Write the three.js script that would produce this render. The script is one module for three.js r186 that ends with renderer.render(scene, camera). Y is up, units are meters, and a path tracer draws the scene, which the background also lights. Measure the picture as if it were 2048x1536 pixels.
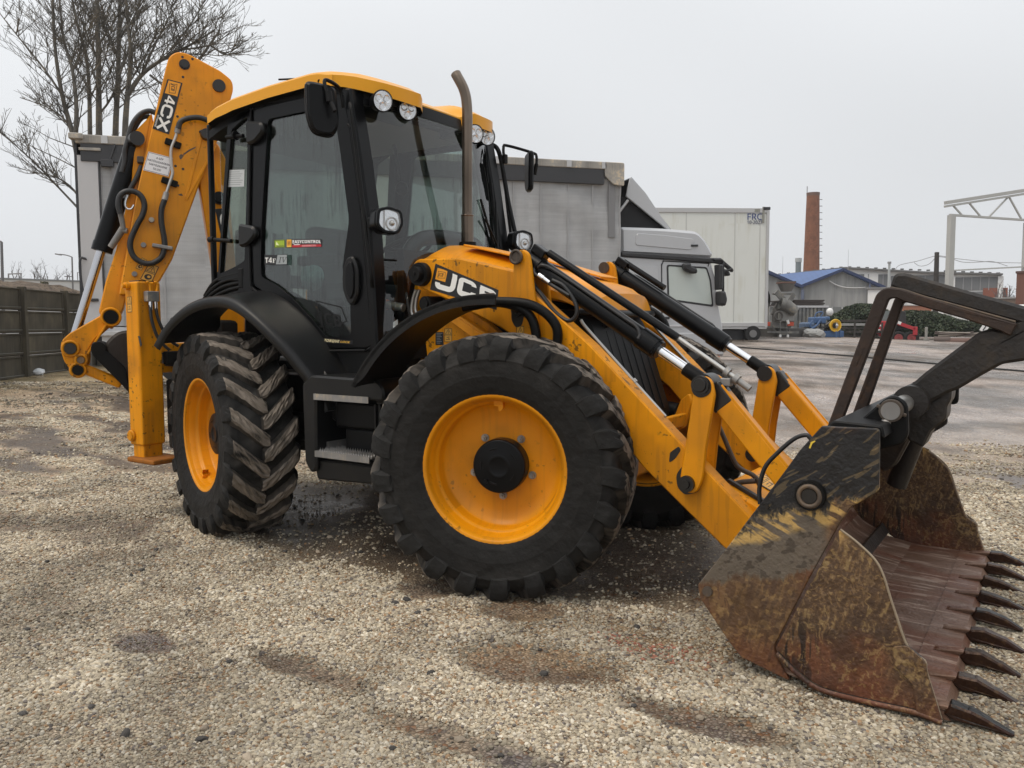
import * as THREE from 'three';
import { mergeGeometries, mergeVertices, toCreasedNormals } from 'three/addons/utils/BufferGeometryUtils.js';
import { TextGeometry } from 'three/addons/geometries/TextGeometry.js';
import { FontLoader } from 'three/addons/loaders/FontLoader.js';
import { RoundedBoxGeometry } from 'three/addons/geometries/RoundedBoxGeometry.js';

// ---------------------------------------------------------------- camera, sky, sun, exposure
const scene = new THREE.Scene();
const EYE = new THREE.Vector3(4.6635, 1.407, 4.2963), FOC = 1611.8;      // focal length in photo pixels (2048 wide)
const YAW = -0.5885, PITCH = 0.0739, ROLL = -0.0032;
const FWD = new THREE.Vector3(Math.sin(YAW) * Math.cos(PITCH), -Math.sin(PITCH), -Math.cos(YAW) * Math.cos(PITCH));
const RGT = new THREE.Vector3(Math.cos(YAW), 0, Math.sin(YAW));
const UPV = new THREE.Vector3().crossVectors(RGT, FWD);
{ const r = RGT.clone(), u = UPV.clone(), c = Math.cos(ROLL), s = Math.sin(ROLL);
  RGT.copy(r).multiplyScalar(c).addScaledVector(u, s); UPV.copy(u).multiplyScalar(c).addScaledVector(r, -s); }
const camera = new THREE.PerspectiveCamera(2 * Math.atan(768 / FOC) * 180 / Math.PI, 2048 / 1536, 0.05, 2000);
camera.position.copy(EYE); camera.up.copy(UPV); camera.lookAt(EYE.clone().add(FWD)); scene.add(camera);

const SKYW = 256, SKYH = 128, skyData = new Float32Array(SKYW * SKYH * 4);
for (let j = 0; j < SKYH; j++) for (let i = 0; i < SKYW; i++) {
  const el = ((j + 0.5) / SKYH - 0.5) * Math.PI, s = Math.max(0, Math.sin(el));
  const az = (i + 0.5) / SKYW * Math.PI * 2;
  const cl = 0.016 * Math.sin(az * 3 + s * 4) + 0.012 * Math.sin(az * 7 - s * 9 + 1) + 0.008 * Math.sin(az * 13 + s * 23);
  const ang = (i + 0.5) / SKYW * Math.PI * 2 - Math.PI, lat = Math.cos(ang) * Math.cos(YAW) + Math.sin(ang) * Math.sin(-YAW) * -1;   // towards the left or the right
  const bank = Math.sin(el * 5.2 + 0.6 * Math.sin(az * 2) - 0.3) * 0.03 * Math.min(1, s * 5);
  let L = 0.77 + 0.60 * Math.pow(s, 1.35) + 1.6 * cl * Math.min(1, s * 4) - 0.045 * lat * Math.min(1, s * 6) - bank;
  if (el < 0) L = 0.30;
  const k = (j * SKYW + i) * 4;
  skyData[k] = L * 0.975; skyData[k + 1] = L * 1.0; skyData[k + 2] = L * 1.03; skyData[k + 3] = 1;
}
const skyTex = new THREE.DataTexture(skyData, SKYW, SKYH, THREE.RGBAFormat, THREE.FloatType);
skyTex.mapping = THREE.EquirectangularReflectionMapping; skyTex.magFilter = THREE.LinearFilter; skyTex.minFilter = THREE.LinearFilter; skyTex.needsUpdate = true;
scene.background = skyTex; scene.environment = skyTex;
scene.fog = new THREE.FogExp2(0xe2e5e9, 0.0006);

const sun = new THREE.DirectionalLight(0xfff0dc, 1.45);
sun.position.set(-1, 13, 6.5); sun.target.position.set(2, 0, 0); sun.castShadow = true; sun.shadow.radius = 45;
Object.assign(sun.shadow.camera, { left: -20, right: 20, top: 20, bottom: -20, near: 0.5, far: 60 }); sun.shadow.mapSize.set(2048, 2048);
scene.add(sun, sun.target);

const renderer = new THREE.WebGLRenderer({ antialias: true });
renderer.setSize(1024, 768); renderer.shadowMap.enabled = true;
renderer.toneMapping = THREE.LinearToneMapping; renderer.toneMappingExposure = 1.0;

// ---------------------------------------------------------------- helpers
let seed = 12345;
const rnd = () => { seed |= 0; seed = seed + 0x6D2B79F5 | 0; let t = Math.imul(seed ^ seed >>> 15, 1 | seed); t = t + Math.imul(t ^ t >>> 7, 61 | t) ^ t; return ((t ^ t >>> 14) >>> 0) / 4294967296; };
const rr = (a, b) => a + (b - a) * rnd();
const clamp = (x, a = 0, b = 1) => Math.min(b, Math.max(a, x));
const sm = (a, b, x) => { const t = clamp((x - a) / (b - a)); return t * t * (3 - 2 * t); };
const lerp = (a, b, t) => a + (b - a) * t;
const V3 = (x, y, z) => new THREE.Vector3(x, y, z);
function hash(x, y, s) { let h = Math.imul(x, 374761393) + Math.imul(y, 668265263) + Math.imul(s, 974634777) | 0; h = Math.imul(h ^ h >>> 13, 1274126177); h ^= h >>> 16; return (h >>> 0) / 4294967296; }
function pnoise(x, y, per, s) {                                          // periodic value noise
  const xi = Math.floor(x), yi = Math.floor(y), fx = x - xi, fy = y - yi, m = v => ((v % per) + per) % per;
  const u = fx * fx * (3 - 2 * fx), v = fy * fy * (3 - 2 * fy);
  return lerp(lerp(hash(m(xi), m(yi), s), hash(m(xi + 1), m(yi), s), u), lerp(hash(m(xi), m(yi + 1), s), hash(m(xi + 1), m(yi + 1), s), u), v);
}
function fbm(x, y, per, s, o = 4) { let a = 0, w = 0.5, n = 0; for (let i = 0; i < o; i++) { a += w * pnoise(x, y, per, s + i); n += w; w *= 0.5; x *= 2; y *= 2; per *= 2; } return a / n; }
const NZ = (x, y, s = 1, o = 4) => fbm(x, y, 1 << 20, s, o);             // unbounded noise

const rayDir = (px, py) => FWD.clone().addScaledVector(RGT, (px - 1024) / FOC).addScaledVector(UPV, -(py - 768) / FOC);
const at = (px, py, d) => EYE.clone().addScaledVector(rayDir(px, py), d);
const onZ = (px, py, z) => { const r = rayDir(px, py), t = (z - EYE.z) / r.z; return [EYE.x + r.x * t, EYE.y + r.y * t]; };
const onX = (px, py, x) => { const r = rayDir(px, py), t = (x - EYE.x) / r.x; return [EYE.y + r.y * t, EYE.z + r.z * t]; };
const onY = (px, py, y) => { const r = rayDir(px, py), t = (y - EYE.y) / r.y; return [EYE.x + r.x * t, EYE.z + r.z * t]; };
const z3 = (px, py, z) => { const p = onZ(px, py, z); return V3(p[0], p[1], z); };
const zpts = (list, z) => list.map(p => onZ(p[0], p[1], z));
const FH = V3(Math.sin(YAW), 0, -Math.cos(YAW));                          // level forward and right of the camera, for the lie of the land
const RH = V3(Math.cos(YAW), 0, Math.sin(YAW));
function groundY(x, z) {
  const dx = x - EYE.x, dz = z - EYE.z, s = dx * FH.x + dz * FH.z, t = dx * RH.x + dz * RH.z;
  const ramp = s < 8 ? 0 : s < 17 ? 0.5 * sm(6.5, 18.5, s) : s;
  let h = 0.55 * sm(8, 19, s) + 0.33 * sm(18, 31, s);
  const u = t / Math.max(8, s);
  const k = u < 0 ? lerp(0.97, 0.45, sm(0.1, 0.55, -u)) : lerp(1.0, 0.72, sm(0.3, 0.62, u));
  return h * k;
}
const drop = (px, d) => { const p = at(px, 648, d); p.y = groundY(p.x, p.z); return p; };

const names = new Map();
function numbered(n) { const k = names.get(n) ?? -1; names.set(n, k + 1); return k < 0 ? n : n + '_' + String(k + 1).padStart(3, '0'); }
function thing(name, label, category, pos = [0, 0, 0], turn = 0, group) {
  const o = new THREE.Group(); o.name = numbered(name); scene.add(o); o.position.set(...(pos.isVector3 ? pos.toArray() : pos)); o.rotation.y = turn;
  o.userData = { label, category }; if (group) o.userData.group = group; return o;
}
function tag(o, label, category, group, kind) { Object.assign(o.userData, { label, category }); if (group) o.userData.group = group; if (kind) o.userData.kind = kind; return o; }
function prep(g) {                                                        // position, normal, uv in metres by the face's main direction
  if (g.index) g = g.toNonIndexed();
  if (!g.attributes.normal) g.computeVertexNormals();
  const p = g.attributes.position, n = p.count, uv = new Float32Array(n * 2), a = V3(), b = V3(), c = V3(), nn = V3();
  for (let i = 0; i < n; i += 3) {
    a.fromBufferAttribute(p, i); b.fromBufferAttribute(p, i + 1); c.fromBufferAttribute(p, i + 2);
    nn.copy(b).sub(a).cross(c.clone().sub(a)); const x = Math.abs(nn.x), y = Math.abs(nn.y), z = Math.abs(nn.z);
    [a, b, c].forEach((v, k) => { const q = (i + k) * 2; if (z >= x && z >= y) { uv[q] = v.x; uv[q + 1] = v.y; } else if (x >= y) { uv[q] = v.z + 3.3; uv[q + 1] = v.y; } else { uv[q] = v.x; uv[q + 1] = v.z + 5.7; } });
  }
  const out = new THREE.BufferGeometry();
  out.setAttribute('position', p); out.setAttribute('normal', g.attributes.normal); out.setAttribute('uv', new THREE.BufferAttribute(uv, 2));
  if (g.attributes.color) out.setAttribute('color', g.attributes.color);
  return out;
}
function mk(name, geos, mat, parent = scene, keepUV = false) {
  let list = Array.isArray(geos) ? geos : [geos];
  let g; if (keepUV) g = list.length > 1 ? mergeGeometries(list) : list[0];
  else { list = list.map(prep); g = list.length > 1 ? mergeGeometries(list) : list[0]; }
  const m = new THREE.Mesh(g, mat); m.name = parent === scene ? numbered(name) : name; m.castShadow = m.receiveShadow = true; parent.add(m); return m;
}
function grp(name, parent, pos = [0, 0, 0], ry = 0) { const o = new THREE.Group(); o.name = name; parent.add(o); o.position.set(...pos); o.rotation.y = ry; return o; }
const T = (g, x = 0, y = 0, z = 0, rx = 0, ry = 0, rz = 0) => { if (rx) g.rotateX(rx); if (ry) g.rotateY(ry); if (rz) g.rotateZ(rz); return g.translate(x, y, z); };
const bx = (sx, sy, sz, x = 0, y = 0, z = 0, r = 0.006, rx = 0, ry = 0, rz = 0) => T(r > 0 && Math.min(sx, sy, sz) > 2.2 * r ? new RoundedBoxGeometry(sx, sy, sz, 1, r) : new THREE.BoxGeometry(sx, sy, sz), x, y, z, rx, ry, rz);
function shapeOf(pts, holes = []) {
  const s = new THREE.Shape(pts.map(p => new THREE.Vector2(p[0], p[1])));
  for (const h of holes) s.holes.push(Array.isArray(h) ? new THREE.Path(h.map(p => new THREE.Vector2(p[0], p[1]))) : h); return s;
}
function roundPoly(pts, r) {                                              // rounded corners; a third number in a point is its own radius
  const out = [], n = pts.length;
  for (let i = 0; i < n; i++) {
    const p = pts[i], a = pts[(i + n - 1) % n], b = pts[(i + 1) % n], R = p[2] ?? r;
    const va = [a[0] - p[0], a[1] - p[1]], vb = [b[0] - p[0], b[1] - p[1]], la = Math.hypot(...va), lb = Math.hypot(...vb);
    const d = Math.min(R, la * 0.48, lb * 0.48); if (d < 1e-4) { out.push([p[0], p[1]]); continue; }
    const A = [p[0] + va[0] / la * d, p[1] + va[1] / la * d], B = [p[0] + vb[0] / lb * d, p[1] + vb[1] / lb * d];
    for (let k = 0; k <= 4; k++) { const t = k / 4; out.push([(1 - t) ** 2 * A[0] + 2 * t * (1 - t) * p[0] + t * t * B[0], (1 - t) ** 2 * A[1] + 2 * t * (1 - t) * p[1] + t * t * B[1]]); }
  }
  return out;
}
function plate(pts, z0, z1, bevel = 0.004, holes) {                       // outline in x,y; thickness along z
  const b = Math.min(bevel, (z1 - z0) * 0.3);
  return new THREE.ExtrudeGeometry(shapeOf(pts, holes), { depth: z1 - z0 - 2 * b, bevelEnabled: b > 0, bevelSize: b, bevelOffset: -b, bevelThickness: b, bevelSegments: 1, steps: 1 }).translate(0, 0, z0 + b);
}
const cyl = (a, b, r, r2 = r, n = 20, open = false) => {
  a = a.isVector3 ? a : V3(...a); b = b.isVector3 ? b : V3(...b);
  const d = b.clone().sub(a), L = d.length(), g = new THREE.CylinderGeometry(r2, r, L, n, 1, open);
  g.applyQuaternion(new THREE.Quaternion().setFromUnitVectors(V3(0, 1, 0), d.normalize())); const m = a.clone().add(b).multiplyScalar(0.5); return g.translate(m.x, m.y, m.z);
};
const tube = (pts, r, seg = 0, n = 8) => new THREE.TubeGeometry(new THREE.CatmullRomCurve3(pts.map(p => p.isVector3 ? p : V3(...p)), false, 'catmullrom', 0.5), seg || pts.length * 6, r, n, false);
function barAB(a, b, w, h, up = V3(0, 1, 0), r = 0.004) {                 // a box bar from a to b, w across, h along up
  a = a.isVector3 ? a : V3(...a); b = b.isVector3 ? b : V3(...b);
  const d = b.clone().sub(a), L = d.length(); d.normalize(); const s = V3().crossVectors(d, up).normalize(), u = V3().crossVectors(s, d);
  const g = bx(L, h, w, 0, 0, 0, r); g.applyMatrix4(new THREE.Matrix4().makeBasis(d, u, s)); const m = a.clone().add(b).multiplyScalar(0.5); return g.translate(m.x, m.y, m.z);
}
function gridGeo(nu, nv, f) {                                             // smooth sheet from a function of u, v in 0..1
  const pos = [], uv = [], idx = [];
  for (let j = 0; j <= nv; j++) for (let i = 0; i <= nu; i++) { const p = f(i / nu, j / nv); pos.push(p.x ?? p[0], p.y ?? p[1], p.z ?? p[2]); uv.push(i / nu, j / nv); }
  for (let j = 0; j < nv; j++) for (let i = 0; i < nu; i++) { const a = j * (nu + 1) + i; idx.push(a, a + 1, a + nu + 2, a, a + nu + 2, a + nu + 1); }
  const g = new THREE.BufferGeometry(); g.setAttribute('position', new THREE.Float32BufferAttribute(pos, 3)); g.setAttribute('uv', new THREE.Float32BufferAttribute(uv, 2)); g.setIndex(idx); g.computeVertexNormals(); return g;
}
function slabGeo(nu, nv, top, bot) {                                      // closed sheet between two surfaces
  const strip = (fa, fb) => gridGeo(nu, 1, (u, v) => v < 0.5 ? fa(u) : fb(u));
  const strip2 = (fa, fb) => gridGeo(nv, 1, (u, v) => v < 0.5 ? fa(u) : fb(u));
  return [gridGeo(nu, nv, top), gridGeo(nu, nv, bot), strip(u => top(u, 0), u => bot(u, 0)), strip(u => top(u, 1), u => bot(u, 1)), strip2(v => top(0, v), v => bot(0, v)), strip2(v => top(1, v), v => bot(1, v))];
}
function quad(a, b, c, d) {                                               // TL, TR, BR, BL with uv for print
  const g = new THREE.BufferGeometry(), P = [a, b, c, d];
  g.setAttribute('position', new THREE.Float32BufferAttribute(P.flatMap(p => p.toArray()), 3));
  g.setAttribute('uv', new THREE.Float32BufferAttribute([0, 1, 1, 1, 1, 0, 0, 0], 2)); g.setIndex([0, 2, 1, 0, 3, 2]); g.computeVertexNormals(); return g;
}
function print(name, corners, tex, parent, rough = 0.4, extra = {}) { return mk(name, quad(...corners), new THREE.MeshStandardMaterial({ map: tex, roughness: rough, transparent: !!extra.transparent, ...extra }), parent, true); }

// ---------------------------------------------------------------- textures
function dataTex(n, fn, srgb = true, rep = 1) {
  const d = new Uint8Array(n * n * 4), o = [0, 0, 0, 255];
  for (let j = 0; j < n; j++) for (let i = 0; i < n; i++) { o[3] = 255; fn((i + 0.5) / n, (j + 0.5) / n, o); const k = (j * n + i) * 4; for (let c = 0; c < 4; c++) d[k + c] = clamp(o[c], 0, 255); }
  const t = new THREE.DataTexture(d, n, n, THREE.RGBAFormat, THREE.UnsignedByteType); t.wrapS = t.wrapT = THREE.RepeatWrapping; t.magFilter = THREE.LinearFilter; t.minFilter = THREE.LinearMipmapLinearFilter; t.generateMipmaps = true;
  if (srgb) t.colorSpace = THREE.SRGBColorSpace; t.repeat.set(rep, rep); t.needsUpdate = true; return t;
}
function canvasTex(w, h, draw) {
  const c = document.createElement('canvas'); c.width = w; c.height = h; draw(c.getContext('2d'), w, h);
  const t = new THREE.CanvasTexture(c); t.colorSpace = THREE.SRGBColorSpace; t.anisotropy = 8; return t;
}
const mixc = (o, c, k) => { o[0] = lerp(o[0], c[0], k); o[1] = lerp(o[1], c[1], k); o[2] = lerp(o[2], c[2], k); };
const lin = (r, g, b) => new THREE.Color().setRGB(r, g, b);

// yellow machine paint: slight fading, specks of mud, dust, chips and scratches
function paintTexture(s, dirt) {
  return dataTex(768, (u, v, o) => {
    const a = fbm(u * 6, v * 6, 6, s, 5), b = fbm(u * 48, v * 48, 48, s + 9, 3), c = fbm(u * 3, v * 3, 3, s + 20, 4), st = fbm(u * 60, v * 4, 4 << 4, s + 31, 3);
    o[0] = 222 + 16 * (a - 0.5); o[1] = 144 + 18 * (a - 0.5); o[2] = 3;
    mixc(o, [150, 98, 30], 0.36 * sm(0.48, 0.75, c) + 0.22 * sm(0.52, 0.75, st) * dirt);
    mixc(o, [86, 62, 34], dirt * sm(0.70, 0.76, b) * sm(0.50, 0.66, a) * 0.7);
    const chip = pnoise(u * 190, v * 190, 190, s + 40); mixc(o, [50, 34, 18], (chip > 0.972 ? 0.6 : 0) * sm(0.46, 0.62, c) * dirt);
  });
}
const paintA = paintTexture(11, 0.55), paintB = paintTexture(71, 1.0);
for (const t of [paintA, paintB]) t.repeat.set(0.9, 0.9);
const roughTex = dataTex(512, (u, v, o) => { const a = fbm(u * 8, v * 8, 8, 5, 5), b = fbm(u * 40, v * 40, 40, 8, 3); const r = 255 * clamp(0.34 + 0.5 * (a - 0.4) + 0.35 * (b - 0.5)); o[0] = o[1] = o[2] = r; }, false);
const grimeTex = dataTex(768, (u, v, o) => {                             // multiplies a black or grey base
  const a = fbm(u * 5, v * 5, 5, 91, 5), b = fbm(u * 36, v * 36, 36, 95, 3), s = fbm(u * 70, v * 5, 80, 99, 3);
  const k = 150 + 60 * a; o[0] = o[1] = o[2] = k; mixc(o, [255, 236, 205], 0.75 * sm(0.5, 0.8, a) * sm(0.35, 0.7, b) + 0.25 * sm(0.56, 0.8, s));
});
const mudBump = dataTex(512, (u, v, o) => { const a = fbm(u * 14, v * 14, 14, 55, 5); o[0] = o[1] = o[2] = 255 * clamp(a * 1.3 - 0.15); }, false);
mudBump.repeat.set(2.2, 2.2);

const STD = (o) => new THREE.MeshStandardMaterial(o), PHY = (o) => new THREE.MeshPhysicalMaterial(o);
const M = {
  yellow: PHY({ map: paintA, roughness: 0.5, specularIntensity: 0.35, clearcoat: 0.32, clearcoatRoughness: 0.25 }),
  yellowDirty: PHY({ map: paintB, roughness: 0.6, specularIntensity: 0.35, clearcoat: 0.15, clearcoatRoughness: 0.4 }),
  roofYellow: PHY({ color: lin(0.74, 0.33, 0.004), roughness: 0.42, specularIntensity: 0.4, clearcoat: 0.3, clearcoatRoughness: 0.3 }),
  black: PHY({ color: lin(0.010, 0.0103, 0.0112), map: grimeTex, roughness: 0.48, specularIntensity: 0.35 }),
  gloss: PHY({ color: lin(0.004, 0.0043, 0.005), roughness: 0.28, specularIntensity: 0.35 }),
  plastic: PHY({ color: lin(0.012, 0.0125, 0.0135), map: grimeTex, roughness: 0.40, specularIntensity: 0.6 }),
  rubber: STD({ color: lin(0.022, 0.022, 0.023), map: grimeTex, roughness: 0.62 }),
  hose: STD({ color: lin(0.016, 0.016, 0.017), roughness: 0.45 }),
  dark: PHY({ color: lin(0.012, 0.0115, 0.011), map: grimeTex, roughness: 0.75, specularIntensity: 0.4 }),
  chrome: STD({ color: lin(0.78, 0.78, 0.79), metalness: 1, roughness: 0.14 }),
  steel: STD({ color: lin(0.45, 0.44, 0.42), metalness: 0.9, roughness: 0.38 }),
  rustySteel: STD({ color: lin(0.2, 0.16, 0.13), map: grimeTex, metalness: 0.5, roughness: 0.6 }),
  galv: STD({ color: lin(0.55, 0.54, 0.53), map: grimeTex, metalness: 0.6, roughness: 0.5 }),
  exhaust: STD({ color: lin(0.27, 0.215, 0.17), metalness: 0.95, roughness: 0.30, map: dataTex(128, (u, v, o) => { const k = 120 + 120 * fbm(u * 8, v * 3, 8, 3, 3); o[0] = k; o[1] = k; o[2] = k; }) }),
  grease: STD({ color: lin(0.012, 0.011, 0.01), roughness: 0.35 }),
  glass: PHY({ color: lin(0.76, 0.83, 0.81), transmission: 1, thickness: 0, roughness: 0.02, ior: 1.7 }),
  doorGlass: PHY({ color: lin(0.54, 0.615, 0.59), map: dataTex(512, (u, v, o) => { const s = fbm(u * 90, v * 5, 128, 151, 4), a = fbm(u * 6, v * 6, 6, 155, 4), k = 250 - 46 * sm(0.5, 0.75, s) * sm(0.35, 0.65, a); o[0] = o[1] = o[2] = k; }), transmission: 1, thickness: 0, roughness: 0.03, ior: 1.75 }),
  sideGlass: PHY({ color: lin(0.72, 0.76, 0.70), transmission: 1, thickness: 0, roughness: 0.05, ior: 1.5 }),
  lampGlass: PHY({ color: lin(0.95, 0.96, 0.97), transmission: 0.9, thickness: 0, roughness: 0.06, ior: 1.5 }),
  reflector: STD({ color: lin(0.88, 0.88, 0.88), metalness: 1, roughness: 0.16 }),
  amber: PHY({ color: lin(0.8, 0.28, 0.1), transmission: 0.4, thickness: 0, roughness: 0.25 }),
  seat: STD({ color: lin(0.02, 0.021, 0.023), roughness: 0.9 }),
  liner: STD({ color: lin(0.16, 0.17, 0.17), roughness: 0.9 }),
  white: STD({ color: lin(0.75, 0.75, 0.74), roughness: 0.55 }),
};
// ---------------------------------------------------------------- the backhoe loader (x forward, z towards its right-hand side, y up)
const loader = thing('backhoe_loader', 'big yellow and black backhoe loader parked on the gravel with its front bucket down', 'backhoe loader');

// ---- wheels
function lathe(profile, side = 1, n = 56) {                               // profile: [radius, offset along the axle]
  let p = profile.map(q => new THREE.Vector2(q[0], q[1] * side)); if (side < 0) p = p.reverse();
  return new THREE.LatheGeometry(p, n).rotateX(Math.PI / 2);
}
function tyreGeo(mud, sd) {
  const carcass = prep(lathe([[0.36, -0.19], [0.40, -0.206], [0.412, -0.214], [0.416, -0.212], [0.45, -0.222], [0.47, -0.2245], [0.474, -0.227], [0.482, -0.227], [0.486, -0.2255], [0.52, -0.228], [0.555, -0.226], [0.558, -0.229], [0.566, -0.229], [0.569, -0.224], [0.60, -0.214], [0.625, -0.196], [0.638, -0.16], [0.643, -0.08], [0.644, 0], [0.643, 0.08], [0.638, 0.16], [0.625, 0.196], [0.60, 0.214], [0.569, 0.224], [0.566, 0.229], [0.558, 0.229], [0.555, 0.226], [0.52, 0.228], [0.486, 0.2255], [0.482, 0.227], [0.474, 0.227], [0.47, 0.2245], [0.45, 0.222], [0.416, 0.212], [0.412, 0.214], [0.40, 0.206], [0.36, 0.19]], 1, 96));
  { const c = new Float32Array(carcass.attributes.position.count * 3), p = carcass.attributes.position;
    for (let i = 0; i < p.count; i++) { const r = Math.hypot(p.getX(i), p.getY(i)), a = Math.atan2(p.getY(i), p.getX(i)), n = NZ(a * 9 + 40, p.getZ(i) * 14 + r * 12, sd, 4); const d = 0.007 + 0.009 * n + 0.022 * sm(0.50, 0.72, NZ(a * 5 + 60, p.getZ(i) * 9 + r * 22, sd + 9, 4)) * sm(0.45, 0.6, r) + mud * 0.05 * sm(0.56, 0.75, n) * sm(0.6, 0.64, r); c[i * 3] = d * 1.05; c[i * 3 + 1] = d; c[i * 3 + 2] = d * 0.94; }
    carcass.setAttribute('color', new THREE.BufferAttribute(c, 3)); }
  const pos = [], col = [];
  const N = 21, ST = [[-0.018, 0, 0.688], [0.03, 0.035, 0.690], [0.07, 0.085, 0.689], [0.11, 0.14, 0.688], [0.15, 0.195, 0.686], [0.185, 0.24, 0.683], [0.210, 0.272, 0.676], [0.230, 0.288, 0.648], [0.238, 0.298, 0.612], [0.236, 0.306, 0.560]];
  const base = [0.632, 0.634, 0.634, 0.634, 0.632, 0.63, 0.622, 0.608, 0.590, 0.548];
  const fine = [], fineB = []; for (let q = 0; q < ST.length - 1; q++) for (const t of q < 6 ? [0, 0.5] : [0]) { fine.push(ST[q].map((v, c) => lerp(v, ST[q + 1][c], t))); fineB.push(lerp(base[q], base[q + 1], t)); } fine.push(ST[ST.length - 1]); fineB.push(base[base.length - 1]); const Q6 = 12;
  for (const sg of [1, -1]) for (let k = 0; k < N; k++) {
    const a0 = (k + (sg > 0 ? 0 : 0.5)) / N * Math.PI * 2, rows = [], jit = rr(-0.01, 0.01), mudLug = clamp(mud + rr(-0.25, 0.25));
    fine.forEach((s, q) => {
      const tip = q === 0 ? 0.72 : 1, hw = 0.045 * tip * (q > Q6 ? 1.08 : 1), hb = hw + 0.014, wb = q <= Q6 ? s[0] : s[0] - 0.022;
      const P = (r, da, w) => { const a = a0 + s[1] + jit + da / 0.67; return V3(Math.cos(a) * r, Math.sin(a) * r, w * sg); };
      const row = [P(fineB[q], -hb, wb)];
      for (let m = 0; m <= 6; m++) { const e = m / 6 * 2 - 1, rag = mudLug * (Math.abs(e) > 0.9 ? rr(-0.010, 0.004) : rr(-0.009, 0.008)); row.push(P(s[2] + (q < Q6 + 2 ? rag : 0) - (Math.abs(e) > 0.9 ? 0.003 : 0), e * hw + (q < Q6 + 2 ? mudLug * rr(-0.004, 0.004) : 0), s[0])); }
      row.push(P(fineB[q], hb, wb)); rows.push(row);
    });
    const tri = (a, b, c, top) => { const L = sg > 0 ? [a, c, b] : [a, b, c]; for (const v of L) { pos.push(v.x, v.y, v.z); const n = NZ(v.x * 40 + 90, v.y * 40 + v.z * 46 + 70, sd + 3, 3) + (rnd() - 0.5) * 0.14, m = top * sm(0.40, 0.52, n + (mudLug - 0.5) * 0.5); const dk = 0.010 + 0.010 * n; col.push(lerp(dk, 0.165 + 0.24 * (n - 0.5), m), lerp(dk * 0.98, 0.140 + 0.20 * (n - 0.5), m), lerp(dk * 0.95, 0.115 + 0.17 * (n - 0.5), m)); } };
    for (let q = 0; q < rows.length - 1; q++) for (let m = 0; m < 8; m++) { const A = rows[q][m], B = rows[q][m + 1], C = rows[q + 1][m + 1], D = rows[q + 1][m], top = (m > 0 && m < 7 && q < Q6) ? 1 : q >= Q6 ? 0.0 : 0.3; tri(A, B, C, top); tri(A, C, D, top); }
    for (const q of [0, rows.length - 1]) for (let m = 1; m < 8; m++) q ? tri(rows[q][0], rows[q][m], rows[q][m + 1], 0) : tri(rows[q][0], rows[q][m + 1], rows[q][m], 0.2);
  }
  let g = new THREE.BufferGeometry(); g.setAttribute('position', new THREE.Float32BufferAttribute(pos, 3)); g.setAttribute('color', new THREE.Float32BufferAttribute(col, 3));
  g.computeVertexNormals(); g = toCreasedNormals(g, 0.6); g = prep(g);
  return mergeGeometries([carcass, g]);
}
const tyreMat = PHY({ color: lin(1, 1, 1), vertexColors: true, roughness: 0.66, specularIntensity: 0.45, bumpMap: mudBump, bumpScale: 0.005 });
const rimMat = PHY({ map: paintA, roughness: 0.5, specularIntensity: 0.35, clearcoat: 0.25, clearcoatRoughness: 0.3 });
const tyreRear = tyreGeo(0.95, 301), tyreFront = tyreGeo(0.6, 401);
function wheel(x, z, turn, side, front, spin) {
  const w = grp('wheel', loader, [x, 0.672, z], turn);
  w.rotation.order = 'YXZ'; w.rotation.z = spin;
  mk('tyre', front ? tyreFront : tyreRear, tyreMat, w, true);
  mk('rim', [lathe([[0.352, 0.176], [0.362, 0.182], [0.366, 0.194], [0.378, 0.2], [0.386, 0.196], [0.386, 0.186], [0.37, 0.178], [0.356, 0.15], [0.352, 0.10], [0.352, -0.19], [0.386, -0.2]], -side, 72),
    lathe([[0.386, 0.196], [0.378, 0.2], [0.366, 0.194], [0.36, 0.182], [0.348, 0.166], [0.346, 0.135], [0.34, 0.122], [0.331, 0.118], [0.328, 0.105], [0.327, 0.06], [0.318, 0.045], [0.30, 0.034], [0.285, 0.022], [0.25, 0.014], [0.21, 0.016], [0.09, 0.016]].reverse(), side, 72)], rimMat, w);
  const hr = 0.142, hub = [lathe([[0, 0.106], [0.04, 0.106], [0.044, 0.112], [0.062, 0.112], [0.066, 0.106], [hr - 0.012, 0.104], [hr - 0.002, 0.098], [hr, 0.088], [hr, 0.01]].reverse(), side, 48)];
  for (let k = 0; k < 5; k++) { const a = k / 5 * 6.283 + 0.4; hub.push(T(new THREE.TorusGeometry(0.095, 0.005, 6, 8, 0.42), 0, 0, 0.104 * side, 0, 0, a)); }
  hub.push(cyl([Math.cos(4.0) * 0.105, Math.sin(4.0) * 0.105, 0.10 * side], [Math.cos(4.0) * 0.105, Math.sin(4.0) * 0.105, 0.116 * side], 0.013, 0.012, 12));
  mk('hub', hub, M.gloss, w);
  for (let k = 0; k < 10; k++) { if (k % 2) continue; const a = k / 10 * 6.283 + 0.94; const c = [Math.cos(a) * 0.168, Math.sin(a) * 0.168]; mk('wheel_bolt', [cyl([c[0], c[1], 0.014 * side], [c[0], c[1], 0.024 * side], 0.021, 0.021, 14), cyl([c[0], c[1], 0.02 * side], [c[0], c[1], 0.046 * side], 0.0145, 0.0145, 6), cyl([c[0], c[1], 0.04 * side], [c[0], c[1], 0.058 * side], 0.008, 0.007, 8)], M.galv, w); }
  mk('valve_guard', [T(new THREE.CylinderGeometry(0.024, 0.024, 0.04, 14, 1, false, 0, 4.6), 0.015, 0.318, 0.13 * side, 1.57), bx(0.05, 0.02, 0.05, 0.015, 0.338, 0.13 * side, 0.004)], rimMat, w);
  return w;
}
wheel(0, 0.80, -0.319, 1, false, 2.72);
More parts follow.
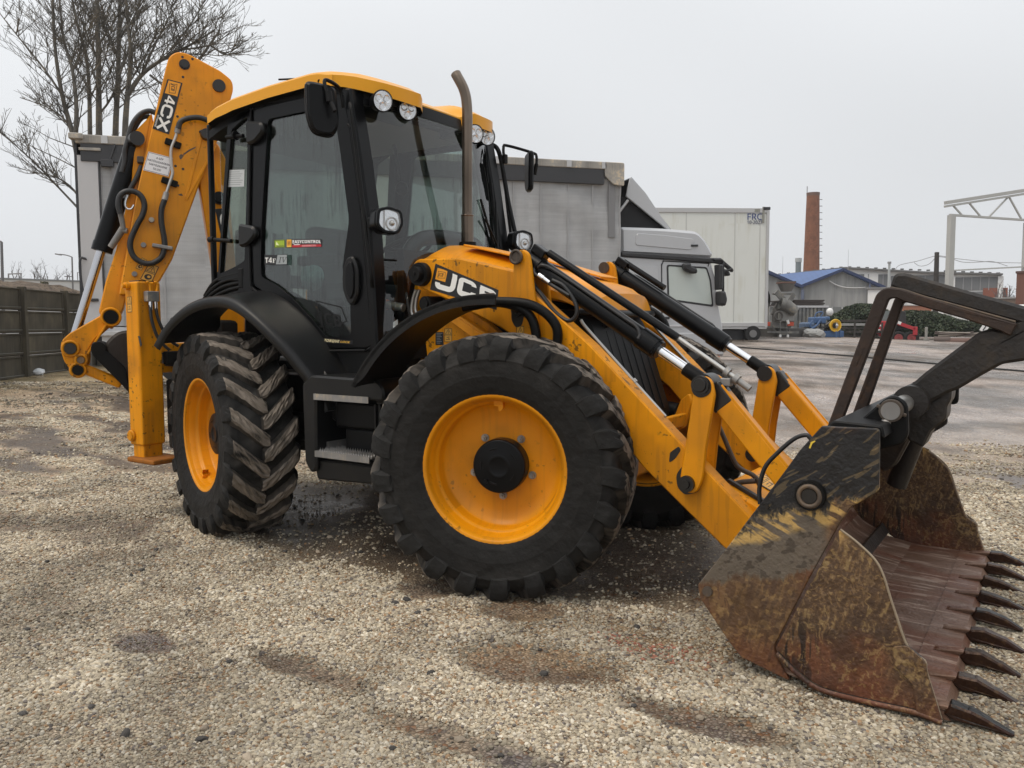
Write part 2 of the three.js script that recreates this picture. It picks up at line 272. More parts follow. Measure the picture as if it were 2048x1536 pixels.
wheel(2.279, 0.80, 0.312, 1, true, 0);
wheel(2.32, -0.95, 0.312, -1, true, 0.9);
wheel(0, -0.92, -0.319, -1, false, 1.4);

// ---- axles, chassis, belly
mk('front_axle', [cyl([2.279, 0.672, -0.68], [2.279, 0.672, 0.68], 0.10), bx(0.3, 0.34, 0.36, 2.279, 0.66, 0, 0.05), cyl([2.42, 0.66, -0.6], [2.42, 0.66, 0.6], 0.035)], M.dark, loader);
mk('rear_axle', [cyl([0, 0.672, -0.68], [0, 0.672, 0.68], 0.12), bx(0.36, 0.4, 0.4, 0, 0.66, 0, 0.06), cyl([0.15, 0.6, -0.6], [0.15, 0.6, 0.6], 0.035)], M.dark, loader);
mk('chassis', [bx(3.2, 0.26, 0.10, 0.75, 0.92, 0.36, 0.01), bx(3.2, 0.26, 0.10, 0.75, 0.92, -0.36, 0.01), bx(1.5, 0.34, 0.6, 1.0, 0.66, 0, 0.04), bx(0.7, 0.4, 0.5, 1.75, 0.78, 0, 0.05), bx(0.3, 0.5, 1.1, 1.25, 1.0, 0, 0.02)], M.dark, loader);
mk('engine', [bx(1.2, 0.7, 0.5, 1.95, 1.12, 0, 0.05), bx(0.5, 0.3, 0.62, 1.8, 1.2, 0, 0.04)], M.dark, loader);
// yellow tower behind the front wheel that carries the loader arm
mk('loader_tower', [plate(roundPoly(zpts([[838, 560], [880, 575], [985, 650], [1030, 690], [1050, 720], [1010, 760], [880, 760], [820, 780], [800, 740]], 0.40), 0.02), 0.37, 0.43), ], M.yellowDirty, loader);
mk('loader_tower', plate(zpts([[838, 560], [880, 575], [985, 650], [1030, 690], [1010, 760], [880, 760], [820, 780], [800, 740]], 0.40), -0.43, -0.37), M.yellowDirty, loader);
mk('tower_rib', [barAB(z3(866, 598, 0.46), z3(975, 672, 0.46), 0.05, 0.03), barAB(z3(905, 632, 0.46), z3(965, 676, 0.46), 0.06, 0.05)], M.yellow, loader);

// ---- bonnet and front
{
  const X0 = 1.36, X1 = 2.625, HW = 0.425;
  const topY = x => lerp(1.905, 1.60, Math.pow(clamp((x - 1.5) / 1.1), 1.15)) - 0.05 * sm(1.5, 1.36, x);
  const sec = (x, k) => {                                                 // half outline of a cross-section, k 0..1 from the centre to the lower edge
    const ty = topY(x), w = HW - 0.015 * sm(2.2, 2.6, x), bot = lerp(1.735, 1.50, clamp((x - X0) / (X1 - X0)));
    const P = [[0, ty + 0.012], [0.16, ty + 0.008], [0.24, ty], [0.30, ty - 0.018], [w - 0.045, ty - 0.05], [w - 0.008, ty - 0.085], [w, ty - 0.12], [w, bot]];
    const f = k * (P.length - 1), i = Math.min(P.length - 2, Math.floor(f)), t = f - i; return [lerp(P[i][0], P[i + 1][0], t), lerp(P[i][1], P[i + 1][1], t)];
  };
  const bonnet = grp('bonnet', loader);
  const nose = (x, y) => x;
  let g = gridGeo(14, 30, (u, v) => { const x = lerp(X0, X1, v), k = Math.abs(u * 2 - 1), p = sec(x, k); const round = 0.06 * sm(0.8, 1, v) * Math.pow(p[0] / HW, 2); return [x - round + 0.02 * 0, p[1] - 0.03 * sm(0.93, 1, v), Math.sign(u - 0.5) * p[0]]; });
  g = toCreasedNormals(g, 0.35);
  mk('bonnet_shell', g, M.yellow, bonnet);
  mk('bonnet_shell', toCreasedNormals(gridGeo(14, 2, (u, v) => { const k = Math.abs(u * 2 - 1), p = sec(X1, k), r = 0.06 * Math.pow(p[0] / HW, 2); return [X1 - r + v * 0.015, lerp(p[1] - 0.03, 1.475, v), Math.sign(u - 0.5) * p[0]]; }), 0.5), M.yellow, bonnet);
  mk('bonnet_shell', toCreasedNormals(gridGeo(14, 1, (u, v) => { const k = Math.abs(u * 2 - 1), p = sec(X0, k); return [X0 - v * 0.12, p[1] * 1 - v * 0.05, Math.sign(u - 0.5) * p[0] * (1 - 0.05 * v)]; }), 0.5), M.yellow, bonnet);
  mk('bonnet_seal', [tube([[1.30, 1.66, 0.43], [1.28, 1.80, 0.42], [1.29, 1.93, 0.33], [1.30, 1.975, 0.15], [1.30, 1.98, -0.15], [1.29, 1.93, -0.33], [1.28, 1.75, -0.42]], 0.05, 40, 10)], M.plastic, bonnet);
  mk('access_flap', [bx(0.42, 0.012, 0.30, 1.86, 1.845, 0.17, 0.004, 0, 0, -0.225)], M.yellow, bonnet);
  mk('access_flap', [bx(0.5, 0.012, 0.22, 2.2, 1.755, -0.1, 0.004, 0, 0, -0.29)], M.yellow, bonnet);
  mk('bonnet_trim', [tube([[2.52, 1.472, 0.42], [2.59, 1.468, 0.38], [2.63, 1.465, 0.2], [2.638, 1.465, 0], [2.63, 1.465, -0.2], [2.59, 1.468, -0.38]], 0.022, 24, 8)], M.plastic, bonnet);
  print('bonnet_sticker', [[1203, 576], [1236, 575], [1270, 591], [1238, 590]].map(q => { let p; for (let y = 1.8; y > 1.5; y -= 0.002) { const h = onY(q[0], q[1], y); p = V3(h[0], y, h[1]); if (y <= topY(h[0]) + 0.016) break; } return p; }), canvasTex(128, 128, (c) => { c.fillStyle = '#e9e9e4'; c.fillRect(0, 0, 128, 128); c.fillStyle = '#8b98a0'; for (let i = 0; i < 6; i++) c.fillRect(10, 14 + i * 17, 60 + (i * 23) % 48, 6); }), bonnet);
  // radiator cover
  const rad = grp('radiator_cover', loader);
  const cov = plate(roundPoly([[2.12, 1.50], [2.5, 1.48], [2.56, 1.40], [2.735, 0.88], [2.70, 0.765], [2.3, 0.72], [2.12, 0.9]], 0.03), -0.375, 0.375, 0.03);
  mk('cover_shell', cov, M.black, rad);
  for (let i = 0; i < 6; i++) { const z = -0.27 + i * 0.09; mk('cover_rib', barAB([2.566, 1.37, z], [2.731, 0.90, z], 0.045, 0.012, V3(1, 0, 0), 0.004), M.black, rad); }
  const slats = []; for (let i = 0; i < 9; i++) { const z = -0.28 + i * 0.07; slats.push(barAB([2.556, 1.36, z], [2.634, 0.90, z], 0.02, 0.006)); }
  mk('side_panel', plate(roundPoly([[1.62, 1.62], [2.12, 1.52], [2.2, 1.0], [2.1, 0.85], [1.62, 0.95]], 0.03), 0.33, 0.37, 0.01), M.plastic, rad);
  mk('side_panel', plate(roundPoly([[1.62, 1.62], [2.12, 1.52], [2.2, 1.0], [2.1, 0.85], [1.62, 0.95]], 0.03), -0.37, -0.33, 0.01), M.plastic, rad);
  mk('front_bumper_plate', [plate(roundPoly([[2.42, 0.74], [2.74, 0.735], [2.84, 0.79], [2.86, 0.87], [2.82, 0.87], [2.75, 0.78], [2.42, 0.62]], 0.01), -0.34, 0.34, 0.006), plate(roundPoly([[2.68, 0.70], [2.84, 0.78], [2.89, 0.94], [2.87, 0.99], [2.82, 0.95], [2.77, 0.82], [2.66, 0.76]], 0.015), -0.34, -0.30), plate(roundPoly([[2.68, 0.70], [2.84, 0.78], [2.89, 0.94], [2.87, 0.99], [2.82, 0.95], [2.77, 0.82], [2.66, 0.76]], 0.015), 0.30, 0.34), bx(0.5, 0.26, 0.5, 2.4, 0.62, 0, 0.03)], M.yellowDirty, loader);
}
// ---- exhaust
{
  const ex = grp('exhaust', loader), zx = 0.06, b = onZ(935, 486, zx), e = onZ(934, 215, zx), t1 = onZ(928, 180, zx), t2 = onZ(914, 147, zx);
  const P = [V3(b[0], b[1] - 0.03, zx), V3(b[0], 2.2, zx), V3(e[0], e[1] - 0.2, zx), V3(e[0], e[1], zx), V3(t1[0], t1[1], zx), V3(t2[0] - 0.01, t2[1], zx)];
  mk('exhaust_pipe', tube(P, 0.0335, 60, 20), M.exhaust, ex);
  mk('exhaust_pipe', tube(P.slice(0, 6), 0.030, 60, 20), M.grease, ex);
  mk('exhaust_sleeve', [cyl([b[0], b[1] - 0.05, zx], [b[0], b[1] + 0.17, zx], 0.040, 0.040, 24), T(new THREE.TorusGeometry(0.0375, 0.006, 8, 24), b[0], b[1] + 0.175, zx, Math.PI / 2)], M.exhaust, ex);
  mk('exhaust_collar', [cyl([b[0], b[1] - 0.05, zx], [b[0], b[1] + 0.004, zx], 0.055, 0.055, 24)], M.dark, ex);
}
// ---- mudguards over the front wheels
for (const sg of [1, -1]) {
  const m = grp('front_mudguard', loader, [2.279, 0.672, 0.80 * sg], 0.20), A0 = 2.66, A1 = 1.50, R = 0.885;
  const P = (a, r, z) => [Math.cos(a) * r, Math.sin(a) * r, z];
  const z0 = sg > 0 ? -0.22 : -0.25, z1 = sg > 0 ? 0.25 : 0.22;
  mk('guard_shell', slabGeo(28, 6, (u, v) => P(lerp(A0, A1 + (1 - v) * 0.26, u), R + 0.012 - 0.02 * Math.pow(Math.abs(v * 2 - 1), 3), lerp(z0, z1, v)), (u, v) => P(lerp(A0, A1 + (1 - v) * 0.26, u), R - 0.005 - 0.02 * Math.pow(Math.abs(v * 2 - 1), 3), lerp(z0, z1, v))), M.plastic, m);
  const lip = sg > 0 ? z1 : z0;
  mk('guard_lip', slabGeo(28, 1, (u, v) => P(lerp(A0, A1, u), lerp(R - 0.052 + 0.03 * sm(0.9, 1, 1 - u) , R, v), lip), (u, v) => P(lerp(A0, A1, u), lerp(R - 0.052 + 0.03 * sm(0.9, 1, 1 - u), R, v), lip - 0.012 * sg)), M.plastic, m);
  mk('guard_stay', [tube([P(1.9, R - 0.01, -0.1 * sg), P(1.65, R - 0.03, -0.12 * sg), P(1.45, R - 0.1, -0.14 * sg), P(1.36, R - 0.28, -0.16 * sg), P(1.33, 0.35, -0.22 * sg)], 0.026, 30), tube([P(1.75, R - 0.01, -0.1 * sg), P(1.45, R - 0.04, -0.12 * sg), P(1.25, R - 0.12, -0.14 * sg), P(1.18, R - 0.28, -0.16 * sg)], 0.026, 30)], M.black, m);
}
// ---- rear fender with its louvred shoulder
for (const sg of [1, -1]) {
  const f = grp('rear_fender', loader), Z = z => z * sg;
  const path = new THREE.CatmullRomCurve3([V3(-0.46, 1.30, 0), V3(-0.34, 1.42, 0), V3(-0.12, 1.545, 0), V3(0.12, 1.605, 0), V3(0.36, 1.60, 0), V3(0.58, 1.51, 0), V3(0.80, 1.345, 0), V3(0.96, 1.16, 0), V3(1.06, 1.0, 0), V3(1.10, 0.90, 0)]);
  const nrm = t => { const d = path.getTangent(t); return V3(-d.y, d.x, 0); };
  const prof = (u, v, off) => {                                           // v 0 inner edge .. 1 outer lip
    const p = path.getPoint(u), n = nrm(u), w = lerp(0.60, 1.06, Math.min(1, v / 0.86));
    const k = v <= 0.86 ? -0.02 * Math.pow(Math.min(1, v / 0.86), 3) + 0.05 * Math.pow(1 - v / 0.86, 2) * (u > 0.1 ? 1 : 0) : lerp(-0.02, -0.075, (v - 0.86) / 0.14), zz = v <= 0.86 ? w : 1.06 + 0.012 * Math.sin((v - 0.86) / 0.14 * 3.14);
    const tuck = 0.16 * sm(0.55, 1, u);                                    // the fender narrows towards its front foot
    return V3(p.x + n.x * (k + off), p.y + n.y * (k + off), Z(zz - tuck * (v) - (off < 0 && v > 0.86 ? 0.012 : 0)));
  };
  mk('fender_shell', slabGeo(40, 12, (u, v) => prof(u, v, 0), (u, v) => prof(u, v, -0.014)), M.plastic, f);
  mk('fender_foot', plate(roundPoly([[0.70, 1.28], [1.0, 1.12], [1.14, 0.92], [1.13, 0.80], [1.04, 0.84], [0.98, 1.0], [0.84, 1.16]], 0.03), sg > 0 ? 0.58 : -0.86, sg > 0 ? 0.86 : -0.58, 0.012), M.plastic, f);
  // shoulder with louvres between fender and rear pillar
  const zl = 0.70, LP = (l, z) => tube(l.map(p => { const q = onZ(p[0], p[1], z); return V3(q[0], q[1], z * sg); }), 0.014, 30, 8);
  mk('shoulder_core', plate(roundPoly(zpts([[404, 606], [412, 588], [430, 562], [455, 546], [492, 534], [494, 592], [470, 596], [436, 606]], zl), 0.02), sg > 0 ? 0.45 : -zl, sg > 0 ? zl : -0.45, 0.02), M.plastic, f);
  for (const l of [[[410, 592], [424, 570], [442, 556], [482, 545]], [[409, 597], [426, 577], [448, 563], [482, 555]], [[411, 601], [430, 584], [452, 572], [482, 565]], [[416, 603], [436, 590], [456, 581], [482, 574]]]) mk('louvre', LP(l, zl + 0.008), M.black, f);
  mk('louvre_block', plate(roundPoly(zpts([[481, 537], [492, 536], [493, 578], [482, 578]], zl), 0.01), sg > 0 ? zl - 0.02 : -zl - 0.03, sg > 0 ? zl + 0.03 : -zl + 0.02, 0.01), M.black, f);
}
// ---- step box between the wheels
for (const sg of [1, -1]) {
  const s = grp('step_box', loader), zz = (a, b) => sg > 0 ? [a, b] : [-b, -a];
  mk('box_shell', [plate(roundPoly([[0.94, 1.06], [1.02, 1.11], [1.55, 1.10], [1.60, 1.05], [1.60, 0.98], [1.06, 0.99], [1.05, 0.54], [1.0, 0.52], [0.95, 0.58]], 0.03), ...zz(0.62, 0.99), 0.012), plate([[1.0, 1.06], [1.6, 1.06], [1.6, 0.5], [1.0, 0.5]], ...zz(0.60, 0.66), 0.004), plate(roundPoly([[1.0, 0.60], [1.5, 0.60], [1.52, 0.50], [1.02, 0.48]], 0.02), ...zz(0.64, 0.96), 0.01)], M.plastic, s);
  mk('inner_box', [bx(0.36, 0.16, 0.22, 1.27, 0.87, 0.76 * sg, 0.02), bx(0.30, 0.26, 0.2, 1.30, 0.66, 0.75 * sg, 0.02)], M.black, s);
  const ribs = [plate(roundPoly([[1.46, 1.04], [1.78, 1.04], [1.78, 0.5], [1.52, 0.48], [1.47, 0.6]], 0.05), ...zz(0.60, 0.93), 0.03)];
  for (let k = 0; k < 6; k++) ribs.push(bx(0.012, 0.40, 0.02, 1.49 + k * 0.035, 0.76, 0.935 * sg, 0.004));
  mk('tank', ribs, M.plastic, s);
  for (const y of [0.985, 0.645]) {
    const st = [bx(0.44, 0.036, 0.006, 1.275, y, 1.0 * sg, 0), bx(0.006, 0.036, 0.26, 1.06, y, 0.87 * sg, 0), bx(0.44, 0.036, 0.006, 1.275, y, 0.75 * sg, 0), bx(0.006, 0.06, 0.16, 1.062, y + 0.03, 0.83 * sg, 0)];
    for (let k = 0; k < 5; k++) st.push(bx(0.44, 0.012, 0.022, 1.275, y + 0.008, (0.79 + k * 0.045) * sg, 0));
    for (let i = 0; i < 22; i++) for (let k = 0; k < 5; k++) st.push(T(new THREE.ConeGeometry(0.010, 0.026, 4), 1.07 + i * 0.0198, y + 0.024, (0.79 + k * 0.045) * sg));
    mk('step_tread', st, M.galv, s);
  }
}
// ---------------------------------------------------------------- cab
const DZ = 0.73;
const font = (px, w = 'bold') => `${w} ${px}px sans-serif`;
function drawLogo(c, x, y, w, h) {                                        // small square maker's badge: black leaning letters in a tilted frame
  c.save(); c.translate(x, y); c.fillStyle = '#e59a1c'; c.fillRect(0, 0, w, h); c.strokeStyle = c.fillStyle = '#151515'; c.lineWidth = w * 0.035;
  c.beginPath(); c.moveTo(w * 0.14, h * 0.26); c.lineTo(w * 0.82, h * 0.2); c.lineTo(w * 0.9, h * 0.68); c.lineTo(w * 0.24, h * 0.84); c.closePath(); c.stroke();
  c.translate(w * 0.2, h * 0.66); c.transform(1, -0.1, -0.1, 1, 0, 0); c.font = font(h * 0.42); c.scale(0.72 * w / h, 1); c.fillText('JCB', 0, 0); c.restore();
}
{
  const cab = grp('cab', loader);
  // roof
  const yt = x => { const P = [[-0.40, 2.76], [-0.25, 2.825], [-0.08, 2.885], [0.1, 2.915], [0.45, 2.94], [0.85, 2.95], [1.1, 2.925], [1.25, 2.885], [1.4, 2.84]]; for (let i = 1; i < P.length; i++) if (x <= P[i][0]) return lerp(P[i - 1][1], P[i][1], clamp((x - P[i - 1][0]) / (P[i][0] - P[i - 1][0]))); return 2.84; };
  const xf = z => { const a = Math.abs(z), brow = sm(0.20, 0.27, a); return 1.215 + 0.075 * brow - 0.27 * Math.pow(clamp((a - 0.36) / 0.41), 2.6); };
  const xr = z => -0.33 + 0.16 * Math.pow(Math.abs(z) / 0.77, 4);
  const mid = (x, z) => (1 - sm(0.20, 0.29, Math.abs(z))) * 0.055 * sm(0.8, 1.15, x);
  const roofTop = (u, v) => { const e = u * 2 - 1, z = 0.77 * Math.sign(e) * Math.min(1, Math.abs(e) / 0.94) , x = lerp(xr(z), xf(z), v), ch = Math.max(sm(0.86, 1, Math.abs(e)), sm(0.93, 1, v), sm(0.06, 0, v)); return V3(x + 0.012 * sm(0.97, 1, v), yt(x) + 0.02 * (1 - Math.pow(Math.abs(e), 2)) - mid(x, z) - 0.022 * ch * ch - 0.012 * sm(0.9, 1, v), z + 0.012 * Math.sign(e) * sm(0.93, 1, Math.abs(e))); };
  const roofBot = (u, v) => { const p = roofTop(u, v), e = Math.abs(u * 2 - 1); const rear = sm(0.05, -0.3, p.x); return V3(p.x, yt(p.x) - mid(p.x, p.z) - 0.088 + 0.015 * rear - 0.01 * sm(0.9, 1, v), p.z); };
  const roofParts = slabGeo(40, 40, roofTop, roofBot); roofParts.splice(1, 1);
  const roof = mk('roof', roofParts, M.roofYellow, cab);
  mk('roof_underside', gridGeo(40, 40, roofBot), M.black, roof);
  const under = (u, v) => { const z = lerp(-0.72, 0.72, u), x = lerp(-0.24, xf(z) - 0.05, v); return V3(x, yt(x) - 0.135 - mid(x, z) * 0.6, z); };
  mk('header_frame', slabGeo(24, 20, (u, v) => { const p = under(u, v); p.y += 0.055; return p; }, under), M.black, cab);
  mk('headliner', gridGeo(8, 8, (u, v) => V3(lerp(-0.18, 1.0, v), 2.765, lerp(-0.64, 0.64, u))), M.liner, cab);
  // side frames with doors, both sides
  const doorOuter = zpts([[507, 216], [640, 186], [686, 186], [700, 250], [722, 420], [746, 690], [735, 697], [640, 698], [610, 665], [575, 625], [540, 592], [507, 572], [503, 470]], DZ);
  const doorGlassPx = [[534, 236], [600, 222], [668, 210], [682, 300], [700, 440], [686, 540], [702, 600], [704, 668], [695, 676], [650, 676], [622, 640], [585, 600], [552, 572], [520, 555], [520, 470]];
  const doorGlass = zpts(doorGlassPx, DZ);
  const quarterOuter = zpts([[452, 246], [497, 208], [503, 225], [500, 556], [470, 562], [431, 562], [436, 490]], DZ);
  const quarterGlass = zpts([[459, 258], [494, 226], [493, 330], [488, 522], [470, 534], [436, 550], [440, 490]], DZ);
  for (const sg of [1, -1]) {
    const Z = (a, b) => sg > 0 ? [a, b] : [-b, -a];
    const door = grp('door', cab);
    mk('door_frame', plate(roundPoly(doorOuter, 0.03), ...Z(DZ - 0.04, DZ), 0.008, [roundPoly(doorGlass, 0.04)]), M.gloss, door);
    mk('door_glass', plate(roundPoly(doorGlass, 0.04), ...Z(DZ - 0.024, DZ - 0.018), 0), M.doorGlass, door);
    mk('door_seal', tube(roundPoly(zpts([[703, 250], [725, 420], [749, 692], [735, 701], [636, 702], [606, 668], [571, 628], [537, 596], [503, 576], [499, 470], [503, 216]], DZ), 0.03).map(p => [p[0], p[1], sg * (DZ + 0.004)]), 0.009, 120, 6), M.black, door);
    const hp = zpts([[711, 512], [722, 535], [722, 590], [710, 612], [700, 605], [690, 580], [690, 540], [700, 515]], DZ);
    mk('door_handle', plate(roundPoly(hp, 0.05), ...Z(DZ - 0.005, DZ + 0.03), 0.01), M.plastic, door);
    mk('door_handle', [plate(roundPoly(zpts([[710, 522], [716, 540], [716, 585], [709, 600], [702, 590], [699, 560], [702, 530]], DZ), 0.03), ...Z(DZ + 0.028, DZ + 0.042), 0.006)], M.gloss, door);
    for (const q of [[505, 264], [490, 470]]) { const p = onZ(q[0], q[1], DZ + 0.03); mk('door_hinge', plate(roundPoly([[p[0] - 0.06, p[1] + 0.08], [p[0] + 0.10, p[1] + 0.05], [p[0] + 0.12, p[1] - 0.01], [p[0] + 0.03, p[1] - 0.07], [p[0] - 0.06, p[1] - 0.08]], 0.03), ...Z(DZ - 0.005, DZ + 0.045), 0.015), M.plastic, door); }
    mk('pillar', plate(roundPoly(zpts([[497, 214], [509, 210], [511, 560], [500, 600], [470, 590], [484, 548], [490, 460]], DZ), 0.01), ...Z(DZ - 0.09, DZ - 0.005), 0.008), M.gloss, cab);
    mk('pillar', plate(roundPoly(zpts([[686, 176], [702, 176], [722, 300], [744, 460], [750, 560], [758, 700], [744, 720], [738, 600], [728, 460], [708, 300]], DZ), 0.01), ...Z(DZ - 0.10, DZ + 0.012), 0.012), M.gloss, cab);
    mk('grab_rail', tube([z3(700, 206, DZ + 0.03), z3(704, 232, DZ + 0.05), z3(722, 380, DZ + 0.05), z3(741, 540, DZ + 0.05), z3(745, 575, DZ + 0.02)].map(p => V3(p.x, p.y, p.z * sg)), 0.012, 40), M.black, cab);
    const qf = grp('quarter_window', cab);
    mk('window_frame', plate(roundPoly(quarterOuter, 0.02), ...Z(DZ - 0.05, DZ - 0.01), 0.006, [roundPoly(quarterGlass, 0.02)]), M.gloss, qf);
    mk('window_glass', plate(roundPoly(quarterGlass, 0.02), ...Z(DZ - 0.034, DZ - 0.028), 0), M.sideGlass, qf);
    mk('lower_body', plate(roundPoly([[0.30, 1.62], [0.55, 1.46], [0.80, 1.36], [0.98, 1.31], [1.36, 1.31], [1.42, 1.12], [1.40, 1.0], [1.08, 1.02], [0.72, 1.1], [0.3, 1.3]], 0.03), ...Z(DZ - 0.11, DZ - 0.03), 0.012), M.plastic, cab);
  }
  const wp = z3(482, 272, DZ);
  mk('window_stay', [cyl([wp.x - 0.11, wp.y, DZ + 0.03], [wp.x + 0.05, wp.y - 0.01, DZ + 0.02], 0.014), cyl([wp.x - 0.02, wp.y, DZ + 0.03], [wp.x - 0.01, wp.y, DZ + 0.03], 0.03)], M.black, cab);
  { const b = z3(433, 479, DZ); mk('window_stay', [cyl([b.x - 0.02, b.y, DZ + 0.02], [b.x + 0.16, b.y - 0.02, DZ], 0.014), cyl([b.x - 0.05, b.y, DZ + 0.02], [b.x, b.y, DZ + 0.02], 0.02)], M.black, cab); }
  // rear frame
  mk('rear_frame', [bx(0.03, 1.1, 0.04, -0.27, 2.25, 0.69, 0.01), bx(0.03, 1.1, 0.04, -0.27, 2.25, -0.69, 0.01), bx(0.06, 0.08, 1.3, -0.24, 2.78, 0, 0.01), bx(0.08, 0.10, 1.3, -0.26, 1.74, 0, 0.01)], M.gloss, cab);
  mk('rear_glass', bx(0.006, 0.98, 1.26, -0.245, 2.27, 0, 0), M.glass, cab);
  // windscreen: one bulging sheet from pillar to pillar
  const A = { top: z3(696, 190, DZ), bot: z3(754, 700, DZ) };
  const bulge = z => { const a = Math.abs(z) / DZ; return 0.15 * (1 - Math.pow(a, 2.6)); };
  const ws = (z, y) => { const t = (A.top.y - y) / (A.top.y - A.bot.y), x = lerp(A.top.x, A.bot.x, t); return V3(x + bulge(z) * lerp(0.9, 1.15, t), y, z * lerp(0.965, 1, t)); };
  const wsZ = u => DZ * Math.sin((u * 2 - 1) * 1.5708);
  mk('windscreen', [...slabGeo(28, 10, (u, v) => ws(wsZ(u), lerp(1.30, 2.80, v)), (u, v) => ws(wsZ(u), lerp(1.30, 2.80, v)).add(V3(-0.006, 0, 0))).slice(0, 1)], M.glass, cab);
  mk('windscreen_header', slabGeo(28, 2, (u, v) => ws(wsZ(u), lerp(2.735, 2.81, v)).add(V3(0.004, 0, 0)), (u, v) => ws(wsZ(u), lerp(2.735, 2.81, v)).add(V3(-0.03, 0, 0))), M.gloss, cab);
  mk('windscreen_rail', tube([0.985, 0.92, 0.84, 0.78].map(u => ws(wsZ(u), 1.80)).map(p => p.add(V3(0.004, 0, 0))), 0.007, 16, 6), M.black, cab);
  mk('windscreen_sill', slabGeo(28, 2, (u, v) => ws(wsZ(u), lerp(1.20, 1.31, v)).add(V3(0.006, 0, 0)), (u, v) => ws(wsZ(u), lerp(1.20, 1.31, v)).add(V3(-0.05, 0, 0))), M.black, cab);
  mk('firewall', bx(0.06, 0.75, 1.0, 1.30, 1.50, 0, 0.01), M.black, cab);
  // wipers on the far side of the windscreen
  for (const [z0, z1, y1] of [[-0.50, -0.62, 2.30], [-0.56, -0.34, 2.14]]) { const a = ws(z0, 1.93).add(V3(0.03, 0, 0)), b = ws(z1, y1).add(V3(0.03, 0, 0)); mk('wiper', [cyl(a, b, 0.008), tube([ws(lerp(z0, z1, 0.45), 1.98).add(V3(0.015, 0, 0)), ws(z1, y1 + 0.14).add(V3(0.012, 0, 0))], 0.009, 8)], M.black, cab); }
  // work lamps under the roof brow
  for (const sg of [1, -1]) {
    const pod = grp('work_lamp_pod', cab);
    mk('pod_housing', slabGeo(14, 8, (u, v) => { const z = lerp(0.20, 0.70, u) * sg; return V3(lerp(1.06, xf(z) - 0.05, v), yt(1.2) - 0.10, z); }, (u, v) => { const z = lerp(0.20, 0.70, u) * sg; return V3(lerp(1.06, xf(z) - 0.08, v), lerp(2.70, 2.73, v), z); }), M.gloss, pod);
    const L = sg > 0 ? [[765, 202], [815, 220]] : [[950, 268], [974, 273]];
    for (const [k, q] of L.entries()) {
      const z = sg * [0.56, 0.32][sg > 0 ? k : 1 - k], c = z3(q[0], q[1], z).addScaledVector(rayDir(q[0], q[1]), -0.055), d = V3(0.93, -0.12, 0.34 * (k === 0 || sg < 0 ? 1 : 0.9)).normalize();
      const P = s => c.clone().addScaledVector(d, s), w = grp('work_lamp', pod);
      w.name = 'work_lamp'; mk('lamp_body', [cyl(P(-0.08), P(0), 0.05, 0.066, 24), cyl(P(-0.004), P(0.012), 0.066, 0.064, 28, true)], M.black, w);
      mk('lamp_body', cyl(P(0), P(0.003), 0.058, 0.058, 24), M.reflector, w);
      const cups = []; for (let i = 0; i < 3; i++) { const a = i / 3 * 6.283 + 0.5, s = V3().crossVectors(d, V3(0, 1, 0)).normalize(), u = V3().crossVectors(s, d); cups.push(cyl(P(0.002).addScaledVector(s, Math.cos(a) * 0.03).addScaledVector(u, Math.sin(a) * 0.03), P(0.008).addScaledVector(s, Math.cos(a) * 0.03).addScaledVector(u, Math.sin(a) * 0.03), 0.014, 0.024, 14, true)); }
      mk('lamp_body', cups, M.reflector, w);
      mk('lamp_lens', cyl(P(0.011), P(0.014), 0.060, 0.058, 24), M.lampGlass, w);
    }
  }
  // headlamps on stalks
  for (const sg of [1, -1]) {
    const q = sg > 0 ? [777, 442] : [1045, 483], c = z3(q[0], q[1], 0.74 * sg), h = grp('headlamp', cab);
    const o = roundPoly([[-0.075, 0.065], [0.0, 0.085], [0.085, 0.065], [0.095, -0.01], [0.06, -0.075], [-0.04, -0.07], [-0.085, -0.03]], 0.025);
    const put = (g) => g.rotateY(Math.PI / 2 - 0.35).translate(c.x, c.y, c.z);
    mk('lamp_housing', put(plate(o, -0.10, 0, 0.02)), M.gloss, h);
    mk('lamp_housing', [put(plate(o.map(p => [p[0] * 1.0, p[1] * 1.0]), -0.002, 0.014, 0.004, [o.map(p => [p[0] * 0.84, p[1] * 0.84])]))], M.gloss, h);
    mk('lamp_reflector', [put(plate(o.map(p => [p[0] * 0.84, p[1] * 0.84]), -0.004, 0.001, 0))], M.reflector, h);
    mk('lamp_reflector', [put(T(new THREE.SphereGeometry(0.05, 20, 10, 0, 6.3, 1.2, 0.75), 0.012, -0.01, -0.02, Math.PI / 2)), put(bx(0.006, 0.13, 0.008, -0.03, 0, 0.004, 0)), put(T(new THREE.TorusGeometry(0.036, 0.005, 8, 20), 0.02, -0.015, 0.004)), put(T(new THREE.SphereGeometry(0.018, 12, 8), 0.02, -0.012, 0.0))], M.steel, h);
    mk('lamp_lens', put(plate(o.map(p => [p[0] * 0.86, p[1] * 0.86]), 0.008, 0.012, 0.001)), M.lampGlass, h);
    mk('lamp_stalk', [cyl([c.x - 0.06, c.y, c.z - 0.02 * sg], [c.x - 0.14, c.y - 0.005, 0.715 * sg], 0.016), bx(0.05, 0.07, 0.05, c.x - 0.15, c.y, 0.72 * sg, 0.012)], M.black, h);
  }
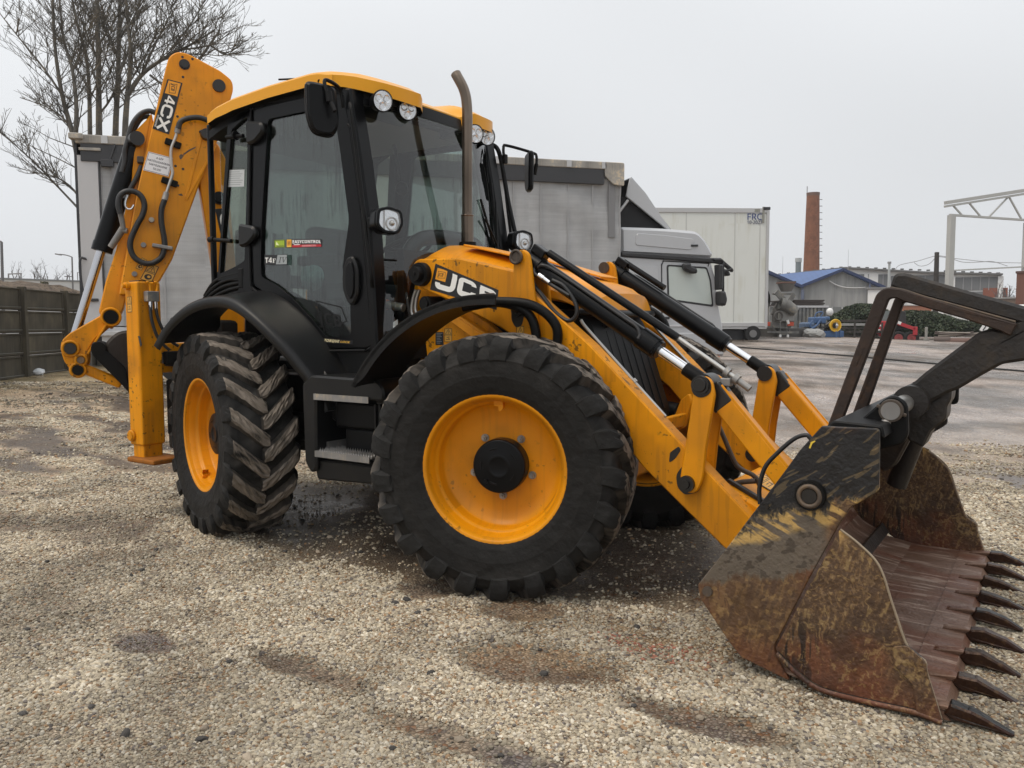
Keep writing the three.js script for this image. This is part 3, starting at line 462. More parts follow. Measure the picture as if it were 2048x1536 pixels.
  // mirrors
  { const m = grp('mirror', cab), zc = 0.93, c = z3(644, 217, zc);
    mk('mirror_shell', (() => { const o = roundPoly([[-0.088, 0.15], [0.082, 0.135], [0.10, -0.08], [0.06, -0.155], [-0.055, -0.14], [-0.085, -0.05]], 0.04); const g = plate(o, -0.035, 0.012, 0.014); g.rotateY(1.02); return g.translate(c.x, c.y, c.z); })(), M.gloss, m);
    mk('mirror_rim', (() => { const o = roundPoly([[-0.088, 0.15], [0.082, 0.135], [0.10, -0.08], [0.06, -0.155], [-0.055, -0.14], [-0.085, -0.05]], 0.04); const g = plate(o.map(p => [p[0] * 1.06, p[1] * 1.05]), -0.04, -0.022, 0.006); g.rotateY(1.02); return g.translate(c.x, c.y, c.z); })(), M.plastic, m);
    mk('mirror_clamp', [cyl(z3(655, 205, zc).add(V3(0.02, 0, 0.0)), z3(652, 185, zc).add(V3(0.02, 0, 0)), 0.02), cyl(z3(652, 200, zc).add(V3(0.03, 0, 0)), z3(660, 225, zc).add(V3(0.04, 0, 0)), 0.012)], M.black, m);
    mk('mirror_arm', tube([z3(651, 196, zc).add(V3(0.02, 0, 0)), z3(649, 166, zc), z3(653, 160, zc - 0.02), z3(672, 170, 0.84), z3(680, 182, 0.78), z3(686, 215, 0.76)], 0.011, 40), M.black, m); }
  { const m = grp('mirror', cab), zr = -0.90;
    mk('mirror_arm', [tube([z3(970, 291, -0.72), z3(985, 290, -0.76), z3(996, 300, -0.78), z3(1004, 330, -0.78), z3(1016, 400, -0.78), z3(1031, 470, -0.76)], 0.017, 50, 10)], M.black, m);
    mk('mirror_arm', [tube([z3(1008, 318, -0.79), z3(1007, 296, -0.80), z3(1013, 291, -0.83), z3(1066, 306, -1.05), z3(1073, 314, -1.07), z3(1073, 330, -1.06)], 0.011, 40), bx(0.03, 0.07, 0.04, ...z3(1010, 318, -0.79).toArray(), 0.008)], M.black, m);
    const c = z3(1061, 343, -1.06), o = roundPoly([[-0.085, 0.15], [0.085, 0.14], [0.09, -0.09], [0.05, -0.16], [-0.06, -0.15]], 0.04), g = plate(o, -0.03, 0.012, 0.012); g.rotateY(2.36);
    mk('mirror_shell', g.translate(c.x, c.y, c.z), M.gloss, m); mk('mirror_clamp', [cyl(z3(1073, 328, -1.06), z3(1069, 350, -1.06), 0.016)], M.black, m); }
  // aerial / beacon stub on the roof
  mk('antenna', [cyl(z3(558, 159, DZ + 0.02), z3(612, 157, DZ + 0.03), 0.006), cyl(z3(612, 156, DZ + 0.03), z3(619, 166, DZ + 0.03), 0.014), cyl(z3(639, 161, DZ + 0.03), z3(639, 163, DZ + 0.05), 0.012)], M.black, cab);
  // interior
  const inn = grp('cab_interior', cab);
  mk('cab_floor', bx(1.5, 0.06, 1.3, 0.5, 1.14, 0, 0.01), M.black, inn);
  mk('seat', [T(new RoundedBoxGeometry(0.52, 0.16, 0.52, 3, 0.06), 0.42, 1.62, 0.0), T(new RoundedBoxGeometry(0.14, 0.56, 0.46, 3, 0.06), 0.22, 1.84, 0.0, 0, 0, 0.14), bx(0.4, 0.4, 0.4, 0.42, 1.36, 0, 0.03), bx(0.4, 0.07, 0.08, 0.38, 1.86, 0.3, 0.02), bx(0.4, 0.07, 0.08, 0.38, 1.86, -0.3, 0.02)], M.seat, inn);
  mk('steering_wheel', [T(new THREE.TorusGeometry(0.19, 0.016, 10, 36), 0.90, 1.92, 0, Math.PI / 2, 0, 0.45), cyl([0.90, 1.92, 0], [1.08, 1.3, 0], 0.04), cyl([0.90, 1.92, -0.18], [0.90, 1.92, 0.18], 0.012)], M.black, inn);
  mk('dashboard', [bx(0.28, 0.22, 0.5, 1.16, 1.68, -0.05, 0.05), bx(0.2, 0.5, 0.18, 1.16, 1.42, 0.1, 0.04), bx(0.16, 0.34, 0.2, 0.72, 1.72, -0.5, 0.04)], M.black, inn);
  mk('rear_console', [bx(0.2, 0.62, 0.3, -0.08, 1.55, 0.38, 0.04), bx(0.2, 0.62, 0.3, -0.08, 1.55, -0.38, 0.04), cyl([0, 1.86, 0.4], [0.03, 2.06, 0.4], 0.012), cyl([0, 1.86, -0.4], [0.03, 2.06, -0.4], 0.012)], M.black, inn);
  mk('lamp_tree', [cyl([0.55, 2.74, -0.3], [0.6, 2.45, -0.32], 0.012), T(new THREE.SphereGeometry(0.05, 14, 10), 0.6, 2.42, -0.32)], M.black, inn);
  mk('toolbox', bx(0.26, 0.14, 0.18, 1.0, 1.25, 0.52, 0.02), STD({ color: lin(0.3, 0.02, 0.025), roughness: 0.5 }), inn);
  mk('carrier_bag', (() => { const g = new THREE.IcosahedronGeometry(0.085, 3), p = g.attributes.position; for (let i = 0; i < p.count; i++) { const k = 0.6 + 0.8 * NZ(p.getX(i) * 22 + 9, p.getY(i) * 22 + p.getZ(i) * 17 + 9, 61, 3); p.setXYZ(i, p.getX(i) * k, p.getY(i) * k, p.getZ(i) * k * 0.7); } g.computeVertexNormals(); return g.translate(0.52, 1.72, 0.5); })(), STD({ color: lin(0.34, 0.52, 0.53), roughness: 0.6 }), inn);
  mk('extinguisher', [cyl([1.24, 1.53, 0.56], [1.36, 1.51, 0.54], 0.026)], M.galv, inn);
  mk('extinguisher', [cyl([1.19, 1.54, 0.57], [1.245, 1.53, 0.56], 0.032)], STD({ color: lin(0.62, 0.15, 0.05), roughness: 0.4 }), inn);
  // stickers on the door
  const dz = DZ + 0.002, dg = DZ - 0.016, q4 = (p, z) => p.map(k => z3(k[0], k[1], z));
  print('sticker', q4([[548, 480], [570, 479], [570, 495], [549, 496]], dg), canvasTex(96, 72, c => { c.fillStyle = '#9db82b'; c.fillRect(0, 0, 96, 72); c.strokeStyle = '#3d4a12'; c.lineWidth = 6; c.strokeRect(4, 4, 88, 64); c.fillStyle = '#e8efc0'; c.beginPath(); c.moveTo(20, 14); c.lineTo(44, 50); c.lineTo(14, 44); c.fill(); c.fillStyle = '#333b10'; c.fillRect(20, 54, 66, 6); }), cab);
  print('sticker', q4([[573, 478], [643, 478], [643, 494], [573, 496]], dg), canvasTex(512, 118, c => { c.fillStyle = '#14161a'; c.fillRect(0, 0, 512, 118); c.fillStyle = '#f0c04a'; c.fillRect(4, 8, 70, 100); drawLogo(c, 10, 18, 58, 74); c.fillStyle = '#fff'; c.font = font(66); c.fillText('EASYCONTROL', 86, 62, 420); c.fillStyle = '#b81424'; c.fillRect(86, 80, 422, 32); c.fillStyle = '#f2d7d7'; c.font = font(28); c.fillText('A D V A N C E D', 232, 106, 262); c.fillStyle = '#fff'; c.fillRect(110, 74, 90, 8); }), cab);
  print('sticker', q4([[529, 510], [574, 509], [574, 529], [529, 530]], DZ + 0.002), canvasTex(256, 112, c => { c.fillStyle = '#15171a'; c.fillRect(0, 0, 256, 112); c.fillStyle = '#9aa0a2'; c.beginPath(); c.moveTo(150, 4); c.lineTo(254, 4); c.lineTo(254, 108); c.lineTo(130, 108); c.fill(); c.fillStyle = '#e8e8e4'; c.font = font(84); c.fillText('T4', 4, 90, 84); c.font = 'bold 66px serif'; c.fillText('F', 90, 90); c.fillStyle = '#111'; c.font = 'italic 84px serif'; c.fillText('IV', 156, 88); }), cab);
  print('sticker', q4([[637, 674], [706, 680], [705, 688], [636, 684]].map(p => [p[0], p[1] + 1]), dz), canvasTex(512, 80, c => { c.fillStyle = '#101113'; c.fillRect(0, 0, 512, 80); c.fillStyle = '#e0b23c'; c.fillRect(4, 6, 54, 66); drawLogo(c, 8, 10, 46, 56); c.font = 'italic bold 64px sans-serif'; c.fillStyle = '#f0e2b4'; c.fillText('TORQUE', 84, 62, 230); c.fillStyle = '#e5b545'; c.font = 'italic bold 54px sans-serif'; c.fillText('LOCK', 326, 62, 170); }), cab);
  print('glass_mark', q4([[629, 600], [696, 600], [696, 664], [629, 664]], dg), canvasTex(256, 256, c => { c.strokeStyle = c.fillStyle = 'rgba(8,9,10,1)'; c.lineWidth = 9; c.beginPath(); c.moveTo(12, 8); c.lineTo(206, 60); c.lineTo(246, 170); c.lineTo(76, 248); c.closePath(); c.stroke(); c.save(); c.translate(40, 176); c.transform(1, 0.16, 0.16, 1, 0, 0); c.scale(0.78, 1); c.font = font(140); c.fillText('JCB', 0, 16); c.restore(); }), cab, 0.4, { transparent: true });
  print('sticker', q4([[456, 340], [489, 339], [488, 373], [453, 374]], DZ - 0.026), canvasTex(96, 96, c => { c.fillStyle = '#b9bdbf'; c.fillRect(0, 0, 96, 96); c.fillStyle = '#8d9396'; for (let i = 0; i < 7; i++) c.fillRect(8, 10 + i * 12, 60 + (i * 17) % 24, 4); }), cab);
}
// ---------------------------------------------------------------- loader arms, rams, links
const warn = (kind) => canvasTex(128, 256, c => { c.fillStyle = '#d9a13a'; c.fillRect(0, 0, 128, 256); c.strokeStyle = '#1a1208'; c.lineWidth = 8; c.strokeRect(4, 4, 120, 248); c.strokeRect(4, 4, 120, 122); c.fillStyle = '#1a1208'; c.beginPath(); c.moveTo(64, 18); c.lineTo(112, 108); c.lineTo(16, 108); c.closePath(); c.lineWidth = 7; c.stroke(); c.fillRect(60, 48, 8, 36); c.fillRect(60, 90, 8, 8); if (kind) { c.beginPath(); c.arc(64, 190, 40, 0, 6.3); c.fill(); c.fillStyle = '#d9a13a'; c.beginPath(); c.arc(70, 186, 18, 0, 6.3); c.fill(); } else { c.fillRect(24, 200, 70, 10); c.fillRect(70, 150, 10, 60); c.fillRect(36, 160, 26, 12); } });
const warnA = warn(0), warnB = warn(1);
{
  const armPx = [[818, 540, 0.03], [833, 518, 0.03], [918, 516, 0.02], [1029, 542], [1069, 589], [1180, 690], [1371, 896], [1497, 1031], [1520, 1058], [1475, 1112], [1450, 1098], [1287, 936], [1180, 800], [1075, 705, 0.05], [1000, 655], [897, 600], [835, 574, 0.04]];
  const armXY = armPx.map(p => { const q = onZ(p[0], p[1], 0.575); return p[2] ? [...q, p[2]] : q; });
  for (const sg of [1, -1]) {
    const Z = (a, b) => sg > 0 ? [a, b] : [-b, -a];
    const arm = grp('loader_arm', loader);
    mk('arm_beam', plate(roundPoly(armXY, 0.012), ...Z(0.47, 0.575), 0.008), M.yellowDirty, arm);
    const P = (px, py, z) => { const q = onZ(px, py, 0.575); return V3(q[0], q[1], z * sg); };
    mk('pivot_pin', [cyl(P(845, 549, 0.56), P(845, 549, 0.615), 0.072, 0.068, 28), cyl(P(845, 549, 0.61), P(845, 549, 0.655), 0.046, 0.042, 24), cyl(P(845, 549, 0.65), P(845, 549, 0.662), 0.012, 0.012, 12)], M.black, arm);
    mk('pivot_pin', [cyl(P(855, 607, 0.45), P(855, 607, 0.60), 0.045, 0.043, 24), cyl(P(855, 607, 0.59), P(855, 607, 0.61), 0.03, 0.028, 20)], M.black, arm);
    // upright lever with the rear ends of the tilt ram
    const lev = [[1026, 515, 0.035], [1040, 496, 0.05], [1056, 505, 0.04], [1060, 530], [1068, 600], [1073, 645], [1062, 690], [1036, 692], [1027, 640], [1024, 560]].map(p => { const q = onZ(p[0], p[1], 0.61); return p[2] ? [...q, p[2]] : q; });
    mk('lever_plate', plate(roundPoly(lev, 0.015), ...Z(0.580, 0.606), 0.006), M.yellowDirty, arm);
    mk('lever_plate', plate(roundPoly(lev, 0.015), ...Z(0.42, 0.446), 0.006), M.yellowDirty, arm);
    mk('lever_pin', [cyl(P(1041, 515, 0.41), P(1041, 515, 0.622), 0.037, 0.037, 24), T(new THREE.TorusGeometry(0.034, 0.008, 8, 24), P(1041, 515, 0.622).x, P(1041, 515, 0.622).y, 0.622 * sg)], M.rustySteel, arm);
    mk('lever_pin', [cyl(P(1042, 621, 0.41), P(1042, 621, 0.626), 0.035, 0.033, 24), cyl(P(1042, 621, 0.62), P(1042, 621, 0.64), 0.018, 0.016, 12)], M.grease, arm);
    mk('grease_smear', [plate(roundPoly([P(1030, 602, 0), P(1046, 596, 0), P(1056, 606, 0), P(1055, 630, 0), P(1050, 652, 0), P(1038, 656, 0), P(1029, 640, 0)].map(v => [v.x, v.y]), 0.02), ...Z(0.6062, 0.6085), 0.0006)], M.grease, arm);
    // bell-crank at the knee
    const kn = [[1389, 768, 0.04], [1406, 750, 0.04], [1424, 760, 0.04], [1430, 790], [1412, 900], [1406, 960, 0.04], [1392, 988, 0.04], [1368, 985, 0.04], [1360, 955], [1372, 880], [1384, 800]].map(p => { const q = onZ(p[0], p[1], 0.605); return p[2] ? [...q, p[2]] : q; });
    mk('bell_crank', plate(roundPoly(kn, 0.012), ...Z(0.582, 0.606), 0.006), M.yellow, arm);
    mk('bell_crank', plate(roundPoly(kn, 0.012), ...Z(0.43, 0.454), 0.006), M.yellow, arm);
    mk('knee_pin', [cyl(P(1406, 769, 0.42), P(1406, 769, 0.62), 0.044, 0.044, 28), cyl(P(1406, 769, 0.615), P(1406, 769, 0.628), 0.036, 0.03, 24)], M.grease, arm);
    mk('knee_pin', [plate(roundPoly([P(1386, 764, 0), P(1406, 748, 0), P(1426, 758, 0), P(1428, 785, 0), P(1408, 796, 0), P(1390, 788, 0)].map(v => [v.x, v.y]), 0.03), ...Z(0.6065, 0.61), 0.001)], M.grease, arm);
    mk('crank_pin', [cyl(P(1379, 965, 0.42), P(1379, 965, 0.625), 0.042, 0.040, 24), cyl(P(1379, 965, 0.62), P(1379, 965, 0.637), 0.024, 0.02, 16)], M.grease, arm);
    mk('grease_smear', [plate(roundPoly([P(1352, 950, 0), P(1366, 930, 0), P(1376, 945, 0), P(1398, 942, 0), P(1406, 965, 0), P(1396, 985, 0), P(1370, 990, 0), P(1355, 975, 0)].map(v => [v.x, v.y]), 0.02), ...Z(0.5752, 0.577), 0.0005), plate(roundPoly([P(1340, 905, 0), P(1358, 892, 0), P(1362, 900, 0), P(1350, 918, 0), P(1338, 926, 0)].map(v => [v.x, v.y]), 0.015), ...Z(0.5752, 0.577), 0.0005)], M.grease, arm);
    // link from the knee down to the bucket
    { const a = P(1418, 778, 0.518), b = P(1585, 985, 0.518), d = b.clone().sub(a).normalize(); a.addScaledVector(d, 0.02);
      mk('bucket_link', [barAB(a, b, 0.085, 0.105, V3(0, 1, 0), 0.012)], M.yellow, arm);
      const n = V3(-d.y, d.x, 0); mk('bucket_link', [cyl(P(1406, 769, 0.46), P(1406, 769, 0.578), 0.052, 0.052, 24), ], M.grease, arm); mk('link_edge', barAB(a.clone().addScaledVector(n, 0.052).add(V3(0, 0, 0.036 * sg)), b.clone().addScaledVector(n, 0.052).add(V3(0, 0, 0.036 * sg)), 0.010, 0.014), M.yellow, arm); }
    { const a = P(1416, 775, 0.518), b = P(1446, 816, 0.518); mk('grease_smear', barAB(a, b, 0.09, 0.11, V3(0, 1, 0), 0.012), M.grease, arm); }
    // tilt ram
    const ram = grp('tilt_ram', loader), A = P(1041, 515, 0.512), B = P(1406, 769, 0.512), L = (t, up = 0, out = 0) => { const d = B.clone().sub(A).normalize(), n = V3(-d.y, d.x, 0); return A.clone().lerp(B, t).addScaledVector(n, up).add(V3(0, 0, out * sg)); };
    mk('ram_barrel', [cyl(L(0.05), L(0.735), 0.051, 0.051, 28), cyl(L(0.0), L(0.09), 0.058, 0.058, 24), cyl(L(0.66), L(0.745), 0.058, 0.056, 28), cyl(L(0.745), L(0.76), 0.050, 0.048, 28), bx(0.09, 0.05, 0.07, ...L(0.05, 0.075).toArray(), 0.008, 0, 0, -0.6)], M.gloss, ram);
    mk('ram_rod', cyl(L(0.75), L(0.90), 0.026, 0.026, 24), M.chrome, ram);
    mk('rod_eye', [cyl(L(0.89), L(0.985), 0.034, 0.036, 20), cyl(P(1406, 769, 0.47), P(1406, 769, 0.555), 0.05, 0.05, 20)], M.black, ram);
    mk('ram_pipe', [tube([L(0.10, 0.01, 0.056), L(0.12, 0.035, 0.06), L(0.2, 0.045, 0.045), L(0.56, 0.045, 0.045), L(0.63, 0.045, 0.045), L(0.665, 0.02, 0.05), L(0.67, 0, 0.058)], 0.010, 60), tube([L(0.08, -0.01, 0.05), L(0.12, -0.03, 0.062), L(0.30, -0.02, 0.056)], 0.010, 30)], M.hose, ram);
    mk('pipe_fitting', [cyl(L(0.125, -0.02, 0.064), L(0.155, -0.02, 0.064), 0.017, 0.017, 6), cyl(L(0.155, -0.02, 0.064), L(0.19, -0.022, 0.064), 0.013, 0.013, 16)], M.chrome, ram);
    if (sg > 0) {
      const g = grp('level_indicator', loader);
      mk('indicator_tube', cyl(L(0.09, 0.095, 0), L(0.80, 0.105, 0), 0.021, 0.021, 20), M.gloss, g);
      mk('indicator_rod', cyl(L(0.79, 0.105, 0), L(1.08, 0.10, 0), 0.0115, 0.0115, 14), M.steel, g);
      mk('indicator_clip', [cyl(L(1.03, 0.10, 0), L(1.05, 0.10, 0), 0.026, 0.026, 8), cyl(L(1.075, 0.098, 0), L(1.095, 0.098, 0), 0.028, 0.028, 6), cyl(L(1.095, 0.098, 0), L(1.15, 0.095, 0), 0.017, 0.017, 12), bx(0.05, 0.04, 0.05, ...L(1.06, 0.06, 0).toArray(), 0.006)], M.galv, g);
    } else mk('ram_cover', cyl(L(0.05, 0.085, 0), L(0.32, 0.085, 0), 0.02, 0.02, 16), M.gloss, ram);
    // lift ram low inside the arm, and the pipe along the arm's top
    mk('lift_ram', [cyl([1.9, 0.98, 0.43 * sg], [2.75, 0.86, 0.43 * sg], 0.055)], M.black, loader);
    { const z = 0.455; const pts = [[1140, 640], [1150, 655], [1200, 712], [1262, 782], [1312, 838]].map(p => P(p[0], p[1], z)); mk('arm_pipe', [tube(pts, 0.0095, 40), cyl(P(1246, 762, z), P(1251, 768, z), 0.014)], M.steel, arm); }
  }
  // hoses at the near lever
  const H = (list, z) => list.map(p => z3(p[0], p[1], z));
  mk('hydraulic_hose', tube(H([[1105, 560], [1128, 572], [1148, 600], [1154, 622], [1147, 638], [1132, 640], [1108, 622], [1085, 592], [1066, 568], [1060, 548]], 0.56), 0.0115, 90, 10), M.hose, loader);
  mk('hydraulic_hose', tube(H([[1060, 545], [1072, 575], [1096, 603], [1118, 622], [1136, 638], [1144, 646]], 0.47), 0.0105, 60, 10), M.hose, loader);
  mk('hydraulic_hose', tube(H([[1150, 600], [1162, 640], [1186, 660], [1215, 650]], 0.2), 0.016, 40, 10), M.hose, loader);
  mk('hydraulic_hose', tube(H([[1520, 1008], [1519, 975], [1530, 935], [1556, 905], [1588, 878], [1612, 870], [1622, 878]], 0.85), 0.0095, 70, 10), M.hose, loader);
  mk('hydraulic_hose', tube(H([[1432, 838], [1450, 880], [1470, 925], [1485, 940], [1508, 952], [1522, 975]], 0.3), 0.012, 60, 10), M.rustySteel, loader);
  mk('hydraulic_hose', tube(H([[1455, 974], [1480, 965], [1512, 962]], 0.35), 0.013, 20, 10), M.rustySteel, loader);
  mk('hydraulic_hose', tube(H([[832, 580], [826, 600], [824, 625], [834, 640], [850, 650]], 0.5), 0.012, 40), M.steel, loader);
  mk('hydraulic_hose', tube(H([[839, 580], [833, 600], [832, 622], [842, 636], [858, 646]], 0.5), 0.012, 40), M.steel, loader);
  // cross tube between the arms in front of the axle
  mk('cross_member', [plate(roundPoly([[3.20, 0.52], [3.36, 0.62], [3.56, 0.52], [3.62, 0.42], [3.50, 0.36], [3.26, 0.42]], 0.03), -0.48, 0.48, 0.01)], M.yellow, loader);
  mk('cross_member_cap', [barAB([3.36, 0.632, 0.41], [3.54, 0.545, 0.41], 0.03, 0.02)], M.grease, loader);
  print('sticker', [V3(3.40, 0.606, 0.18), V3(3.40, 0.606, -0.02), V3(3.50, 0.556, -0.02), V3(3.50, 0.556, 0.18)], warnA, loader);
  // the big maker's panel on the arm and the warning labels
  const q4 = (p, z) => p.map(k => z3(k[0], k[1], z));
  print('decal', q4([[871, 527], [997, 580], [993, 620], [860, 579]], 0.5762), canvasTex(768, 300, (c, w, h) => {
    c.fillStyle = '#111214'; c.fillRect(0, 0, w, h); drawLogo(c, 34, 40, 120, 130); c.fillStyle = '#ecebe6'; c.font = font(330); c.save(); c.translate(96, 268); c.scale(1.02, 1);
    c.restore(); c.strokeStyle = '#ecebe6'; c.lineWidth = 58; c.lineJoin = 'round'; c.beginPath(); c.moveTo(250, 40); c.lineTo(250, 190); c.quadraticCurveTo(246, 238, 196, 238); c.lineTo(100, 238); c.quadraticCurveTo(70, 236, 70, 196); c.stroke();
    c.beginPath(); c.moveTo(488, 110); c.quadraticCurveTo(486, 66, 440, 66); c.lineTo(376, 66); c.quadraticCurveTo(330, 66, 330, 110); c.lineTo(330, 196); c.quadraticCurveTo(330, 238, 376, 238); c.lineTo(440, 238); c.quadraticCurveTo(486, 238, 488, 196); c.stroke();
    c.beginPath(); c.moveTo(585, 66); c.lineTo(585, 238); c.lineTo(690, 238); c.quadraticCurveTo(730, 236, 730, 194); c.quadraticCurveTo(728, 154, 690, 152); c.quadraticCurveTo(722, 148, 722, 108); c.quadraticCurveTo(722, 66, 680, 66); c.lineTo(560, 66); c.moveTo(590, 152); c.lineTo(690, 152); c.stroke();
  }), loader);
  print('sticker', q4([[889, 657], [904, 657], [904, 684], [889, 684]], 0.432), warnA, loader);
  print('sticker', q4([[871, 664], [887, 664], [887, 690], [871, 690]], 0.432), canvasTex(64, 96, c => { c.fillStyle = '#15161a'; c.fillRect(0, 0, 64, 96); c.fillStyle = '#8b8f94'; for (let i = 0; i < 7; i++) c.fillRect(8, 8 + i * 12, 48 - (i * 13) % 20, 4); }), loader);
  print('sticker', q4([[1033, 652], [1048, 652], [1048, 690], [1033, 690]], 0.6075), warnA, loader);
}
// ---------------------------------------------------------------- front bucket with clam, teeth and folded forks
const bucketTex = dataTex(1024, (u, v, o) => {                            // u,v span 1.2 m: x from 3.40, y from -0.10
  const x = 3.40 + u * 1.2, y = -0.10 + v * 1.2, n = NZ(u * 9 + 3, v * 9 + 3, 7, 5), f = NZ(u * 80 + n * 9 + 5, v * 26 + n * 12 + 9, 17, 4), m = NZ(u * 34 + v * 20 + 1, v * 50 - u * 22 + 60, 27, 3), g = NZ(u * 4 + 60, v * 4 + 3, 37, 4);
  const scr = NZ(u * 26 + v * 60, v * 8 - u * 14 + 44, 47, 3), scr2 = NZ(u * 90 - v * 20 + 9, v * 18 + 12, 53, 2);
  o[0] = 88; o[1] = 65; o[2] = 45;                                        // caked soil and rust
  mixc(o, [118, 92, 60], sm(0.42, 0.66, f) * 0.8); mixc(o, [106, 58, 32], sm(0.46, 0.7, g) * 0.6); mixc(o, [62, 44, 31], sm(0.50, 0.72, n) * 0.5); mixc(o, [150, 122, 78], sm(0.60, 0.70, m) * 0.5); mixc(o, [104, 52, 32], sm(0.20, 0.02, y + (n - 0.5) * 0.15) * 0.5); mixc(o, [60, 44, 34], 0.35 * sm(0.56, 0.64, scr2));
  const edge = 0.585 + 0.30 * (x - 3.70) + (n - 0.5) * 0.10;              // paint is left above, bare plate below
  const gy = sm(edge - 0.20, edge - 0.17, y + (f - 0.5) * 0.05) * sm(4.02, 3.96, x + (n - 0.5) * 0.1);
  mixc(o, [96, 88, 78], 0.92 * gy); mixc(o, [60, 52, 44], gy * sm(0.62, 0.7, m) * 0.7);
  const yb = sm(edge - 0.035, edge, y) * sm(edge + 0.11, edge + 0.04, y + (f - 0.5) * 0.12); mixc(o, [196, 160, 92], yb * sm(0.43, 0.60, scr) * 0.85);
  const bl = sm(edge + 0.03, edge + 0.08, y + (f - 0.5) * 0.10 + (scr - 0.5) * 0.06); mixc(o, [24, 24, 26], bl * 0.97); mixc(o, [120, 100, 66], bl * sm(0.69, 0.73, NZ((u * 0.7 + v * 0.7) * 16, (v * 0.7 - u * 0.7) * 90 + 70, 57, 2)) * 0.55); mixc(o, [60, 34, 24], bl * sm(0.58, 0.72, g) * 0.35); mixc(o, [140, 118, 80], bl * sm(0.70, 0.74, NZ((u * 0.5 - v * 0.85) * 90 + 90, (v * 0.5 + u * 0.85) * 14, 59, 2)) * 0.5);
}, true, 1 / 1.2); bucketTex.offset.set(-3.40 / 1.2, 0.10 / 1.2);
const clamTex = dataTex(1024, (u, v, o) => {
  const x = 3.40 + u * 1.2, y = -0.10 + v * 1.2, n = NZ(u * 11 + 13, v * 11 + 3, 107, 5), f = NZ(u * 80 + v * 30 + n * 14, v * 60 - u * 30 + n * 14 + 60, 117, 4), s = NZ(u * 46, v * 7 + 2, 127, 3), g = NZ(u * 5 + 60, v * 5 + 3, 137, 4);
  o[0] = 80; o[1] = 60; o[2] = 42; mixc(o, [112, 86, 56], sm(0.46, 0.62, f) * 0.8); mixc(o, [132, 108, 76], 0.5 * sm(0.60, 0.70, NZ(u * 130 + v * 50, v * 90 - u * 60 + 90, 147, 2))); mixc(o, [108, 60, 36], sm(0.48, 0.7, g) * 0.6); mixc(o, [54, 38, 28], sm(0.50, 0.70, n) * 0.55); mixc(o, [30, 22, 18], sm(0.56, 0.66, s) * sm(0.36, 0.15, y) * sm(4.02, 3.92, x) * 0.9); mixc(o, [100, 52, 34], sm(0.15, 0.02, y + (n - 0.5) * 0.2) * 0.45); mixc(o, [150, 128, 84], sm(0.63, 0.70, f) * 0.5); mixc(o, [200, 162, 96], sm(0.55, 0.62, y + (n - 0.5) * 0.1) * sm(0.42, 0.55, s) * sm(4.10, 4.02, x)); mixc(o, [22, 21, 20], sm(0.60, 0.66, y + (n - 0.5) * 0.2) * 0.85);
}, true, 1 / 1.2); clamTex.offset.set(-3.40 / 1.2, 0.10 / 1.2);
const floorTex = dataTex(768, (u, v, o) => {                              // scoured steel: streaks run front to back
  const n = NZ(u * 6, v * 40, 207, 4), g = NZ(u * 3 + 9, v * 5, 217, 4), f = NZ(u * 12, v * 120, 227, 3);
  o[0] = 108; o[1] = 82; o[2] = 66; mixc(o, [142, 116, 102], sm(0.44, 0.7, n) * 0.6); mixc(o, [102, 62, 44], sm(0.46, 0.66, g) * 0.7); mixc(o, [76, 52, 42], sm(0.58, 0.7, f) * 0.4); mixc(o, [176, 160, 146], sm(0.66, 0.74, n) * 0.5);
});
const mudRough = dataTex(512, (u, v, o) => { const a = fbm(u * 9, v * 9, 9, 301, 5); o[0] = o[1] = o[2] = 255 * clamp(0.30 + 0.75 * a); }, false);
const rustBump = dataTex(512, (u, v, o) => { const a = fbm(u * 12, v * 12, 12, 311, 6), b = fbm(u * 60, v * 60, 60, 321, 3); o[0] = o[1] = o[2] = 255 * clamp(0.7 * a + 0.3 * b); }, false); rustBump.repeat.set(1.6, 1.6);
M.bucketSide = STD({ map: bucketTex, roughnessMap: mudRough, roughness: 0.85, metalness: 0.1, bumpMap: rustBump, bumpScale: 0.008 });
M.clam = STD({ map: clamTex, roughnessMap: mudRough, roughness: 0.85, metalness: 0.1, bumpMap: rustBump, bumpScale: 0.010 });
M.floor = STD({ map: floorTex, roughnessMap: mudRough, roughness: 0.85, metalness: 0.15, bumpMap: rustBump, bumpScale: 0.006 });
M.wornDark = STD({ color: lin(0.05, 0.036, 0.028), map: grimeTex, roughnessMap: mudRough, roughness: 0.75, metalness: 0.2, bumpMap: rustBump, bumpScale: 0.006 });
M.toothSteel = STD({ color: lin(0.30, 0.26, 0.25), map: clamTex, roughnessMap: mudRough, roughness: 0.7, metalness: 0.4, bumpMap: rustBump, bumpScale: 0.006 });
M.forkSteel = STD({ color: lin(0.040, 0.035, 0.033), map: grimeTex, roughnessMap: mudRough, roughness: 0.7, metalness: 0.25, bumpMap: rustBump, bumpScale: 0.005 });
M.barRust = STD({ color: lin(0.060, 0.038, 0.030), map: grimeTex, roughness: 0.7, metalness: 0.2, bumpMap: rustBump, bumpScale: 0.004 });
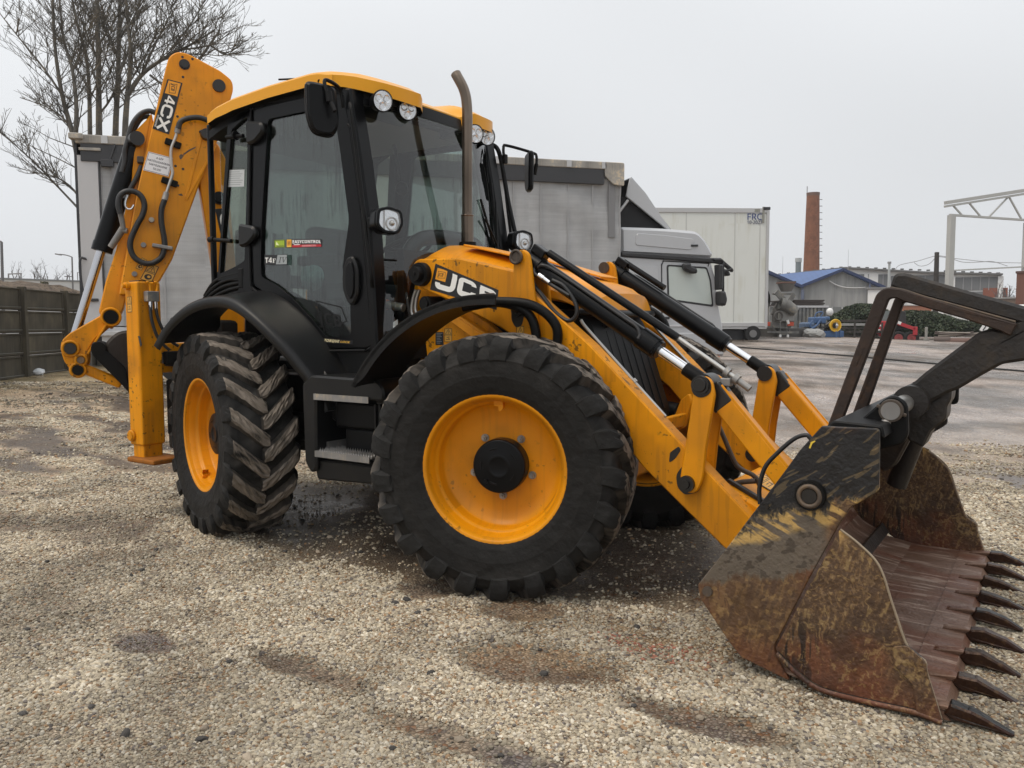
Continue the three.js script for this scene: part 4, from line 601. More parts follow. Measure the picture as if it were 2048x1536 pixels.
{
  const bucket = grp('front_bucket', loader), W = 1.17, TH = 0.022;
  const sideR = zpts([[1644, 852], [1759, 858], [1758, 981], [1742, 992], [1701, 1015], [1678, 1050], [1617, 1160], [1549, 1292], [1553, 1315], [1580, 1363], [1482, 1315], [1458, 1285], [1400, 1197], [1395, 1170], [1452, 1098], [1569, 943], [1600, 900], [1640, 856]], W);
  const sideC = zpts([[1680, 1058], [1719, 1088], [1759, 1132], [1786, 1210], [1817, 1295], [1851, 1322], [1854, 1346], [1885, 1444], [1830, 1424], [1740, 1404], [1644, 1380], [1597, 1349], [1556, 1310], [1550, 1298], [1631, 1149]], W + 0.012);
  for (const sg of [1, -1]) {
    const Z = (a, b) => sg > 0 ? [a, b] : [-b, -a];
    mk('bucket_side', plate(roundPoly(sideR, 0.014), ...Z(W - TH, W), 0.004), sg > 0 ? M.bucketSide : M.clam, bucket);
    mk('clam_side', plate(roundPoly(sideC, 0.010), ...Z(W - TH + 0.014, W + 0.014), 0.005), M.clam, bucket);
    const wp = zpts([[1785, 1292], [1815, 1290], [1851, 1322], [1856, 1350], [1885, 1444], [1832, 1424], [1826, 1370], [1788, 1330]], W + 0.02);
    mk('wear_plate', plate(roundPoly(wp, 0.012), ...Z(W + 0.0142, W + 0.026), 0.004), M.clam, bucket);
    mk('bottom_edge', tube(zpts([[1553, 1308], [1597, 1350], [1644, 1381], [1740, 1406], [1830, 1426], [1884, 1446]], W + 0.016).map(p => V3(p[0], p[1] + 0.004, sg * (W + 0.018))), 0.012, 30, 6), M.clam, bucket);
    mk('worn_edge', tube(zpts([[1681, 1059], [1719, 1089], [1759, 1133], [1786, 1211], [1816, 1294], [1850, 1322], [1854, 1346], [1884, 1442]], W + 0.012).map(p => V3(p[0], p[1], sg * (W + 0.012))), 0.0045, 60, 6), STD({ color: lin(0.30, 0.24, 0.17), roughness: 0.6, metalness: 0.3, bumpMap: rustBump, bumpScale: 0.004 }), bucket);
    const b = z3(1622, 990, W);
    mk('pivot_boss', [cyl([b.x, b.y, (W - 0.01) * sg], [b.x, b.y, (W + 0.026) * sg], 0.058, 0.055, 28)], M.black, bucket);
    mk('pivot_boss', [T(new THREE.TorusGeometry(0.038, 0.009, 8, 26), b.x, b.y, (W + 0.028) * sg)], M.rustySteel, bucket);
    mk('pivot_boss', [cyl([b.x, b.y, (W + 0.02) * sg], [b.x, b.y, (W + 0.031) * sg], 0.030, 0.028, 12)], M.grease, bucket);
    const k = z3(1416, 1182, W); mk('corner_bolt', [cyl([k.x, k.y, (W - 0.03) * sg], [k.x, k.y, (W + 0.012) * sg], 0.022, 0.02, 16)], M.rustySteel, bucket);
    const h = z3(1534, 1012, W); mk('corner_bolt', [cyl([h.x, h.y, (W - 0.03) * sg], [h.x, h.y, (W + 0.008) * sg], 0.008, 0.008, 10)], M.grease, bucket);
    mk('yellow_mark', plate([onZ(1618, 896, W), onZ(1622, 884, W), onZ(1630, 881, W), onZ(1631, 883, W), onZ(1625, 887, W), onZ(1621, 897, W)], ...Z(W + 0.001, W + 0.002), 0), STD({ color: lin(0.7, 0.5, 0.05), roughness: 0.5 }), bucket);
  }
  mk('seam_liner', plate(zpts([[1668, 1050], [1700, 1064], [1600, 1240], [1580, 1300], [1540, 1296], [1606, 1160]], W), -W - 0.004, -W + 0.006, 0.002), M.clam, bucket);
  // moldboard, floor and lip
  const mb = new THREE.CatmullRomCurve3([V3(3.835, 0.10, 0), V3(3.70, 0.17, 0), V3(3.63, 0.30, 0), V3(3.655, 0.48, 0), V3(3.76, 0.66, 0), V3(3.90, 0.83, 0), V3(4.03, 0.95, 0), V3(4.12, 1.0, 0)]);
  const zS = v => lerp(-W + 0.02, W - 0.02, v);
  mk('moldboard', slabGeo(24, 8, (u, v) => { const p = mb.getPoint(u); return V3(p.x, p.y, zS(v)); }, (u, v) => { const p = mb.getPoint(u); return V3(p.x - 0.03, p.y - 0.006, zS(v)); }), M.floor, bucket);
  mk('back_plate', [plate(roundPoly([[3.50, 0.32], [3.62, 0.50], [3.84, 0.84], [3.97, 1.025], [4.02, 1.0], [3.80, 0.76], [3.62, 0.46], [3.60, 0.26], [3.70, 0.10], [3.66, 0.07], [3.53, 0.26]], 0.02), -W + 0.02, W - 0.02, 0.006)], M.wornDark, bucket);
  mk('clam_floor', plate([[3.80, 0.115], [3.86, 0.075], [4.0, 0.05], [4.28, 0.042], [4.28, 0.012], [3.98, 0.016], [3.86, 0.04], [3.80, 0.08]], -W + 0.01, W - 0.01, 0.003), M.floor, bucket);
  mk('clam_floor', plate([[4.262, 0.048], [4.40, 0.042], [4.425, 0.006], [4.262, 0.004]], -W + 0.01, W - 0.01, 0.004), M.floor, bucket);
  mk('clam_heel', plate(roundPoly([[3.83, 0.16], [3.87, 0.10], [3.83, 0.06], [3.79, 0.11]], 0.01), -W + 0.02, W - 0.02, 0.004), M.wornDark, bucket);
  mk('top_beam', [plate(roundPoly([[3.955, 1.0], [4.0, 1.045], [4.17, 1.035], [4.18, 0.99], [4.0, 0.97]], 0.012), -W + 0.03, W - 0.03, 0.006)], M.black, bucket);
  // far rear corner filler seen through the mouth
  mk('clam_arm', plate(roundPoly([[3.99, 0.66], [4.05, 0.70], [4.12, 0.86], [4.10, 0.93], [4.02, 0.93], [3.95, 0.74]], 0.03), -0.12, -0.04, 0.012), M.wornDark, bucket);
  mk('clam_ram', [cyl([4.13, 0.90, -0.25], [4.02, 0.56, -0.3], 0.05), cyl([4.14, 0.90, -0.34], [4.14, 0.90, -0.16], 0.05)], M.forkSteel, bucket);
  // teeth: adapter and point, nine across
  for (let k = 0; k < 9; k++) {
    const z = lerp(W - 0.03, -W + 0.03, k / 8), j = rr(-0.008, 0.008), tooth = grp('tooth', bucket);
    mk('tooth_shank', plate(roundPoly([[4.30 + j, 0.044], [4.32 + j, 0.052], [4.40, 0.062], [4.475, 0.060], [4.50, 0.05], [4.44, 0.03], [4.40, 0.046]], 0.006), z - 0.024, z + 0.024, 0.004), M.floor, tooth);
    const tip = plate(roundPoly([[4.42, 0.068], [4.48, 0.066], [4.545 + j, 0.042], [4.618 + j, 0.006], [4.612 + j, -0.003], [4.50, 0.010], [4.43, 0.012], [4.40, 0.03]], 0.006), z - 0.030, z + 0.030, 0.007);
    { const p = tip.attributes.position; for (let i = 0; i < p.count; i++) { const s = sm(4.45, 4.62, p.getX(i)); p.setZ(i, z + (p.getZ(i) - z) * lerp(1, 0.55, s)); p.setY(i, p.getY(i) + 0.004 * Math.sin(p.getX(i) * 70 + k)); } tip.computeVertexNormals(); }
    mk('tooth_point', tip, M.toothSteel, tooth);
  }
  // hinge bracket and shaft of the fold-over forks
  const zb = 0.96, c = z3(1783, 821, zb);
  mk('hinge_bracket', plate(roundPoly([...zpts([[1700, 858], [1770, 797]], zb), [...onZ(1788, 790, zb), 0.05], [...onZ(1815, 806, zb), 0.05], ...zpts([[1817, 870]], zb), [...onZ(1806, 888, zb), 0.03], ...zpts([[1755, 900], [1710, 890]], zb)], 0.02), zb - 0.03, zb, 0.006), M.black, bucket);
  mk('hinge_bracket', plate(roundPoly([[4.0, 0.98], [4.14, 1.14], [4.20, 1.14], [4.24, 1.08], [4.24, 0.94], [4.06, 0.94]], 0.03), -zb, -zb + 0.03, 0.006), M.black, bucket);
  mk('hinge_bracket', plate(roundPoly([[4.0, 0.98], [4.14, 1.14], [4.20, 1.14], [4.24, 1.08], [4.24, 0.94], [4.06, 0.94]], 0.03), 0.08, 0.11, 0.006), M.black, bucket);
  mk('hinge_shaft', [cyl([c.x, c.y, zb + 0.015], [c.x, c.y, -0.9], 0.036, 0.036, 28)], M.steel, bucket);
  mk('hinge_cap', [cyl([c.x, c.y, zb - 0.002], [c.x, c.y, zb + 0.022], 0.044, 0.042, 28), bx(0.11, 0.014, 0.012, c.x, c.y, zb + 0.004, 0.004, 0, 0, -0.3)], M.rustySteel, bucket);
  mk('hinge_cap', [cyl([c.x, c.y, zb + 0.022], [c.x, c.y, zb + 0.026], 0.034, 0.034, 28)], M.galv, bucket);
  { const n = z3(1772, 848, zb + 0.01); mk('locking_pin', [cyl(n, n.clone().add(V3(-0.07, -0.02, 0.12)), 0.014), T(new THREE.SphereGeometry(0.018, 14, 10), n.x, n.y + 0.006, n.z)], M.galv, bucket); }
  // folded fork: shank, blade and the two welded guard bars
  const fork = grp('folding_fork', loader), z0 = 0.36, z1 = 0.56;
  const zp = (l, z) => l.map(p => { const q = onZ(p[0], p[1], z); return p[2] ? [...q, p[2]] : q; });
  mk('fork_shank', plate(roundPoly(zp([[1789, 798], [1850, 745], [1958, 664], [1985, 656], [2004, 662], [2048, 634], [2130, 575], [2230, 560], [2240, 640], [2130, 700], [2048, 722], [2005, 728], [1965, 750], [1916, 779], [1895, 786], [1870, 800], [1830, 820]], z1), 0.012), z0 + 0.03, z1, 0.012), M.forkSteel, fork);
  mk('fork_boss', [cyl([c.x + 0.02, c.y + 0.005, z0 - 0.02], [c.x + 0.02, c.y + 0.005, z1 + 0.07], 0.068, 0.068, 26), plate(roundPoly(zp([[1812, 838], [1850, 800], [1904, 775], [1902, 800, 0.02], [1894, 812], [1892, 840, 0.02], [1862, 862], [1846, 895], [1815, 880]], z1 - 0.02), 0.01), z0, z1 - 0.02, 0.008)], M.forkSteel, fork);
  mk('fork_blade', plate(roundPoly(zp([[1789, 546, 0.03], [1812, 546], [1930, 580], [2048, 612], [2140, 638], [2130, 672], [2031, 645], [1904, 610], [1800, 582], [1779, 574]], z1), 0.014), z0, z1, 0.012), M.forkSteel, fork);
  const barL = (z, l) => plate(roundPoly(zp(l, z), 0.004), z - 0.045, z, 0.005);
  mk('guard_bar', barL(z1 + 0.02, [[1651, 862], [1753, 586, 0.05], [1772, 574, 0.05], [1800, 578], [1904, 610], [2000, 638], [2035, 648], [2020, 672], [2000, 662], [1923, 636], [1808, 603], [1792, 596], [1777, 597, 0.04], [1676, 862]]), M.barRust, fork);
  mk('guard_bar', barL(z1 - 0.13, [[1692, 862], [1789, 596, 0.03], [1800, 588], [1904, 615], [2000, 640], [1996, 658], [1923, 636], [1818, 606], [1807, 604, 0.03], [1718, 862]]), M.barRust, fork);
  mk('weld_seam', [tube(zp([[1781, 575], [1810, 581], [1850, 594], [1904, 608.5], [1960, 624], [2031, 644]], z1).map((p, i) => V3(p[0], p[1], z1 + 0.004)), 0.006, 60, 6)], M.rustySteel, fork);
}
// ---------------------------------------------------------------- rear frame, stabilisers, boom, dipper
{
  const q4 = (p, z) => p.map(k => z3(k[0], k[1], z));
  for (const sg of [1, -1]) {
    const s = grp('stabiliser', loader), x0 = -0.965, x1 = -0.80, z0 = 0.765, z1 = 0.95;
    const B = (a, b, y0, y1, ox = 0, oz = 0) => bx(b[0] - a[0], y1 - y0, b[1] - a[1], (a[0] + b[0]) / 2 + ox, (y0 + y1) / 2, sg * (a[1] + b[1]) / 2 + oz, 0.016);
    mk('outer_tube', [B([x0, z0], [x1, z1], 0.53, 1.725)], M.yellowDirty, s);
    mk('inner_leg', [B([x0 + 0.015, z0 + 0.015], [x1 - 0.012, z1 - 0.012], 0.42, 0.82)], M.yellowDirty, s);
    mk('foot_pivot', [cyl([(x0 + x1) / 2 - 0.045, 0.60, sg * (z0 - 0.01)], [(x0 + x1) / 2 - 0.045, 0.60, sg * (z1 + 0.025)], 0.032), T(new THREE.TorusGeometry(0.034, 0.010, 8, 20), (x0 + x1) / 2 - 0.045, 0.60, sg * (z1 + 0.01))], M.yellowDirty, s);
    mk('foot_pad', [bx(0.34, 0.04, 0.26, x1 + 0.0, 0.425, sg * 0.85, 0.016)], STD({ map: paintB, color: lin(0.42, 0.36, 0.3), roughness: 0.8 }), s);
    const c = z3(256, 572, z1);
    mk('leg_pin', [cyl([c.x + 0.005, c.y, sg * (z1 - 0.01)], [c.x + 0.005, c.y, sg * (z1 + 0.028)], 0.030, 0.028, 18), cyl([c.x + 0.005, c.y, sg * z1], [c.x + 0.005, c.y, sg * (z1 + 0.05)], 0.017, 0.017, 6)], M.yellow, s);
    // valve block and hoses on the front face
    const F = (px, py) => { const r = onX(px, py, x1 + 0.004); return V3(x1 + 0.004, r[0], sg * r[1]); };
    const vb = F(299, 593);
    mk('valve_block', [bx(0.05, 0.075, 0.095, vb.x + 0.025, vb.y, vb.z, 0.006)], M.galv, s);
    mk('leg_hose', [tube([F(295, 610), F(297, 640), F(306, 672), F(318, 690), F(328, 700)].map((p, i) => p.add(V3(0.03 + i * 0.01, 0, 0))), 0.0115, 40, 10), tube([F(306, 608), F(309, 635), F(318, 660), F(330, 680), F(345, 692)].map((p, i) => p.add(V3(0.03 + i * 0.01, 0, 0))), 0.0115, 40, 10)], M.hose, s);
    mk('hose_fitting', [cyl(F(296, 603).add(V3(0.03, 0, 0)), F(296, 620).add(V3(0.03, 0, 0)), 0.014), cyl(F(306, 603).add(V3(0.03, 0, 0)), F(307, 618).add(V3(0.03, 0, 0)), 0.014)], M.chrome, s);
    mk('leg_loop', [tube([F(287, 566), F(292, 565), F(295, 572), F(296, 586)].map(p => p.add(V3(0.03, 0, 0))), 0.009, 20), tube([F(303, 566), F(307, 565), F(310, 572), F(308, 586)].map(p => p.add(V3(0.03, 0, 0))), 0.009, 20)], M.yellow, s);
    mk('leg_cap', bx(0.12, 0.01, 0.13, (x0 + x1) / 2, 1.728, sg * (z0 + z1) / 2, 0), M.grease, s);
    if (sg > 0) {
      print('sticker', q4([[254, 594], [263, 593], [264, 624], [255, 625]], z1 + 0.002), warnA, s);
      mk('paint_scar', plate(roundPoly(zpts([[276, 672], [280, 672], [284, 690], [281, 694]], z1), 0.004), z1 - 0.001, z1 + 0.0015, 0.0004), M.grease, s);
      mk('red_white_strip', bx(0.04, 0.50, 0.004, x0 - 0.03, 1.0, 0.90, 0), STD({ color: lin(0.7, 0.62, 0.62), roughness: 0.4 }), s);
    }
  }
  mk('rear_frame', [bx(0.08, 0.07, 1.56, -0.87, 1.24, 0, 0.012), bx(0.08, 0.07, 1.56, -0.87, 1.09, 0, 0.012)], M.yellowDirty, loader);
  mk('rear_frame', [bx(0.10, 0.42, 1.5, -0.76, 0.80, 0, 0.02), bx(0.5, 0.3, 0.7, -0.55, 0.86, 0, 0.03), bx(0.06, 0.10, 1.5, -0.80, 1.165, 0, 0.01)], M.dark, loader);
  mk('rear_hose', [tube([[-0.82, 1.12, 0.74], [-0.8, 1.10, 0.5], [-0.8, 1.13, 0.2], [-0.82, 1.1, -0.2]], 0.014, 40), tube([[-0.81, 1.17, 0.74], [-0.79, 1.15, 0.5], [-0.8, 1.16, 0.2], [-0.82, 1.15, -0.2]], 0.014, 40)], M.hose, loader);
  mk('kingpost', [bx(0.22, 0.9, 0.3, -1.05, 1.0, 0, 0.03), cyl([-1.12, 0.6, 0], [-1.12, 1.5, 0], 0.09)], M.dark, loader);
}
// the backhoe is slewed to the machine's right, so that its broad side faces the front right corner
{
  const SX = -1.10, TH = 1.0, SN = V3(Math.sin(TH), 0, Math.cos(TH)), SX3 = V3(Math.cos(TH), 0, -Math.sin(TH)), SO = V3(SX, 0, 0);
  const onZ = (px, py, z) => { const r = rayDir(px, py), o = SO.clone().addScaledVector(SN, z).sub(EYE), t = o.dot(SN) / r.dot(SN), p = EYE.clone().addScaledVector(r, t).sub(SO); return [p.dot(SX3), p.y]; };
  const z3 = (px, py, z) => { const p = onZ(px, py, z); return V3(p[0], p[1], z); }, zpts = (l, z) => l.map(p => onZ(p[0], p[1], z));
  const q4 = (p, z) => p.map(k => z3(k[0], k[1], z)), sgrp = n => grp(n, loader, [SX, 0, 0], TH);
  // boom: from the king post up to the dipper's hinge
  const boom = sgrp('boom'), bz = 0.115;
  const bpx = [[424, 278], [436, 288], [452, 318], [474, 560], [478, 610], [446, 640], [436, 600], [398, 366], [405, 330]];
  mk('boom_beam', plate(roundPoly(zpts(bpx, bz), 0.03), -bz, bz, 0.01), M.yellow, boom);
  { const a = onZ(462, 600, bz); mk('boom_foot', plate(roundPoly([[a[0] - 0.12, a[1] + 0.1], [a[0] + 0.12, a[1] + 0.1], [0.14, 1.2], [0.10, 0.95], [-0.10, 0.95], [-0.14, 1.2]], 0.05), -0.13, 0.13, 0.012), M.yellow, boom); }
  mk('boom_rib', [plate(roundPoly(zpts([[425, 352], [432, 352], [441, 385], [434, 388]], bz), 0.01), bz - 0.01, bz + 0.018, 0.006)], M.yellow, boom);
  { const p = z3(438, 397, bz); mk('boom_pin', [cyl([p.x, p.y, -bz - 0.05], [p.x, p.y, bz + 0.05], 0.05), cyl([p.x, p.y, bz + 0.04], [p.x, p.y, bz + 0.07], 0.035)], M.black, boom); }
  print('decal', q4([[430, 418], [452, 416], [462, 480], [444, 482]], bz + 0.002), canvasTex(128, 256, c => { c.fillStyle = '#131416'; c.fillRect(0, 0, 128, 256); c.fillStyle = '#e8e8e2'; c.beginPath(); c.ellipse(80, 110, 46, 70, 0, 0, 6.3); c.fill(); c.fillStyle = '#131416'; c.beginPath(); c.ellipse(82, 110, 22, 44, 0, 0, 6.3); c.fill(); }), boom);
  mk('boom_ram', [cyl([0.16, 2.2, -0.02], [0.14, 1.5, -0.02], 0.05), cyl([0.14, 1.5, -0.02], [0.10, 1.1, -0.02], 0.03)], M.black, boom);
  // dipper
  const dip = sgrp('dipper'), dz = 0.17;
  const dpx = [[331, 137, 0.05], [338, 112, 0.08], [356, 102, 0.06], [378, 108], [440, 141], [464, 160, 0.08], [467, 178, 0.05], [456, 218], [440, 268], [428, 294, 0.04], [400, 364], [345, 516], [320, 560], [300, 585], [238, 590], [246, 545], [259, 470], [275, 379]];
  mk('dipper_beam', plate(roundPoly(dpx.map(p => { const q = onZ(p[0], p[1], dz); return p[2] ? [...q, p[2]] : q; }), 0.02), -0.06, dz, 0.008), M.yellow, dip);
  const fz = 0.10, fpx = [[303, 225], [292, 240], [266, 266], [263, 290], [266, 300], [264, 356], [254, 405], [232, 500], [212, 560], [197, 624], [222, 660], [246, 620], [262, 560], [290, 420], [310, 260]];
  mk('dipper_beam', plate(roundPoly(zpts(fpx, fz), 0.02), -0.10, fz, 0.01), M.yellow, dip);
  mk('dipper_rib', [barAB(z3(404, 270, dz), z3(372, 396, dz), 0.012, 0.02), barAB(z3(432, 292, dz), z3(372, 400, dz), 0.012, 0.02)], M.yellow, dip);
  { const p = z3(412, 270, dz); mk('dipper_pin', [plate(roundPoly(zpts([[396, 262], [410, 258], [420, 263], [430, 278], [424, 284], [410, 281]], dz), 0.02), dz, dz + 0.015, 0.004), cyl([p.x, p.y, dz], [p.x, p.y, dz + 0.06], 0.045, 0.04, 26)], M.grease, dip); }
  { const p = z3(438, 172, dz); mk('dipper_pin', [cyl([p.x, p.y, dz - 0.01], [p.x, p.y, dz + 0.02], 0.052, 0.048, 28)], M.grease, dip); }
  { const p = z3(369, 129, dz); mk('dipper_pin', [cyl([p.x, p.y, dz - 0.01], [p.x, p.y, dz + 0.008], 0.042, 0.04, 26), cyl([p.x, p.y, dz], [p.x, p.y, dz + 0.02], 0.034, 0.032, 8)], M.grease, dip); }
  { const p = z3(275, 280, fz); mk('dipper_pin', [cyl([p.x - 0.02, p.y, fz - 0.02], [p.x, p.y, fz + 0.07], 0.058, 0.055, 24)], M.grease, dip); }
  for (const q of [[365, 114], [366, 154], [355, 233], [351, 332], [366, 338], [356, 371], [385, 118]]) { const p = z3(q[0], q[1], dz); mk('bolt_hole', cyl([p.x, p.y, dz - 0.004], [p.x, p.y, dz + 0.0015], 0.010, 0.010, 12), M.grease, dip); }
  for (const q of [[303, 440], [287, 490], [269, 548]]) { const p = z3(q[0], q[1], dz); mk('lug', [cyl([p.x, p.y, dz - 0.004], [p.x, p.y, dz + 0.028], 0.021, 0.019, 16)], M.galv, dip); }
  mk('paint_scar', [plate(roundPoly(zpts([[358, 312], [362, 308], [368, 311], [363, 318], [360, 319]], dz), 0.006), dz, dz + 0.0014, 0.0004), plate(roundPoly(zpts([[366, 308], [378, 299], [392, 293], [391, 296], [378, 303], [367, 311]], dz), 0.003), dz, dz + 0.0014, 0.0004), plate(roundPoly(zpts([[356, 389], [363, 387], [366, 392], [359, 391]], dz), 0.003), dz, dz + 0.0014, 0.0004)], M.rustySteel, dip);
  // hoses along the dipper
  const Hz = (l, z) => l.map(p => z3(p[0], p[1], z));
  mk('dipper_hose', tube(Hz([[356, 258], [362, 243], [380, 236], [402, 236], [424, 246], [440, 262], [447, 276], [448, 300]], dz + 0.05), 0.021, 80, 12), M.hose, dip);
  mk('dipper_pipe', tube(Hz([[356, 256], [351, 275], [342, 300], [343, 330], [345, 348], [338, 370], [330, 395]], dz + 0.035), 0.012, 60, 12), M.steel, dip);
  mk('pipe_clamp', [bx(0.12, 0.05, 0.03, ...z3(346, 287, dz + 0.02).toArray(), 0.008, 0, 0, -0.3)], M.dark, dip);
  mk('pipe_clamp', [bx(0.12, 0.05, 0.03, ...z3(339, 364, dz + 0.02).toArray(), 0.008, 0, 0, -0.3)], M.dark, dip);
  mk('hose_fitting', [cyl(z3(357, 254, dz + 0.045), z3(354, 266, dz + 0.04), 0.024, 0.022, 8), cyl(z3(333, 385, dz + 0.04), z3(329, 400, dz + 0.045), 0.022, 0.024, 8)], M.galv, dip);
  mk('dipper_hose', tube(Hz([[329, 400], [323, 420], [323, 445], [328, 475], [329, 495], [322, 515], [305, 526], [288, 526], [270, 516], [261, 498], [262, 478], [274, 450], [285, 430], [289, 410], [282, 392], [268, 383], [252, 383], [240, 392], [237, 410], [241, 428]], dz + 0.05), 0.0215, 160, 12), M.hose, dip);
  mk('pipe_clamp', [bx(0.15, 0.03, 0.07, ...z3(325, 494, dz + 0.04).toArray(), 0.008, 0, 0, -0.15)], M.galv, dip);
  mk('hose_fitting', [cyl(z3(241, 425, dz + 0.03), z3(247, 458, dz + 0.02), 0.022, 0.018, 14), cyl(z3(247, 456, dz), z3(222, 494, dz - 0.05), 0.028, 0.026, 16), cyl(z3(255, 462, dz + 0.01), z3(244, 460, dz), 0.022)], M.galv, dip);
  mk('dipper_pipe', tube(Hz([[256, 390], [251, 405], [253, 416], [262, 418], [268, 410]], dz + 0.02), 0.009, 30), M.chrome, dip);
  mk('dipper_hose', tube(Hz([[312, 226], [298, 222], [282, 228], [268, 244], [260, 264], [256, 282], [250, 302], [250, 322], [244, 345]], 0.09), 0.021, 80, 12), M.hose, dip);
  mk('dipper_hose', tube(Hz([[300, 232], [284, 236], [272, 252], [262, 275], [257, 300]], 0.05), 0.018, 60, 12), M.hose, dip);
  mk('dipper_hose', tube(Hz([[283, 332], [275, 352], [264, 372], [250, 398]], 0.12), 0.019, 30, 12), M.hose, dip);
  mk('pipe_clamp', [bx(0.05, 0.05, 0.06, ...z3(281, 320, 0.13).toArray(), 0.008)], M.rustySteel, dip);
  // bucket ram
  const ram = sgrp('bucket_ram');
  mk('ram_barrel', [cyl(z3(276, 272, 0.03), z3(203, 500, 0.03), 0.072, 0.072, 28), cyl(z3(208, 486, 0.03), z3(203, 503, 0.03), 0.078, 0.078, 28)], M.gloss, ram);
  mk('ram_rod', cyl(z3(203, 500, 0.03), z3(151, 668, 0.03), 0.034, 0.034, 28), STD({ color: lin(0.50, 0.50, 0.52), metalness: 1, roughness: 0.12 }), ram);
  // tipping link, toggle and the curled digging bucket
  const lz = 0.16;
  const lpx = [[199, 632], [212, 623, 0.05], [232, 622, 0.06], [238, 642, 0.04], [234, 650], [214, 656], [190, 678], [175, 702], [176, 716], [173, 737, 0.04], [158, 752, 0.05], [144, 745, 0.04], [128, 722], [121, 700, 0.05], [122, 682, 0.06], [138, 667]];
  const lpts = roundPoly(lpx.map(p => { const q = onZ(p[0], p[1], lz); return p[2] ? [...q, p[2]] : q; }), 0.02);
  const tl = sgrp('tipping_link');
  mk('link_plate', plate(lpts, lz - 0.035, lz, 0.008), M.yellowDirty, tl); mk('link_plate', plate(lpts, -lz + 0.02, -lz + 0.055, 0.008), M.yellowDirty, tl);
  mk('link_rib', [barAB(z3(212, 650, lz + 0.01), z3(175, 708, lz + 0.01), 0.03, 0.016)], M.yellowDirty, tl);
  for (const [q, r, m] of [[[222, 634], 0.052, M.dark], [[141, 697], 0.042, M.grease], [[162, 720], 0.026, M.rustySteel], [[156, 740], 0.038, M.dark]]) { const p = z3(q[0], q[1], lz); mk('link_pin', [cyl([p.x, p.y, -lz], [p.x, p.y, lz + 0.03], r, r, 24)], m, tl); mk('pin_ring', [T(new THREE.TorusGeometry(r + 0.012, 0.012, 8, 26), p.x, p.y, lz + 0.006)], M.yellowDirty, tl); }
  mk('toggle_bar', barAB(z3(163, 735, 0.10), z3(244, 768, 0.10), 0.10, 0.075, V3(0, 1, 0), 0.02), M.yellowDirty, tl);
  const db = sgrp('digging_bucket'), pb = 0.22;
  mk('bucket_ear', plate(roundPoly(zpts([[186, 682], [200, 688], [212, 700], [252, 735], [262, 790], [240, 766], [186, 712], [180, 698]], pb), 0.04), pb - 0.05, pb, 0.01), M.black, db);
  mk('bucket_ear', plate(roundPoly(zpts([[186, 682], [200, 688], [212, 700], [252, 735], [262, 790], [240, 766], [186, 712], [180, 698]], pb), 0.04), -pb, -pb + 0.05, 0.01), M.black, db);
  mk('bucket_bowl', plate(roundPoly([...zpts([[205, 690], [235, 662], [268, 660], [292, 690], [300, 740], [282, 782], [255, 776], [230, 745]], pb)], 0.06), -0.3, 0.2, 0.02), M.wornDark, db);
  mk('ear_pin', [cyl([...onZ(197, 697, pb), -pb], [...onZ(197, 697, pb), pb + 0.012], 0.05, 0.05, 24)], M.dark, db);
  mk('bucket_blade', [plate(roundPoly(zpts([[325, 668], [342, 635], [358, 634], [346, 650], [334, 672]], -0.1), 0.01), -0.3, 0.05, 0.01)], M.wornDark, db);
  mk('bucket_blade', [plate(roundPoly(zpts([[372, 668], [396, 650], [410, 648], [412, 670]], -0.1), 0.01), -0.2, 0.0, 0.01)], M.wornDark, db);
  // lettering
  print('decal', q4([[365, 166], [338, 269], [305, 257], [335, 158]], dz + 0.003), canvasTex(420, 132, (c, w, h) => {
    c.fillStyle = '#141517'; c.fillRect(0, 0, w, h); drawLogo(c, 8, 12, 108, 108); c.strokeStyle = '#efeee9'; c.fillStyle = '#efeee9'; c.lineWidth = 20; c.lineJoin = 'round';
    c.font = font(118); c.save(); c.translate(128, 102); c.scale(1.06, 0.98); c.fillText('4', 0, 0); c.restore();
    c.beginPath(); c.moveTo(296, 50); c.quadraticCurveTo(296, 26, 270, 26); c.lineTo(238, 26); c.quadraticCurveTo(212, 26, 212, 50); c.lineTo(212, 76); c.quadraticCurveTo(212, 98, 238, 98); c.lineTo(270, 98); c.quadraticCurveTo(296, 98, 296, 76); c.stroke();
    c.beginPath(); c.moveTo(318, 20); c.lineTo(404, 102); c.moveTo(404, 20); c.lineTo(318, 102); c.stroke(); c.font = font(17); c.fillText('SITEMASTER', 300, 124, 110);
  }), dip);
  print('sign', q4([[297, 303], [346, 316], [337, 353], [286, 340]], dz + 0.004), canvasTex(360, 260, (c, w, h) => {
    c.fillStyle = '#e9e8ea'; c.fillRect(0, 0, w, h); c.strokeStyle = '#3a3234'; c.lineWidth = 5; c.strokeRect(10, 10, w - 20, h - 20); c.fillStyle = '#2c2a30'; c.font = font(38); c.textAlign = 'center';
    ['A GÉP', 'HATÓSUGARÁBAN', 'TARTÓZKODNI', 'TILOS!'].forEach((s, i) => c.fillText(s, w / 2, 70 + i * 50, w - 36));
  }), dip);
  print('sticker', q4([[284, 515], [294, 520], [283, 541], [271, 536]], dz + 0.003), warnB, dip);
  print('sticker', q4([[298, 526], [318, 534], [303, 566], [280, 558]], dz + 0.003), warnB, dip);
}
